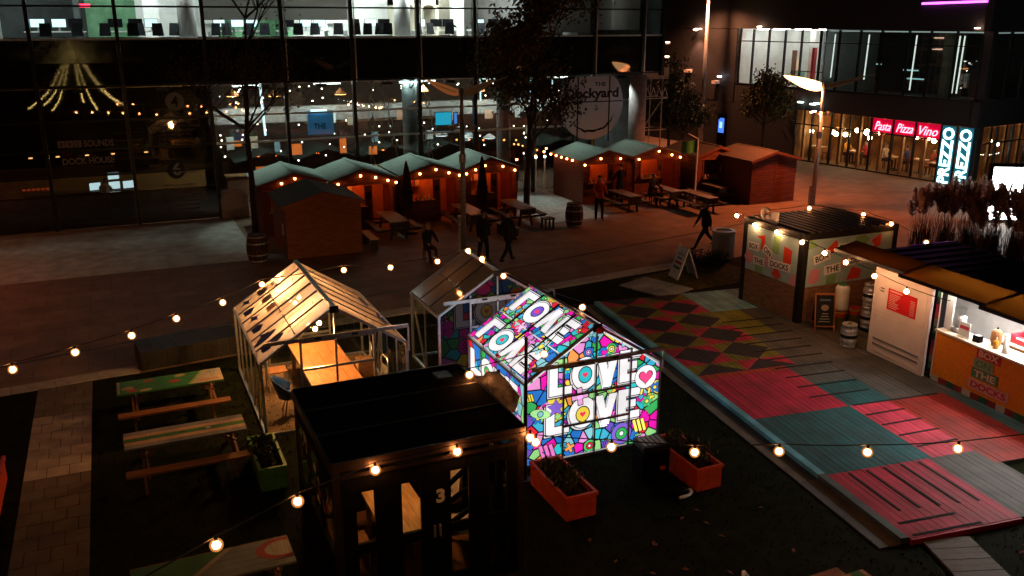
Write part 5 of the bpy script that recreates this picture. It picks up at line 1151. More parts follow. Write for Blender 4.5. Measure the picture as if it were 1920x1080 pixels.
love = greenhouse('glowing greenhouse covered in bright pop prints with LOVE lettering', 6.28, 13.51, w, d, h, r, M_alu,
    {'*': (None, G_clear), 'front': (A_front, M_art), 'roof_left': (A_roof, M_art), 'roof_right': (A_roof2, M_art), 'left': (A_left, M_art), 'right': (A_right, M_art), 'back': (A_back, M_art)}, 4, 4)
MB().ball((w / 2 + .02, -.12, r - .04), .09, 8, 6, sq=(1, .7, .8)).obj('red_rosette', pm('red_cloth', (.5, .02, .03), (.35, .015, .02), 12, .9, .3), love)
M_poly = polycarb('warm_polycarbonate', (.86, .84, .86), .5)
M_polyg = polycarb('grey_polycarbonate', (.56, .56, .58), .75)
A_mid = [(l_, p_, tuple(q * .18 for q in c_)) for l_, p_, c_ in doodle(2.82, 2.54, 77, [('LOVE', .4, 1.35, 2.0, .6, False)], 90, 40)]  # print colours darkened to imitate the lack of light here
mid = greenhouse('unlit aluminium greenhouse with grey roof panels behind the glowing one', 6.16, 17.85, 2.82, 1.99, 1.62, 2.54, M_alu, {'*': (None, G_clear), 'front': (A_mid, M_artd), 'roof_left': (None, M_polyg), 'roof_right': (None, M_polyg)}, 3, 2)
MB().bar((-.02, 1.0, .1), (.0, 1.92, 1.55), .03, .03).bar((.04, .04, .1), (.5, -.5, .06), .03, .03).obj('loose_strut', M_alu, mid)
gh1 = greenhouse('warm lit greenhouse with a plank table and chairs inside, left of the black roofed cabin', 2.10, 16.80, 2.98, 3.82, 1.52, 2.52, M_alu, {'*': (None, G_clear), 'roof_left': (None, M_poly), 'roof_right': (None, M_poly)}, 6, 5)
# painted shapes on its roof sheets
SL1 = math.hypot(1.49, 1.0); mb = MB(); o = Vector((0, 3.82, 1.595)); u = Vector((0, -1, 0)); v = Vector((1.49 / SL1, 0, .97 / SL1)); ra = random.Random(9); NB = (.02, .02, .16)
for k in range(6):
    x = .32 + .62 * k
    put(mb, [[(x - .2, .12), (x + .1, .08 + .05 * (k % 2)), (x + .16, .3), (x - .05, .42), (x - .18, .3)]] if k % 2 else star(x - .05, .3, .2, 4, .4, .3), o, u, v, 0, NB, t=.004)
    if k < 3:
        put(mb, [rect(x - .16, .62, .34, .26)], o, u, v, 0, (.55, .42, .34), t=.004)
        for q in range(3): put(mb, [rect(x - .13 + q * .1, .66, .05, .17)], o, u, v, 0, NB, t=.007)
    else: put(mb, [rect(x - .03, .75, .035, .62, .12)], o, u, v, 0, (.10, .05, .03), t=.004)
for k in range(2): put(mb, [circ(2.9 + .45 * k, .3 + .1 * k, .13, 14, .3, .2)], o, u, v, 0, (.03, .03, .22), t=.004)
put(mb, text_fit('LOVE', .22, 1.0, .5, .2, .05), o, u, v, 0, NB, t=.007)
mb.obj('painted_print', M_print, gh1)
mb = MB(); o = Vector((2.98, 0, 1.595)); u = Vector((0, 1, 0)); v = Vector((-1.49 / SL1, 0, .97 / SL1))
for y_, q in ((1.3, .2), (2.5, .3)): put(mb, [circ(y_, q, .5, 16, .09, -.1)], o, u, v, 0, NB, t=.004)
mb.obj('painted_print', M_print, gh1)
WARM = (1, .43, .13)
def pendant(label, loc, watts, n=3):
    t = thing('pendant_lamp', label, 'lamp', loc)
    MB().cyl((0, 0, .05), (0, 0, .5), .008, n=5).obj('cord', M_black, t)
    for k in range(n): a = 2.1 * k + .4; p = (.12 * math.cos(a), .12 * math.sin(a), -.03 * k); MB().ball(p, .05, 10, 7).obj('bulb', em('warm_pendant_glow', (1, .50, .16), 50.), t, True); MB().cyl(p, (p[0] * .4, p[1] * .4, .08), .012, n=6).obj('arm', M_black, t)
    lampo('pendant_light', 'POINT', (loc[0], loc[1], loc[2] - .12), watts, WARM, rad=.12)
pendant('cluster of warm bare bulbs hanging in the left greenhouse, front end', (3.35, 17.6, 1.98), 230)
pendant('cluster of warm bare bulbs hanging in the left greenhouse, back end', (3.3, 19.5, 2.0), 380)
# ---- furniture in the warm greenhouse
MB().box(.05, 2.93, .05, 3.77, .0, .012).obj('floor_mat', pm('greenhouse_floor', (.16, .10, .06), (.09, .055, .03), 4, .8), gh1)
t = thing('plank_table', 'long pale plank table in the warm greenhouse', 'table', (3.15, 16.95, .03))
for k in range(4):
    for q in range(3): MB().box(k * .27 + .003, (k + 1) * .27 - .003, q * 1.0 + .004 + (.18 if k % 2 and q else 0), (q + 1) * 1.0 - .004 + (.18 if k % 2 and q < 2 else 0), .70, .742 + .002 * ((k + q) % 2)).obj('top_plank', pm('amber_plank', (.40, .19, .075), (.28, .12, .045), 4, .5, .1, stretch=(8, .8, 6)), t)
for x in (.08, 1.0):
    for y_ in (.15, 2.85): MB().box(x - .04, x + .04, y_ - .04, y_ + .04, 0, .698).obj('leg', M_pale, t)
def metal_chair(label, x, y_, rz):
    t = thing('metal_chair', label, 'chair', (x, y_, .03), rz, 'metal framed chairs with wooden seats')
    MB().box(-.2, .2, -.2, .2, .435, .46).obj('seat', M_orange if False else M_bench, t)
    P = [(-.2, -.21, 0), (-.2, -.24, .88), (-.14, -.25, .94), (.14, -.25, .94), (.2, -.24, .88), (.2, -.21, 0)]
    MB().tube([Vector(p) for p in P], .016, 7).obj('back_frame', M_steel, t)
    MB().slab([(-.18, -.235, .5), (.18, -.235, .5), (.18, -.245, .74), (-.18, -.245, .74)], (0, .014, 0)).obj('backrest', M_steel, t)
    for s_ in (-1, 1): MB().cyl((s_ * .18, .18, 0), (s_ * .18, .18, .434), .014, n=7).obj('leg', M_steel, t)
metal_chair('metal chair at the right side of the plank table, at its back half', 4.55, 18.7, R(80)); metal_chair('metal chair at the right side of the plank table, at its near half', 4.62, 17.75, R(95))
metal_chair('metal chair at the left side of the plank table, farthest back', 2.75, 19.2, R(-90))
t = thing('side_cabinet', 'small brown cabinet right of the plank table in the warm greenhouse', 'cabinet', (4.35, 18.05, .03)); MB().box(0, .32, 0, .3, .03, .8).obj('body', M_wood2, t); MB().box(-.015, -.002, .02, .28, .08, .75).obj('door', M_pale, t)
def tub_chair(label, x, y_, rz):
    t = thing('tub_chair', label, 'chair', (x, y_, .03), rz, 'round blue shell chairs'); vs = []; fs = []; n, m_ = 14, 5
    for j in range(m_):
        z = .42 + .12 * j; r_ = .26 + .035 * j
        for i in range(n + 1): a = math.pi * (.95 + 1.1 * i / n); k = .25 + .75 * math.sin(math.pi * i / n); vs.append((r_ * math.cos(a), r_ * math.sin(a) , .42 + .11 * j * k))
    for j in range(m_ - 1):
        for i in range(n): fs.append((j * (n + 1) + i, j * (n + 1) + i + 1, (j + 1) * (n + 1) + i + 1, (j + 1) * (n + 1) + i))
    mb = MB(); mb.add(vs, fs); o = mb.obj('shell', M_blue, t, True); s_ = o.modifiers.new('thick', 'SOLIDIFY'); s_.thickness = .025
    MB().cyl((0, 0, .39), (0, 0, .43), .26, n=18).obj('seat', M_blue, t)
    for i in range(4): a = math.pi / 4 + i * math.pi / 2; MB().cyl((.1 * math.cos(a), .1 * math.sin(a), .39), (.24 * math.cos(a), .24 * math.sin(a), 0), .015, n=6).obj('leg', M_pale, t)
tub_chair('blue shell chair left of the plank table in the warm greenhouse', 2.78, 17.75, R(-90)); tub_chair('blue shell chair in the front right corner of the warm greenhouse', 4.75, 17.15, R(60))
t = thing('hanging_coat', 'dark blue coat hanging on the right wall inside the warm greenhouse', 'coat', (4.98, 18.35, .9)); mb = MB(); mb.slab([(-.06, -.2, .0), (-.06, .2, .0), (-.03, .12, .75), (-.03, -.12, .75)], (.08, 0, 0)); mb.bar((-.02, -.2, .62), (-.05, -.3, .1), .1, .1).bar((-.02, .2, .62), (-.05, .3, .1), .1, .1); mb.obj('cloth', pm('navy_cloth', (.004, .010, .03), None, 9, .9), t); MB().box(-.02, .03, -.03, .03, .76, .8).obj('hook', M_steel, t)

# ================================================================== BLACK CABIN (number 3)
cb = thing('cabin', 'black flat roofed cabin with glazed doors and a white number 3', 'cabin', (2.12, 10.62, .02)); w, d, h = 2.8, 2.7, 2.38
MB().box(0, w, 0, d, h - .06, h).obj('roof', M_roofblk, cb)
for p, q in (((0, -.015, h - .06), (w, -.015, h - .06)), ((0, d + .015, h - .06), (w, d + .015, h - .06)), ((-.015, 0, h - .06), (-.015, d, h - .06)), ((w + .015, 0, h - .06), (w + .015, d, h - .06))): MB().bar(p, q, .03, .14).obj('roof_trim', pm('dark_bronze_trim', (.045, .032, .026), (.028, .02, .017), 8, .35, metal=.5), cb)
MB().bar((.06, -.02, 2.16), (w - .06, -.02, 2.16), .03, .05).obj('door_track', MATS['dark_bronze_trim'], cb)
for x in (.05, w - .05):
    for y_ in (.05, d - .05): MB().box(x - .05, x + .05, y_ - .05, y_ + .05, 0, h - .14).obj('corner_post', MATS['dark_bronze_trim'], cb)
for k in range(2): MB().box(.0, w, .88 + k * .9, .93 + k * .9, h + .001, h + .006).obj('felt_seam', pm('seam_felt', (.012, .012, .012), (.006, .006, .006), 8, .7), cb)
MB().box(2.2, 2.45, 2.0, 2.3, h + .001, h + .09).obj('vent_cowl', M_blackm, cb)
fx = [.1, .30, .56, .94, 1.22, 1.66, 1.94, 2.25, 2.53, 2.7]
for a, b in ((fx[0], fx[1]), (fx[2], fx[3]), (fx[4], fx[5]), (fx[6], fx[7]), (fx[8], fx[9])): MB().box(a, b, .0, .06, .05, 2.12).obj('door_stile', M_black, cb)
for a, b in ((fx[1], fx[2]), (fx[3], fx[4]), (fx[5], fx[6]), (fx[7], fx[8])):
    [MB().box(a + .002, b - .002, .005, .055, q0, q1).obj('door_rail', M_black, cb) for q0, q1 in ((.05, .25), (.92, 1.08), (1.92, 2.12))]
    for z0, z1 in ((.25, .92), (1.08, 1.92)): MB().box(a + .003, b - .003, .02, .03, z0 + .003, z1 - .003).obj('glass_pane', G_clear, cb)
mb = MB(); put(mb, text_fit('3', 1.44, 1.46, .13, .22, .05), (0, -.004, 0), (1, 0, 0), (0, 0, 1), 0, (.7, .68, .66)); mb.obj('number', M_print, cb)
for x in (1.40, 1.48): MB().box(x - .012, x + .012, -.05, -.004, .95, 1.13).obj('handle', M_steel, cb)
MB().box(.1, w - .1, d - .1, d - .04, 0, h - .07).obj('back_wall', M_black, cb)
for x0 in (.0, w - .06):
    MB().box(x0, x0 + .06, .1, d - .1, 0, .9).box(x0, x0 + .06, .1, d - .1, 2.0, 2.24).obj('side_wall', M_black, cb)
    for k in range(4): MB().box(x0 + .005, x0 + .055, .1 + k * .83 - .03 * (k > 0), .16 + k * .83 - .03 * (k > 0), .9, 2.0).obj('mullion', M_black, cb)
    for k in range(3): MB().box(x0 + .025, x0 + .035, .16 + k * .81, .85 + k * .81, .91, 1.99).obj('glass_pane', G_dark if x0 > 1 else G_clear, cb)
mb = MB(); rd = random.Random(8)
for k in range(22): y_ = rd.uniform(.2, 2.4); z = rd.uniform(.95, 1.95); put(mb, [circ(y_, z, rd.uniform(.04, .14), 10, rd.uniform(.03, .12), rd.uniform(0, 3))], (-.004, d, 0), (0, -1, 0), (0, 0, 1), 0, rd.choice([(.16, .13, .12), (.06, .05, .06), (.3, .12, .04), (.25, .22, .2), (.03, .03, .03)]), t=.0008 * k)
mb.obj('painted_print', M_print, cb)
MB().box(.1, w - .1, .1, d - .1, .0, .03).obj('floor', pm('cabin_floor', (.20, .09, .035), (.12, .05, .02), 4, .7, stretch=(8, .6, 8)), cb)
t = thing('plank_table', 'amber plank table inside the black cabin, seen through its door glass', 'table', (2.95, 11.05, .05))
for k in range(4): MB().box(k * .2 + .003, (k + 1) * .2 - .003, 0, 1.5, .70, .74).obj('top_plank', M_pale, t)
for x in (.08, .72):
    for y_ in (.1, 1.4): MB().box(x - .035, x + .035, y_ - .035, y_ + .035, 0, .698).obj('leg', M_pale, t)
metal_chair('metal chair behind the left door glass of the black cabin', 2.62, 11.75, R(-90))
for k, (x, y_, a) in enumerate(((4.25, 11.5, 80), (4.25, 12.4, 95))):
    t = thing('padded_chair', 'pale padded chair with dark frame in the black cabin, %s' % ('near the door' if k == 0 else 'at the back'), 'chair', (x, y_, .05), R(a)); MB().box(-.25, .25, -.25, .25, .4, .5).obj('seat', pm('pale_cushion', (.55, .45, .40), (.45, .36, .32), 6, .9), t); MB().slab([(-.25, -.26, .55), (.25, -.26, .55), (.22, -.34, 1.1), (-.22, -.34, 1.1)], (0, .07, 0)).obj('backrest', MATS['pale_cushion'], t)
    for sx in (-1, 1): MB().bar((sx * .27, -.32, 1.0), (sx * .27, .24, .62), .05, .07).bar((sx * .27, .24, .64), (sx * .27, .24, 0), .05, .05).bar((sx * .27, -.3, .9), (sx * .27, -.26, 0), .05, .05).obj('side_frame', M_black, t)
pendant('warm bulb hanging inside the black cabin', (3.35, 12.1, 1.95), 60, 1)
t = thing('tarpaulin', 'crumpled pale plastic sheet hung between the black cabin and the glowing greenhouse', 'tarpaulin', (5.45, 12.55, 0))
vs = []; n, m_ = 10, 9; rt = random.Random(1)
for j in range(m_ + 1):
    for i in range(n + 1):
        x = -.46 + .46 * i / n + rt.uniform(-.012, .012); f = j / m_; vs.append((x + (.18 * f if i > 6 else 0), .30 - .55 * f + .05 * math.sin(i * 1.3 + j) + rt.uniform(-.015, .015), 2.30 - .10 * f + .08 * (i / n) - (.5 * max(0, f - .55) if i < n else 0) - .2 * f))
mb = MB(); mb.add(vs, [(j * (n + 1) + i, j * (n + 1) + i + 1, (j + 1) * (n + 1) + i + 1, (j + 1) * (n + 1) + i) for j in range(m_) for i in range(n)])
o = mb.obj('sheet', pm('dirty_plastic_sheet', (.40, .41, .44), (.10, .085, .08), 5, .5, .5), t, True); s_ = o.modifiers.new('thick', 'SOLIDIFY'); s_.thickness = .008
for x in (-.46, .02): MB().cyl((x, .28, 0), (x, .28, 2.28 + .1 * (x > 0)), .022, n=8).obj('pole', pm('rusty_pole', (.25, .10, .05), (.15, .06, .03), 9, .7), t)

# ================================================================== PAINTED KIOSK (first container)
M_cont = pm('dark_container_steel', (.022, .02, .021), (.012, .011, .012), 6, .45, .1, metal=.2)
M_mural = colmat('mural_paint', .5, 0, .12, 5.)
k1 = thing('painted_kiosk', 'dark container kiosk with pastel BOX ON THE DOCKS mural over vertical boards', 'kiosk', (16.37, 17.76, .02)); w, d, h = 3.35, 2.5, 2.58
for x in (.09, w - .09):
    for y_ in (.09, d - .09): MB().box(x - .09, x + .09, y_ - .09, y_ + .09, .0, h).obj('corner_post', M_cont, k1)
for z0, z1, nm, m in ((h - .16, h + .0, 'roof_beam', M_cont), (.0, .12, 'base_beam', pm('teal_base_paint', (.05, .15, .19), (.03, .1, .13), 5, .6))):
    MB().box(.19, w - .19, -.01, .12, z0, z1).box(-.01, .12, .19, d - .19, z0, z1).box(.19, w - .19, d - .12, d + .01, z0, z1).box(w - .12, w + .01, .19, d - .19, z0, z1).obj(nm, m, k1)
n = 26
for k in range(n):
    x0, x1 = .13 + (w - .26) * k / n, .13 + (w - .26) * (k + 1) / n; up = k % 2
    MB().box(x0 + .001, x1 - .001, .02, d - .02, h - .05, h + (.03 if up else -.02)).obj('roof_rib', pm('roof_rib_sheen', (.13, .11, .105), (.08, .065, .06), 5, .4, metal=.4) if up else pm('roof_valley_steel', (.02, .018, .018), None, 5, .5), k1)  # raised ribs paler than the valleys to imitate reflected light
rk = random.Random(3)
nb_ = 17
for k in range(nb_):
    a, b = .185 + (d - .37) * k / nb_, .185 + (d - .37) * (k + 1) / nb_; MB().box(.0 + rk.random() * .006, .05, a + .003, b - .003, .125, 1.08).obj('cladding_board', pm('kiosk_board', (.34, .18, .10), (.17, .085, .045), 5, .7, .25, stretch=(.6, .6, 6)), k1)
nb_ = 19
for k in range(nb_):
    a, b = .185 + (w - .37) * k / nb_, .185 + (w - .37) * (k + 1) / nb_; MB().box(a + .003, b - .003, .0 + rk.random() * .006, .05, .125, 1.08).obj('cladding_board', pm('kiosk_board', (.34, .18, .10), (.17, .085, .045), 5, .7, .25, stretch=(.6, .6, 6)), k1)
MB().box(.13, w - .13, d - .06, d - .02, .12, h - .16).box(w - .06, w - .02, .13, d - .13, .12, h - .16).obj('rear_wall', M_cont, k1)
MINT, SAL, LEAF, PNK, PAPER = (.36, .52, .54), (.70, .06, .025), (.22, .40, .16), (.66, .28, .36), (.82, .80, .78)
def mural(Wd, shapes, words, o, u):
    mb = MB(); o = Vector(o); u = Vector(u); v = Vector((0, 0, 1)); n = u.cross(v)
    mb.slab([o + u * p[0] + v * p[1] - n * .03 for p in ((0, 0), (Wd, 0), (Wd, 1.30), (0, 1.30))], n * .03, 0, MINT)
    for c, q in shapes: put(mb, [q], o, u, v, 0, c, t=.002)
    for s_, x, y_, ww, hh, a in words:
        R_ = rect(x, y_, ww, hh, a); put(mb, [R_], o, u, v, 0, PAPER, t=.005); c_, s2 = math.cos(a), math.sin(a); cx_, cy2 = x + ww / 2, y_ + hh / 2
        T = [[(cx_ + (p[0] - cx_) * c_ - (p[1] - cy2) * s2, cy2 + (p[0] - cx_) * s2 + (p[1] - cy2) * c_) for p in q] for q in text_fit(s_, x + ww * .1, y_ + hh * .17, ww * .8, hh * .66, .02)]
        put(mb, T, o, u, v, 0, (.012, .012, .014), t=.008)
    return mb.obj('mural_panel', M_mural, k1)
mural(d - .37, [(SAL, [(.62, .68), (.80, .72), (.78, 1.14), (.42, 1.04), (.62, .98)]), (SAL, [(1.56, .55), (1.9, .5), (1.9, .95), (1.58, 1.0)]), (LEAF, [(1.1, .72), (1.38, .7), (1.4, 1.25), (1.15, 1.2)]), (PNK, circ(.14, .36, .2, 6)), (PNK, [(.84, .30), (1.16, .25), (1.16, .62), (.86, .66)]), (SAL, [(1.14, .12), (1.40, -.0), (1.55, .14), (1.33, .38)]), (LEAF, [(.45, .0), (.75, .0), (.75, .3), (.45, .32)]), (PNK, [(1.85, .0), (2.12, 0), (2.12, .35), (1.95, .3)])],
      [('BOX', .08, .60, .48, .24, .04), ('ON', .72, .58, .40, .24, -.42), ('THE', .34, .22, .48, .24, .0), ('DOCKS', .98, .30, .92, .24, .04)], (.0, d - .185, 1.1), (0, -1, 0))
mural(w - .37, [(LEAF, [(.0, 1.05), (.35, 1.12), (.1, 1.3), (0, 1.3)]), (SAL, [(.55, .95), (.95, 1.25), (1.05, .95), (.8, .85)]), (LEAF, [(1.55, 1.0), (1.95, .98), (2.15, 1.16), (1.95, 1.28), (1.65, 1.26)]), (SAL, [(2.2, 1.1), (2.55, 1.28), (2.55, .92), (2.38, .88)]), (PNK, [(.06, .12), (.3, .06), (.45, .14), (.48, .46), (.14, .5)]), (LEAF, [(.70, .0), (1.02, .0), (1.05, .3), (.72, .25)]), (PNK, [(1.2, .45), (1.5, .42), (1.5, .7), (1.22, .7)]), (SAL, [(1.42, .05), (1.6, .42), (1.95, .3), (1.9, .05)])],
      [('BOX', .2, .66, .58, .26, .22), ('ON', 1.0, .88, .42, .24, -.05), ('THE', .60, .30, .58, .26, .10), ('DOCKS', 1.42, .48, .95, .25, .06)], (.185, .0, 1.1), (1, 0, 0))
mb = MB(); P = circ(0, 0, .19, 26); Q = circ(0, 0, .115, 26)
o, u, v = Vector((.14, 1.72, h + .22)), Vector((0, -1, 0)), Vector((0, 0, 1))
ring = [[P[i], P[(i + 1) % 26], Q[(i + 1) % 26], Q[i]] for i in range(3, 25)]
solid_text(mb, ring, o, u, v, .07); solid_text(mb, [circ(.12, -.1, .10, 14)], o, u, v, .06); solid_text(mb, [[(.16, -.2), (.50, -.24), (.52, .14), (.26, .12)]], o, u, v, .05)
mb.obj('roof_letter', pm('white_letter_acrylic', (.72, .62, .58), (.6, .5, .46), 5, .35), k1); MB().box(.10, .13, 1.2, 1.9, h + .005, h + .04).obj('letter_rail', M_cont, k1)

# ================================================================== SERVING CONTAINER (second), own axes: x into it, y along its front away from the camera
CX, CY, CA = 16.55, 13.5, R(-4)
def cpt(x, y, z=0.): return (CX + x * math.cos(CA) - y * math.sin(CA), CY + x * math.sin(CA) + y * math.cos(CA), z)
k2 = thing('serving_container', 'dark container bar with an open hatch, orange counter front and lit shelves', 'kiosk', (CX, CY, .10), CA)
y0, y1, D_, h = -5.6, 2.05, 2.44, 2.55
MB().box(0, D_, y1 - .06, y1, 0, h).obj('end_wall', M_cont, k2); MB().box(0, D_, y0, y0 + .06, 0, h).obj('end_wall', M_cont, k2); MB().box(D_ - .05, D_, y0 + .06, y1 - .06, 0, h).obj('back_wall', pm('white_lining', (.72, .70, .68), (.6, .58, .56), 3, .5), k2)
MB().box(.0, .06, .05, y1 - .062, .12, 2.3).obj('front_wall', M_cont, k2); MB().box(0, D_, y0 + .06, y1 - .06, .0, .1).obj('floor', M_dark, k2)
MB().box(-.005, .1, y0 + .06, y1 - .06, 2.18, h - .005).obj('header_beam', M_cont, k2)
n = 38
for k in range(n): a, b = y0 + (y1 - y0) * k / n, y0 + (y1 - y0) * (k + 1) / n; MB().box(.11, D_ - .01, a + .001, b - .001, h - .06, h + (.03 if k % 2 else -.012)).obj('roof_rib', pm('blue_black_roof_steel', (.022, .026, .04), (.012, .014, .022), 5, .4, metal=.2), k2)
MB().box(.05, D_ - .08, y0 + .1, y1 - .1, 2.30, 2.33).obj('ceiling', MATS['white_lining'], k2)
for yy in (-1.0, -2.6, -4.2): MB().box(.5, .62, yy - .6, yy + .6, 2.24, 2.295).box(1.5, 1.62, yy - .6, yy + .6, 2.24, 2.295).obj('ceiling_tube', em('kiosk_tube', (1, .95, .90), 60.), k2); lampo('kiosk_light', 'AREA', cpt(1.0, yy, 2.235), 60, (1, .93, .86), rad=.9)
M_osb = pm('orange_board', (.88, .30, .022), (.70, .22, .014), 26, .6, .15, detail=10)
MB().box(-.05, .0, y0 + .06, -.06, .17, 1.2).obj('counter_front', M_osb, k2); MB().box(-.10, .42, y0 + .06, -.06, 1.205, 1.25).obj('counter_top', pm('pale_counter', (.72, .62, .50), (.6, .5, .38), 4, .4), k2)
mb = MB(); CH = [(.7, .62, .58), (.40, .05, .05), (.05, .16, .10)]
for k in range(24): mb.box(-.055, .0, -.08 - (k + 1) * .225, -.08 - k * .225, .03, .165, 0, CH[[0, 1, 2, 0][k % 4] if k % 4 != 3 else 1])
mb.obj('checker_skirting', M_paint, k2)
mb = MB()
for k in range(12): mb.box(-.05, .0, -.055, .04, .1 + k * .17, .27 + k * .17 - .002, 0, [(.02, .02, .025), (.40, .05, .05), (.05, .16, .10), (.3, .02, .1), (.2, .2, .2)][k * 2 % 5])
mb.obj('checker_post', M_paint, k2)
MB().box(-.058, -.052, -.09, -.062, .1, 2.1).obj('white_edge_trim', M_white, k2)
for k, (s_, c, f, z, yy, ww) in enumerate((('BOX', (.60, .05, .04), (.72, .60, .52), .98, -1.22, .62), ('ON', (.28, .40, .28), (.10, .28, .12), .75, -1.18, .50), ('THE', (.09, .27, .12), (.72, .55, .48), .52, -1.16, .68), ('DOCKS', (.70, .40, .38), (.58, .02, .06), .26, -1.12, 1.02))):
    o = Vector((-.052, yy, z)); u = Vector((0, -1, 0)); v = Vector((0, 0, 1)); p = MB().slab([o, o + u * ww, o + u * ww + v * .22, o + v * .22], (-.012, 0, 0)).obj('letter_panel', pm('panel_%s' % s_, c, tuple(q * .8 for q in c), 6, .5), k2)
    mb = MB(); put(mb, text_fit(s_, .06, .035, ww - .12, .15, .03), o - Vector((.0135, 0, 0)), u, v, 0, f); mb.obj('lettering', M_print, p)
# hinged white door swung flat along the front
dr_ = MB().box(-.14, -.07, .1, 1.9, .03, 2.2).obj('open_door', pm('white_door_enamel', (.80, .72, .72), (.72, .63, .62), 2, .4, .04), k2)
for z0, z1 in ((1.15, 1.95), (.12, 1.05)): MB().box(-.148, -.141, .22, 1.78, z1 - .012, z1).box(-.148, -.141, .22, 1.78, z0, z0 + .012).box(-.148, -.141, .22, .232, z0 + .013, z1 - .013).box(-.148, -.141, 1.768, 1.78, z0 + .013, z1 - .013).obj('door_moulding', M_white, dr_)
for z in (.28, .42): MB().box(-.152, -.141, .26, 1.74, z, z + .05).obj('vent_slat', M_gry, dr_)
mb = MB(); o = Vector((-.145, 1.42, 1.28)); u = Vector((0, -1, 0)); v = Vector((0, 0, 1)); put(mb, [rect(0, 0, .92, .52)], o, u, v, 0, (.68, .02, .03))
rm = random.Random(6); put(mb, [rect(.05, .45, .4, .03)], o, u, v, 0, (.8, .5, .48), t=.002)
for k in range(9): put(mb, [rect(.05, .39 - k * .042, rm.uniform(.2, .38), .014), rect(.72, .39 - k * .042, .14, .014)], o, u, v, 0, (.85, .55, .52), t=.002)
mb.obj('menu_board', M_print, dr_)
mb = MB()
for k in range(2): put(mb, [rect(.0, -k * .07, .13, .03)], (-.145, 1.68, 1.72), u, v, 0, (.12, .1, .1))
mb.obj('small_notice', M_print, dr_)
M_awn = polycarb('sodium_tint_sheet', (.32, .18, .055), .9)  # amber tint imitates sodium light on the dark awning
for a, b, xo, zo in ((.45, 2.85, -.62, 2.45), (-1.95, .42, -.85, 2.45), (-4.4, -1.98, -1.05, 2.45)):
    p = MB().slab([(.0, a, 2.6), (xo, a, zo), (xo, b, zo), (.0, b, 2.6)][::-1], (0, 0, .025)).obj('awning_panel', M_awn, k2)
    MB().bar((xo - .02, a, zo), (xo - .02, b, zo), .04, .07).bar((.0, a + .02, 2.59), (xo, a + .02, zo - .01), .04, .06).bar((0, b - .02, 2.59), (xo, b - .02, zo - .01), .04, .06).obj('awning_frame', M_cont, p)
MB().box(1.0, D_ + .03, y1 - .02, y1 + .03, h - .03, h + .05).obj('roof_edge_rail', pm('blue_rail', (.08, .10, .16), (.05, .06, .1), 6, .15, metal=.8), k2)
MB().box(-.16, -.13, y0 + .2, -.1, 2.215, 2.24).obj('hatch_light_strip', em('hatch_strip_glow', (1, .86, .70), 52.), k2)
# back counter and shelves inside
MB().box(1.25, 1.75, y0 + .1, -.5, .1, .98).obj('back_counter', M_pale, k2); MB().box(1.2, 1.8, y0 + .1, -.45, .985, 1.02).obj('back_worktop', MATS['pale_counter'], k2)
MB().box(2.0, 2.37, y0 + .1, -.1, 1.45, 1.48).box(2.0, 2.37, y0 + .1, -.1, 1.85, 1.88).obj('wall_shelf', M_white, k2)
MB().box(.1, .14, -.3, -.1, 1.26, 2.17).obj('inner_post', M_white, k2)
CT = 1.352
def item(name, label, cat, x, y, z, mb, m, extra=None):
    t = thing(name, label, cat, cpt(x, y, z), CA); mb.obj('body', m, t, True)
    if extra: extra[0].obj(extra[1], extra[2], t)
    return t
pl = lambda n_, c, r_=.5: pm(n_, c, tuple(q * .75 for q in c), 6, r_)
item('coffee_machine', 'steel coffee grinder at the left end of the counter', 'machine', .22, -.42, CT, MB().box(-.11, .11, -.1, .1, 0, .1).box(-.04, .1, -.09, .09, .1, .38), M_steel, (MB().lathe([(.06, .385), (.11, .55), (.11, .57)], (0, 0, 0), 14), 'hopper', G_clear))
t = item('sneeze_guard', 'pale printed card stand on the counter beside the grinder', 'stand', .05, -.72, CT, MB().box(-.03, .03, -.15, .15, 0, .02), M_white, (MB().box(-.01, .0, -.15, .15, .021, .34), 'card', M_white)); MB().box(-.0125, -.0105, -.12, .12, .18, .26).obj('red_band', pl('card_red', (.6, .05, .08)), t)
item('card_reader', 'small black box on the counter right of the printed card', 'box', .1, -1.05, CT, MB().box(-.07, .07, -.08, .08, 0, .14), M_black, (MB().box(-.05, .05, -.06, .06, .141, .146), 'keypad', M_gry))
item('tea_urn', 'copper brown urn on the counter in the middle', 'urn', .28, -1.35, CT, MB().lathe([(.09, 0), (.12, .12), (.11, .3), (.05, .36)], (0, 0, 0), 16), pl('copper_urn', (.35, .15, .06), .3), (MB().ball((0, 0, .385), .024, 8, 6), 'knob', M_black))
item('condiment_jar', 'amber sauce bottle on the counter with white cap', 'bottle', .12, -1.5, CT, MB().lathe([(.05, 0), (.05, .16), (.02, .2)], (0, 0, 0), 12), pl('amber_sauce', (.6, .3, .03), .3), (MB().cyl((0, 0, .201), (0, 0, .25), .018, .008, 8), 'cap', M_white))
item('cup_stack', 'stack of white paper cups on the counter', 'cups', .25, -1.62, CT, MB().lathe([(.05, 0), (.06, .30), (.055, .30)], (0, 0, 0), 14), M_white, (MB().lathe([(.062, .301), (.066, .33), (.06, .335)], (0, 0, 0), 14), 'top_cup', M_white))
item('napkin_cone', 'white cone of napkins on the counter', 'napkins', .1, -1.78, CT, MB().lathe([(.09, 0), (.02, .2)], (0, 0, 0), 12), M_white, (MB().cyl((0, 0, -.0), (0, 0, .004), .1, n=12), 'plate', M_white))
item('phone', 'dark phone lying on the bare right stretch of counter', 'phone', .12, -2.9, CT, MB().box(-.04, .04, -.08, .08, 0, .012), M_black, (MB().box(-.035, .035, -.07, .07, .0121, .0135), 'screen', pl('grey_glass', (.2, .2, .22), .15)))
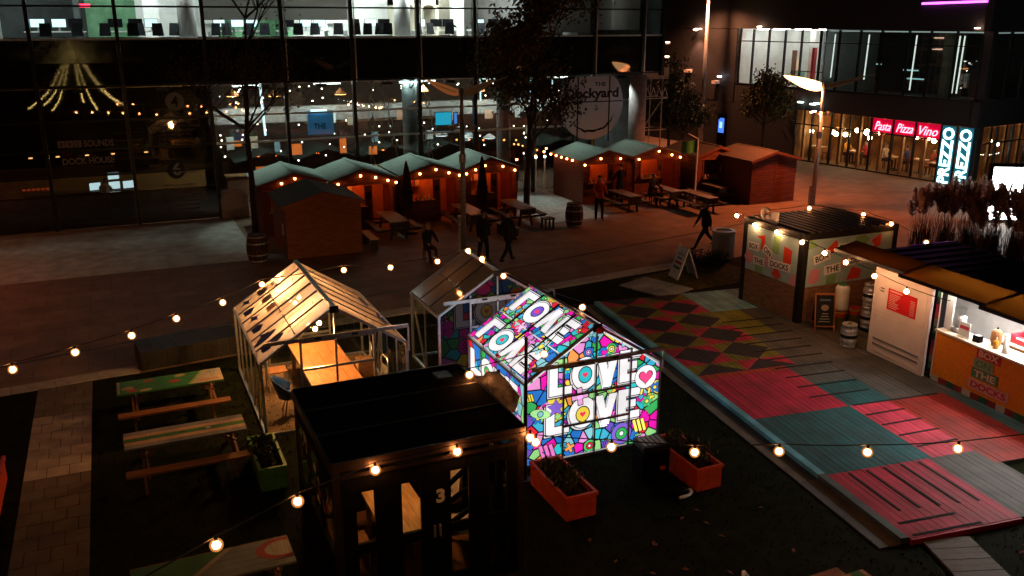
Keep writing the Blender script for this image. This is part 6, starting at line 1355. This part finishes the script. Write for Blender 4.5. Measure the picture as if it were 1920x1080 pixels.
item('red_crate', 'red plastic crate on the back worktop', 'crate', 1.5, -1.1, 1.13, MB().box(-.2, .2, -.25, .25, 0, .02).box(-.2, -.18, -.25, .25, .02, .2).box(.18, .2, -.25, .25, .02, .2).box(-.18, .18, -.25, -.23, .02, .2).box(-.18, .18, .23, .25, .02, .2), pl('crate_red', (.65, .03, .05)), (MB().box(-.212, -.202, -.1, .1, .12, .16), 'handle', M_white))
item('carrier_bag', 'big white bag lying on the back worktop beside the red crate', 'bag', 1.45, -1.9, 1.13, MB().ball((0, 0, .13), .2, 12, 8, sq=(.9, 1.9, .65)), M_white, (MB().ball((0, .42, .12), .06, 8, 6, sq=(1, 1.6, .5)), 'knot', M_white))
item('pink_tray', 'pink tray of packets on the back worktop', 'tray', 1.48, -2.75, 1.13, MB().box(-.2, .2, -.3, .3, 0, .05), pl('pink_tray', (.7, .2, .3)), (MB().box(-.15, .15, -.25, .1, .051, .14), 'packets', M_white))
item('towel', 'white cloth hanging on the front of the back counter', 'cloth', 1.235, -2.2, .72, MB().box(-.01, .008, -.14, .14, 0, .34), M_white, (MB().box(-.014, -.011, -.14, .14, .02, .05), 'stripe', pl('towel_pink', (.6, .3, .3))))
for k in range(12):
    sh_ = k // 6; yy = -.5 - (k % 6) * .42 - .1 * sh_; c = [(.1, .25, .08), (.6, .3, .05), (.5, .04, .05), (.6, .6, .58), (.25, .1, .04), (.1, .2, .4)][(k * 5 + sh_) % 6]
    item('bottle', '%s bottle on the %s shelf of the bar, %s from the left' % (['green', 'amber', 'red', 'white', 'brown', 'blue'][(k * 5 + sh_) % 6], ('lower', 'upper')[sh_], ['first', 'second', 'third', 'fourth', 'fifth', 'sixth'][k % 6]), 'bottle', 2.18, yy, (1.585, 1.985)[sh_], MB().lathe([(.05, 0), (.05, .15), (.02, .21), (.02, .26)], (0, 0, 0), 12), pl('bottle_%d' % ((k * 5 + sh_) % 6), c, .25), (MB().cyl((0, 0, .261), (0, 0, .28), .022, n=8), 'cap', M_black))
# things between the two kiosks
def a_board(label, loc, rz):
    t = thing('chalkboard', label, 'chalkboard', loc, rz)
    for s_ in (-1, 1):
        P = lambda x, z, o_=0: (x, s_ * (.24 - .22 * z / .95) + o_, z)
        p = MB().slab([P(-.24, .12), P(.24, .12), P(.24, .92), P(-.24, .92)], (0, .012, 0)).obj('slate', pm('slate', (.02, .021, .022), (.012, .012, .013), 8, .8), t)
        for x in (-.25, .25): MB().bar(P(x, 0), P(x, .97), .03, .03).obj('frame_leg', M_orange if False else pm('orange_wood', (.45, .16, .05), (.3, .1, .03), 5, .6), t)
        MB().bar(P(-.25, .95), P(.25, .95), .03, .03).bar(P(-.25, .12), P(.25, .12), .03, .03).obj('frame_rail', MATS['orange_wood'], t)
        if s_ < 0:
            mb = MB(); o = Vector(P(-.24, .12, -.004)); u = Vector((1, 0, 0)); v = (Vector(P(-.24, .92)) - Vector(P(-.24, .12))).normalized()
            put(mb, [circ(.24, .5, .10, 16, .08)], o, u, v, 0, (.35, .28, .22), t=.002); put(mb, [rect(.1, .68, .28, .05)], o, u, v, 0, (.1, .2, .35), t=.002)
            for k in range(4): put(mb, [rect(.08 + .03 * k, .12 + k * .07, .3 - .05 * k, .018)], o, u, v, 0, (.4, .38, .35), t=.002)
            mb.obj('chalk_drawing', M_print, p)
a_board('small chalkboard with orange wooden frame leaning by the kiosk boards', (16.75, 17.2, .12), R(-28))
def bucket(label, x, y, z, c, h_=.36, lid=None):
    t = thing('bucket', label, 'bucket', (x, y, z)); MB().lathe([(.13, 0), (.16, h_), (.17, h_), (.17, h_ - .03), (.162, h_ - .03)], (0, 0, 0), 18).obj('tub', pl('bucket_%s' % label[:6], c), t, True); MB().cyl((0, 0, h_), (0, 0, h_ + .02), .175, n=18).obj('lid', pl('bucket_lid_red', lid or (.5, .05, .03)), t)
    MB().lathe([(.1605, h_ * .62), (.166, h_ * .63), (.166, h_ * .85), (.1605, h_ * .86)], (0, 0, 0), 18).obj('label_band', pl('bucket_lid_red', (.5, .05, .03)), t)
bucket('yellow bucket with red lid under the white cup stack', 17.45, 17.3, .12, (.70, .55, .04)); bucket('bright yellow tub with red band right of the white cup stack', 17.85, 17.2, .12, (.80, .66, .06), .42)
t = thing('water_carrier', 'tall white ribbed plastic carrier standing on the left yellow bucket', 'container', (17.45, 17.3, .51)); MB().lathe([(.15, 0), (.19, .05)] + [(.19 - .006 * (k % 2), .08 + k * .05) for k in range(12)] + [(.14, .70)], (0, 0, 0), 20).obj('body', M_white, t, True); MB().cyl((0, 0, .70), (0, 0, .75), .12, n=16).obj('cap', pl('green_cap', (.05, .2, .1)), t)
def keg(label, x, y, z, rot=None):
    t = thing('keg', label, 'keg', (x, y, z)); 
    if rot: t.rotation_euler = rot
    MB().lathe([(.17, 0), (.19, .02), (.185, .06), (.17, .08), (.20, .13), (.205, .22), (.195, .23), (.205, .25), (.205, .36), (.195, .37), (.205, .39), (.20, .48), (.16, .54), (.185, .55), (.19, .60), (.175, .61)], (0, 0, 0), 22).obj('barrel', M_steel, t, True); MB().cyl((0, 0, .56), (0, 0, .615), .05, n=10).obj('valve', M_blackm, t); MB().lathe([(.2055, .26), (.2075, .27), (.2075, .34), (.2055, .35)], (0, 0, 0), 22).obj('band', M_blackm, t)
keg('steel beer keg standing left of the open white door', 16.35, 15.85, .12); keg('pale keg standing behind the open white door, farther back', 17.9, 16.75, .12); keg('pale keg stacked on the keg behind the open white door', 17.9, 16.75, .74)

# ================================================================== LAWN FURNITURE
def picnic(label, X, Y, L_, prints, seat_m=M_bench):
    t = thing('picnic_table', label, 'picnic table', (X, Y, .02), R(.5), 'painted picnic tables on the lawn')
    tops = []
    for k in range(5):
        c = prints[k] if isinstance(prints, list) else None; y_ = k * .142
        mb = MB(); mb.box(0, L_, y_ + .003, y_ + .139, .71, .745, 0, prints(k) if callable(prints) else c); tops.append(mb)
    return t, tops
def finish(t, tops, L_):
    for mb in tops: mb.obj('top_board', M_paint, t)
    for y_ in (-.50, .98): MB().box(-.02, L_ + .06, y_, y_ + .23, .41, .45).obj('seat_board', M_bench, t)
    for x in (.28, L_ - .28):
        MB().bar((x, .30, .70), (x, -.42, .0), .045, .1).obj('leg', M_bench, t); MB().bar((x, .42, .70), (x, 1.14, .0), .045, .1).obj('leg', M_bench, t)
        MB().box(x + .05, x + .09, -.48, 1.2, .33, .41).obj('seat_bearer', M_bench, t); MB().box(x + .05, x + .09, .02, .7, .64, .708).obj('top_bearer', M_bench, t)
        MB().bar((x + .09, .36, .38), (x + (.35 if x < 1 else -.35), .36, .69), .04, .07).obj('brace', M_bench, t)
GRN = (.05, .22, .055)
def paintings(t, fn):
    global PT
    PT = t; fn(None)
PT = None
def P2(mb, polys, c, z=.747): mb = MB(); put(mb, polys, (0, 0, z), (1, 0, 0), (0, 1, 0), 0, c); mb.obj('painted_shape', M_paint, PT)
t, tops = picnic('picnic table with bright green painted top and red patches, the far one of the two', -.55, 18.38, 2.08, [GRN] * 5); finish(t, tops, 2.08)
def pa(mb):
    P2(mb, [[(1.42, 0), (2.08, 0), (2.08, .71), (1.72, .71)]], (.50, .42, .34)); P2(mb, [[(1.36, 0), (1.42, 0), (1.74, .71), (1.68, .71)]], (.30, .42, .10), .7475)
    P2(mb, [circ(1.9, .58, .16, 10, .09)], (.32, .38, .42), .748); P2(mb, [[(1.6, .05), (2.05, .12), (1.98, .22), (1.62, .2)]], (.5, .28, .2), .748)
    for x, y_, c in ((.3, .12, (.42, .07, .04)), (.62, .55, (.42, .07, .04)), (1.12, .32, (.45, .05, .04)), (.2, .30, (.5, .40, .14)), (1.25, .60, (.5, .42, .14)), (.55, .06, (.5, .42, .16))): P2(mb, [circ(x, y_, .12, 9, .075, .2)], c, .748)
    P2(mb, [rect(.12, .2, .2, .14)], (.48, .34, .14), .7485); P2(mb, [rect(.02, .02, .04, .67)], (.45, .4, .3), .748)
paintings(t, pa)
BLUG, CRM = (.22, .24, .28), (.55, .38, .26)
t, tops = picnic('picnic table painted in grey, cream and green stripes, the near one of the two', -.47, 15.72, 2.10, [BLUG, CRM, GRN, CRM, BLUG]); finish(t, tops, 2.10)
paintings(t, lambda mb: [P2(mb, [circ(1.45, .36, .05, 8)], (.5, .5, .5)), P2(mb, [circ(1.8, .1, .06, 8, .03)], (.55, .45, .38)), P2(mb, [circ(1.0, .36, .06, 8, .03)], (.03, .05, .03))])
t, tops = picnic('painted picnic table at the bottom edge with a red ring on its grey end', -.48, 11.10, 2.13, [(.24, .27, .28)] * 5); finish(t, tops, 2.13)
def pc(mb):
    P2(mb, [[(0, .0), (.55, 0), (1.25, .71), (0, .71)]], GRN); P2(mb, [[(.55, 0), (.66, 0), (1.36, .71), (1.25, .71)]], (.50, .42, .34), .7475)
    P = clip_poly(circ(2.0, .42, .36, 24, .27), [(0, 0), (2.12, 0), (2.12, .705), (0, .705)]); P2(mb, [P], (.45, .03, .03), .748); P2(mb, [clip_poly(circ(2.02, .42, .26, 24, .19), [(0, 0), (2.12, 0), (2.12, .705), (0, .705)])], (.5, .42, .36), .7485)
paintings(t, pc)
t, tops = picnic('painted picnic table just showing at the bottom edge below the deck corner', 6.72, 7.02, 2.02, [(.45, .26, .16), (.45, .26, .16), (.5, .32, .2), (.5, .32, .2), (.5, .32, .2)]); finish(t, tops, 2.02)
paintings(t, lambda mb: P2(mb, [[(1.72, .3), (1.95, .3), (1.95, .71), (1.78, .71)]], GRN))
# stone block seat
wb = thing('stone_bench', 'long low dark stone block seat at the edge of the plaza', 'bench', (-.02, 21.62, .0), R(7.5))
for k in range(8):
    for q in range(2):
        x0 = k * .296; MB().box(x0 + .003, x0 + .293, q * .5 + .003, q * .5 + .497, .32, .46 + .004 * ((k + q) % 3)).obj('cap_stone', pm('dark_granite', (.030, .027, .027), (.018, .016, .016), 9, .6, .1, spec=.2), wb)
    MB().box(k * .296 + .003, k * .296 + .293, .02, .98, .0, .317).obj('base_stone', pm('black_granite', (.03, .027, .026), (.018, .016, .016), 9, .5, .1), wb)
# planters
def planter(label, X, Y, w, d, h_, m, plants, seed, rz=0):
    t = thing('planter', label, 'planter', (X, Y, .02), rz, 'plastic trough planters'); th = .03
    for a in ((0, w, 0, th), (0, w, d - th, d), (0, th, th + .001, d - th - .001), (w - th, w, th + .001, d - th - .001)):
        x0, x1, y0_, y1_ = a; i_ = .03
        MB().slab([(x0 + (i_ if x0 == 0 else -i_ * (x0 > .1)) * 0, y0_, 0), (x1, y0_, 0), (x1, y1_, 0), (x0, y1_, 0)], (0, 0, h_ - .06)).obj('side', m, t)
    MB().box(-.025, w + .025, -.025, th, h_ - .058, h_).box(-.025, w + .025, d - th, d + .025, h_ - .058, h_).box(-.025, th, th + .001, d - th - .001, h_ - .058, h_).box(w - th, w + .025, th + .001, d - th - .001, h_ - .058, h_).obj('rim', m, t)
    MB().box(th + .002, w - th - .002, th + .002, d - th - .002, .0, h_ - .1).obj('soil', M_soil, t)
    rt = random.Random(seed)
    for k in range(plants):
        lb = MB(); cx_, cy2 = rt.uniform(.15, w - .15), .2 + (d - .4) * (k + .5) / plants; hh = rt.uniform(.2, .42)
        for _ in range(210):
            a = rt.uniform(0, 6.28); r_ = abs(rt.gauss(0, .12)); p = Vector((cx_ + r_ * math.cos(a), cy2 + r_ * math.sin(a), h_ - .1 + rt.random() * hh)); n_ = Vector((rt.uniform(-1, 1), rt.uniform(-1, 1), rt.uniform(-.3, 1))).normalized(); u = n_.orthogonal().normalized() * rt.uniform(.03, .07); v = n_.cross(u) * .4
            lb.add([p - u, p + v, p + u, p - v], [(0, 1, 2, 3)])
        for q in range(4): lb.cyl((cx_, cy2, h_ - .11), (cx_ + rt.uniform(-.1, .1), cy2 + rt.uniform(-.1, .1), h_ - .1 + hh), .006, .003, 4)
        lb.obj('plant', [LG[0], LG[2]][k % 2], t)
planter('bushy orange trough planter below the left corner of the glowing greenhouse front', 6.13, 11.55, .56, 1.40, .45, M_orange, 5, 1); planter('orange trough planter beside the black heater, right of the glowing greenhouse front', 8.68, 11.48, .52, 1.42, .45, M_orange, 3, 2)
planter('green trough planter at the rear corner of the black cabin', 1.66, 14.6, .45, 1.4, .45, M_green, 3, 3); planter('orange trough planter at the left edge of the picture beside the path', -3.05, 15.5, .56, 1.5, .45, M_orange, 4, 4)
t = thing('patio_heater', 'squat black heater box with a small red label between greenhouse and orange planter', 'heater', (7.95, 12.1, .02), R(-6))
MB().box(0, .52, 0, .45, .06, .62).obj('body', M_black, t); MB().slab([(0, 0, .622), (.52, 0, .622), (.52, .45, .622), (0, .45, .622)], (0, 0, .10)).obj('hood', M_blackm, t)
for k in range(5): MB().box(.04 + k * .09, .10 + k * .09, .05, .4, .724, .735).obj('grille_slat', M_galv, t)
MB().box(.34, .44, -.006, -.001, .24, .32).obj('red_label', pl('label_red', (.6, .06, .03)), t)
for x in (.06, .46):
    for y_ in (.06, .39): MB().cyl((x, y_, 0), (x, y_, .059), .03, n=8).obj('foot', M_blackm, t)
t = thing('bag', 'black bag with a pale curved strap lying on the grass before the right orange planter', 'bag', (8.3, 11.55, .02)); MB().ball((0, 0, .10), .2, 12, 8, sq=(1.1, .7, .5)).obj('body', M_black, t, True); MB().tube([Vector((.02 + .25 * math.cos(a), -.05 + .14 * math.sin(a), .06)) for a in [-1.9 + k * .28 for k in range(9)]], .028, 7).obj('strap', M_white, t)
t = thing('hose', 'short pale curved hose end on the grass at the bottom edge', 'hose', (7.55, 8.75, .02)); MB().tube([Vector((0, -.35, .03)), Vector((.02, -.1, .05)), Vector((.06, .08, .16)), Vector((.16, .2, .24)), Vector((.2, .14, .17))], .028, 7).obj('tube', M_white, t, True); MB().cyl((.2, .14, .17), (.2, .12, .13), .035, n=8).obj('nozzle', M_gry, t)
rl = random.Random(12)
leaf_me = MB().add([(-.06, 0, 0), (0, .035, .012), (.07, 0, .004), (0, -.035, .012)], [(0, 1, 2, 3)]).mesh('fallen_leaf', pm('fallen_leaf_rust', (.20, .07, .02), (.13, .045, .015), 8, .8))
for k in range(22):
    x, y_ = ((6.5 + rl.uniform(-.5, 1.8), 10.3 + rl.uniform(-.9, .6)), (12.4 + rl.uniform(-.2, 1.2), 7.7 + rl.uniform(-.5, .4)), (rl.uniform(7, 10), rl.uniform(8.4, 11)))[k % 3]
    o = link('fallen_leaf', leaf_me, loc=(x, y_, .05), rot=(rl.uniform(-.3, .3), rl.uniform(-.3, .3), rl.uniform(0, 6))); tag(o, 'rusty fallen leaf on the dark grass, ' + ('%s of those before the two orange planters', '%s of those beside the front of the deck', '%s of those on the open lawn')[k % 3] % ORD[k // 3], 'leaf', 'fallen leaves on the grass')
mb_ = thing('lamp_post_stub', 'dark pole carrying the bulb string at the glowing greenhouse corner', 'pole', (6.1, 13.1, .02)); MB().cyl((0, 0, 0), (0, 0, 2.75), .03, n=10).obj('pole', M_blackm, mb_); MB().cyl((0, 0, 0), (0, 0, .03), .12, n=12).obj('base_plate', M_blackm, mb_)

# ================================================================== FESTOONS OVER THE LAWN
lights('string of warm bulbs from the left past the stone bench to the rear greenhouse', [(-1.94, 15.61, 2.66), (-1.03, 16.06, 2.66), (-.12, 16.58, 2.66), (.69, 17.27, 2.66), (1.62, 17.96, 2.66), (2.55, 18.96, 2.66), (4.42, 19.3, 2.68), (5.45, 19.09, 2.68), (6.61, 19.15, 2.68)], [(-4.2, 14.4, 2.8), (7.57, 19.8, 2.62)], sag=.03)
lights('string of warm bulbs from the bottom left along the front edge of the black cabin', [(.51, 9.15, 2.56), (1.51, 9.72, 2.56), (2.68, 10.52, 2.33), (3.85, 10.52, 2.36), (4.96, 10.5, 2.36)], [(-.6, 8.4, 2.6)], sag=.03)
lights('string of warm bulbs from the cabin corner past the orange planters and over the deck', [(5.05, 10.5, 2.27), (5.98, 9.94, 2.26), (6.97, 9.32, 2.26), (8.08, 8.86, 2.26), (9.2, 8.33, 2.26), (10.46, 7.89, 2.26)], [None, (13, 6.9, 2.6)], sag=.02)
lights('string of bulbs along the ridges of the rear and the glowing greenhouses', [(7.58, 19.66, 2.72), (7.6, 18.81, 2.72), (7.45, 17.19, 2.74), (7.94, 14.47, 2.76), (6.45, 13.1, 2.5), (4.85, 12.6, 2.56)], [None, (4.8, 13.3, 2.45)], sag=.03)
lights('string of warm bulbs along the painted kiosk top and down the container awning', [(16.2, 20.4, 2.7), (16.3, 19.7, 2.56), (16.28, 18.74, 2.56), (16.15, 17.6, 2.54), (16.0, 16.6, 2.5), (15.88, 15.75, 2.48), (15.9, 14.84, 2.37), (15.68, 13.69, 2.34)], [(16.3, 20.5, 2.65), (15.5, 12.4, 2.4)], sag=.03, core=core2_me)
lights('string of bulbs along the back edge of the painted kiosk roof', [(18.79, 20.3, 2.72), (19.6, 18.97, 2.72), (19.35, 17.7, 2.72), (18.5, 15.75, 2.72)], [(17.4, 20.4, 2.66), (18.0, 15.4, 2.66)], sag=.03)
# wrapped fairy light mast behind the viewer: seen only mirrored in the dark glass
t = thing('fairy_light_mast', 'tall mast with fairy light strands, standing behind the viewpoint and mirrored in the dark glass', 'light mast', (-2.2, -2.0, 0)); MB().cyl((0, 0, 0), (0, 0, 6.6), .06, n=8).obj('mast', M_blackm, t)
rf = random.Random(4)
for k in range(7):
    a = 2 * math.pi * k / 7 + .3; mb = MB()
    for q in range(46): f = q / 45; mb.ball((3.6 * f * math.cos(a) + rf.uniform(-.03, .03), 3.6 * f * math.sin(a) + rf.uniform(-.03, .03), 6.5 - 5.0 * f - .9 * math.sin(math.pi * f) + rf.uniform(-.04, .04)), .042, 5, 4)
    mb.obj('fairy_strand', em('fairy_glow', (1, .66, .2), 14.), t)

# ================================================================== PEOPLE
def person(label, loc, rz, top, legs, skin=(.42, .22, .15), hair=(.03, .02, .015), thigh=(0, 0), shin=(0, 0), arm=((0, 0), (0, 0)), lean=0., h=1.74, sit=False, group=None, splay=.03, coat=0.):
    V, E, Rr, T = [], [], [], []
    def add(p, r_, par, tagn):
        V.append(Vector(p)); Rr.append((r_[0] * 1.14, r_[1] * 1.14) if tagn in ('top', 'legs') else r_); 
        if par is not None: E.append((par, len(V) - 1)); T.append(tagn)
        return len(V) - 1
    sc_ = h / 1.74; hz = .93
    def up(x, y, z): c, s_ = math.cos(lean), math.sin(lean); zz = z - hz; return (x, y * c + zz * s_, hz + zz * c - y * s_)
    pel = add((0, 0, hz), (.155, .115), None, ''); wa = add(up(0, .0, 1.10), (.145, .10), pel, 'top'); ch_ = add(up(0, .0, 1.30), (.165, .115), wa, 'top'); nb1 = add(up(0, -.005, 1.44), (.09, .075), ch_, 'top'); nk = add(up(0, .005, 1.51), (.052, .055), nb1, 'skin')
    hd = add(up(0, .02, 1.58), (.066, .08), nk, 'skin'); h2 = add(up(0, .015, 1.655), (.077, .098), hd, 'skin'); h3 = add(up(0, .0, 1.725), (.06, .075), h2, 'skin')
    for i, s_ in enumerate((-1, 1)):
        hp = add((s_ * .09, 0, hz - .07), (.095, .1), pel, 'legs'); a = thigh[i]; b = shin[i]
        kn = add((s_ * (.1 + splay), .43 * math.sin(a), hz - .07 - .41 * math.cos(a)), (.062, .065), hp, 'legs'); K = V[kn]
        an = add((s_ * (.1 + splay), K.y + .41 * math.sin(b), K.z - .41 * math.cos(b)), (.042, .045), kn, 'legs'); A_ = V[an]
        he = add((A_.x, A_.y - .02, A_.z - .03), (.04, .04), an, 'shoe'); add((A_.x + s_ * .02, A_.y + .17, A_.z - .025 + .12 * max(0, -b) * 0), (.042, .03), he, 'shoe')
        s0 = add(up(s_ * .19, 0, 1.40), (.062, .062), nb1, 'top'); a, b = arm[i]
        u0 = V[s0]; el = add((u0.x + s_ * .05, u0.y + .28 * math.sin(a), u0.z - .28 * math.cos(a)), (.048, .048), s0, 'top'); e0 = V[el]
        wr = add((e0.x - s_ * .03, e0.y + .24 * math.sin(b), e0.z - .24 * math.cos(b)), (.034, .034), el, 'top'); w0 = V[wr]
        d = Vector((0, math.sin(b), -math.cos(b))); sd = Vector((1, 0, 0)); pa_ = add(w0 + d * .075, (.034, .02), wr, 'skin'); p0 = V[pa_]
        for q, (o_, l_) in enumerate(((-.027, .075), (-.009, .088), (.009, .082), (.027, .065))):
            k1_ = add(p0 + d * .035 + sd * o_, (.009, .009), pa_, 'skin'); add(V[k1_] + d * l_ * .6 + Vector((0, d.z * -.02, 0)), (.008, .008), k1_, 'skin')
        th_ = add(w0 + d * .045 - sd * s_ * .035, (.01, .01), wr, 'skin'); add(V[th_] + d * .04 - sd * s_ * .012, (.008, .008), th_, 'skin')
    low = min(v.z for v, t_ in zip(V, [''] + T)) - .035
    off = Vector((0, 0, -low)) if not sit else Vector((0, 0, -low))
    V = [v + off for v in V]
    me = bpy.data.meshes.new('p'); me.from_pydata([v * sc_ for v in V], E, []); o = bpy.data.objects.new('p', me); C.objects.link(o)
    sm = o.modifiers.new('s', 'SKIN'); ss = o.modifiers.new('u', 'SUBSURF'); ss.levels = 1; ss.render_levels = 1
    for i, sv in enumerate(me.skin_vertices[0].data): sv.radius = (Rr[i][0] * sc_, Rr[i][1] * sc_); sv.use_root = (i == 0)
    dg = bpy.context.evaluated_depsgraph_get(); dg.update(); m2 = bpy.data.meshes.new_from_object(o.evaluated_get(dg)); bpy.data.objects.remove(o)
    key = lambda c: 'c_%d_%d_%d' % tuple(int(q * 999) for q in c)
    m2.materials.clear()
    for c, r_ in ((skin, .5), (top, .9), (legs, .9), ((.02, .018, .016), .6)): m2.materials.append(pm(key(c), c, tuple(q * .7 for q in c), 14, r_, .1))
    ix = {'skin': 0, 'top': 1, 'legs': 2, 'shoe': 3}
    VV = [v * sc_ for v in V]
    for f in m2.polygons:
        f.use_smooth = True; c = f.center; best = 9; bt = 'top'
        for (a, b), tn in zip(E, T):
            p, q = VV[a], VV[b]; dd = q - p; t_ = max(0, min(1, (c - p).dot(dd) / max(1e-9, dd.length_squared))); ds = (p + dd * t_ - c).length / max(.03, (Rr[a][0] * (1 - t_) + Rr[b][0] * t_))
            if ds < best: best = ds; bt = tn
        f.material_index = ix[bt]
        if coat and bt == 'legs' and c.z > hz * sc_ + off.z * sc_ - coat: f.material_index = 1
    t = link('person', m2, loc=loc, rot=(0, 0, rz)); tag(t, label, 'person', group)
    H = V[h2] * sc_; fw = Vector((0, math.cos(lean), -math.sin(lean))); upv = Vector((0, math.sin(lean), math.cos(lean)))
    mb = MB(); n, k_ = 14, 6; vs = []; fs = []
    for j in range(k_ + 1):
        a = math.pi * .58 * j / k_
        for i in range(n): b = 2 * math.pi * i / n; vs.append(H - fw * .012 + Vector((.088 * math.sin(a) * math.cos(b), 0, 0)) + fw * (.106 * math.sin(a) * math.sin(b) - (.022 if j > 3 and math.sin(b) > 0 else 0) * 3 * math.sin(b)) + upv * (.035 + .095 * math.cos(a) + (.05 if j > 3 and math.sin(b) > .2 else 0)))
    for j in range(k_):
        for i in range(n): fs.append((j * n + i, j * n + (i + 1) % n, (j + 1) * n + (i + 1) % n, (j + 1) * n + i))
    mb.add(vs, fs); mb.obj('hair', pm(key(hair), hair, tuple(q * .6 for q in hair), 20, .7, .3), t, True)
    fm = MB(); fm.add([H + fw * .088 + upv * .02, H + fw * .125 - upv * .018, H + fw * .09 - upv * .025 + Vector((.016, 0, 0)), H + fw * .09 - upv * .025 - Vector((.016, 0, 0))], [(0, 1, 2), (0, 3, 1), (1, 3, 2)]); fm.obj('nose', pm(key(skin), skin), t)
    for s_ in (-1, 1):
        MB().ball(H + fw * .088 + upv * .012 + Vector((s_ * .03, 0, 0)), .011, 6, 4).obj('eye', M_black, t); MB().ball(H + Vector((s_ * .082, 0, 0)), .022, 6, 5, sq=(.4, .8, 1.3)).obj('ear', pm(key(skin), skin), t)
    MB().bar(H + fw * .092 - upv * .052 - Vector((.02, 0, 0)), H + fw * .092 - upv * .052 + Vector((.02, 0, 0)), .008, .008).obj('mouth', pm('lips', (.25, .08, .07)), t)
    return t
DK, DK2, JN = (.012, .012, .014), (.018, .016, .018), (.02, .025, .04)
person('person in dark clothes striding left across the orange lit paving near the steel bin', (19.45, 26.25, 0), R(82), DK, DK, thigh=(.62, -.50), shin=(.45, -.78), arm=((-.35, -.15), (.35, .6)), lean=.08, h=1.80, coat=.12)
person('person in a bright orange jacket standing by the picnic table, facing the viewer', (18.25, 32.0, 0), R(165), (.62, .10, .025), DK, hair=(.04, .02, .015), arm=((.35, 1.5), (.35, 1.4)), h=1.82)
person('person in black leaning at the hatch of the hut right of the concrete gap', (20.6, 34.3, 0), R(10), DK, DK2, arm=((.4, 1.0), (.3, .9)), h=1.85)
person('person in a long dark coat behind the grey roofed greenhouse, left of the pair', (11.25, 27.7, 0), R(200), DK, DK, thigh=(.12, -.1), shin=(.02, -.25), arm=((.1, .2), (-.1, .05)), h=1.76, coat=.2)
person('person in dark clothes mid stride behind the grey roofed greenhouse, right of the pair', (12.0, 27.3, 0), R(-70), DK2, DK, thigh=(.45, -.42), shin=(.3, -.75), arm=((-.3, -.1), (.3, .5)), h=1.84)
st = thing('stool', 'low stool under the person sitting before the dark tables', 'stool', (9.5, 28.6, 0)); MB().cyl((0, 0, .42), (0, 0, .46), .19, n=16).obj('seat', M_dark, st)
for k in range(4): a = math.pi / 4 + k * math.pi / 2; MB().cyl((.12 * math.cos(a), .12 * math.sin(a), .42), (.18 * math.cos(a), .18 * math.sin(a), 0), .018, n=6).obj('leg', M_dark, st)
person('person with a dark jacket and pale hat hair sitting low beyond the string of bulbs', (9.5, 28.6, 0), R(190), DK2, (.05, .02, .012), hair=(.35, .25, .2), thigh=(1.5, 1.45), shin=(.0, .1), arm=((.6, 1.2), (.5, 1.3)), lean=.2, h=1.70, sit=True)
person('person in dark coat standing at the corner of the fourth hut beside the concrete gap', (16.4, 36.6, 0), R(120), (.05, .055, .07), DK, thigh=(.1, -.12), shin=(.0, -.2), arm=((.2, .5), (.1, .3)), h=1.78)
person('person sitting in black at the table below the hut under the round column', (22.0, 33.9, -.02), R(200), DK, DK, thigh=(1.5, 1.5), shin=(0, 0), arm=((.7, 1.3), (.7, 1.3)), lean=.15, h=1.8, sit=True)
MB_s = thing('stool', 'square dark stool under the person in black below the round column', 'stool', (22.0, 33.9, 0)); MB().box(-.2, .2, -.2, .2, .38, .43).obj('seat', M_dark, MB_s)
for a in (-1, 1):
    for b in (-1, 1): MB().box(a * .16 - .02, a * .16 + .02, b * .16 - .02, b * .16 + .02, 0, .378).obj('leg', M_dark, MB_s)
person('reception worker in a pale shirt seen from behind through the dark glass', (-.6, FY + 1.45, 0), R(-15), (.80, .62, .38), DK, lean=.25, arm=((.6, 1.3), (.6, 1.3)), h=1.72)
TC = ((.55, .24, .03), (.42, .03, .03), (.5, .38, .28), (.03, .04, .12), (.3, .05, .04), (.03, .03, .03))
TL = ('diner in mustard top at the restaurant window under the three close globe lamps', 'diner in red at the table under the three close globe lamps, right side', 'diner in a cream top below the first red neon word', 'diner in dark blue below the first red neon word, right side', 'diner in dark red below the second red neon word', 'waiter in black standing below the third red neon word')
for k, (s_, y_, st_) in enumerate(((2.48, 1.6, 1), (3.92, 1.6, 1), (5.18, 1.5, 1), (6.62, 1.5, 1), (7.92, 1.8, 1), (8.3, 2.8, 0))):
    face = R(-82.1) + (R(-90) if k % 2 == 0 else R(90))
    if st_: person(TL[k], rb_pt(s_, y_, .05), face, TC[k], DK, thigh=(1.5, 1.5), shin=(0, 0), arm=((.6, 1.3), (.6, 1.3)), lean=.08, h=1.72, sit=True)
    else: person(TL[k], rb_pt(s_, y_, .02), R(100), TC[k], DK, h=1.78)
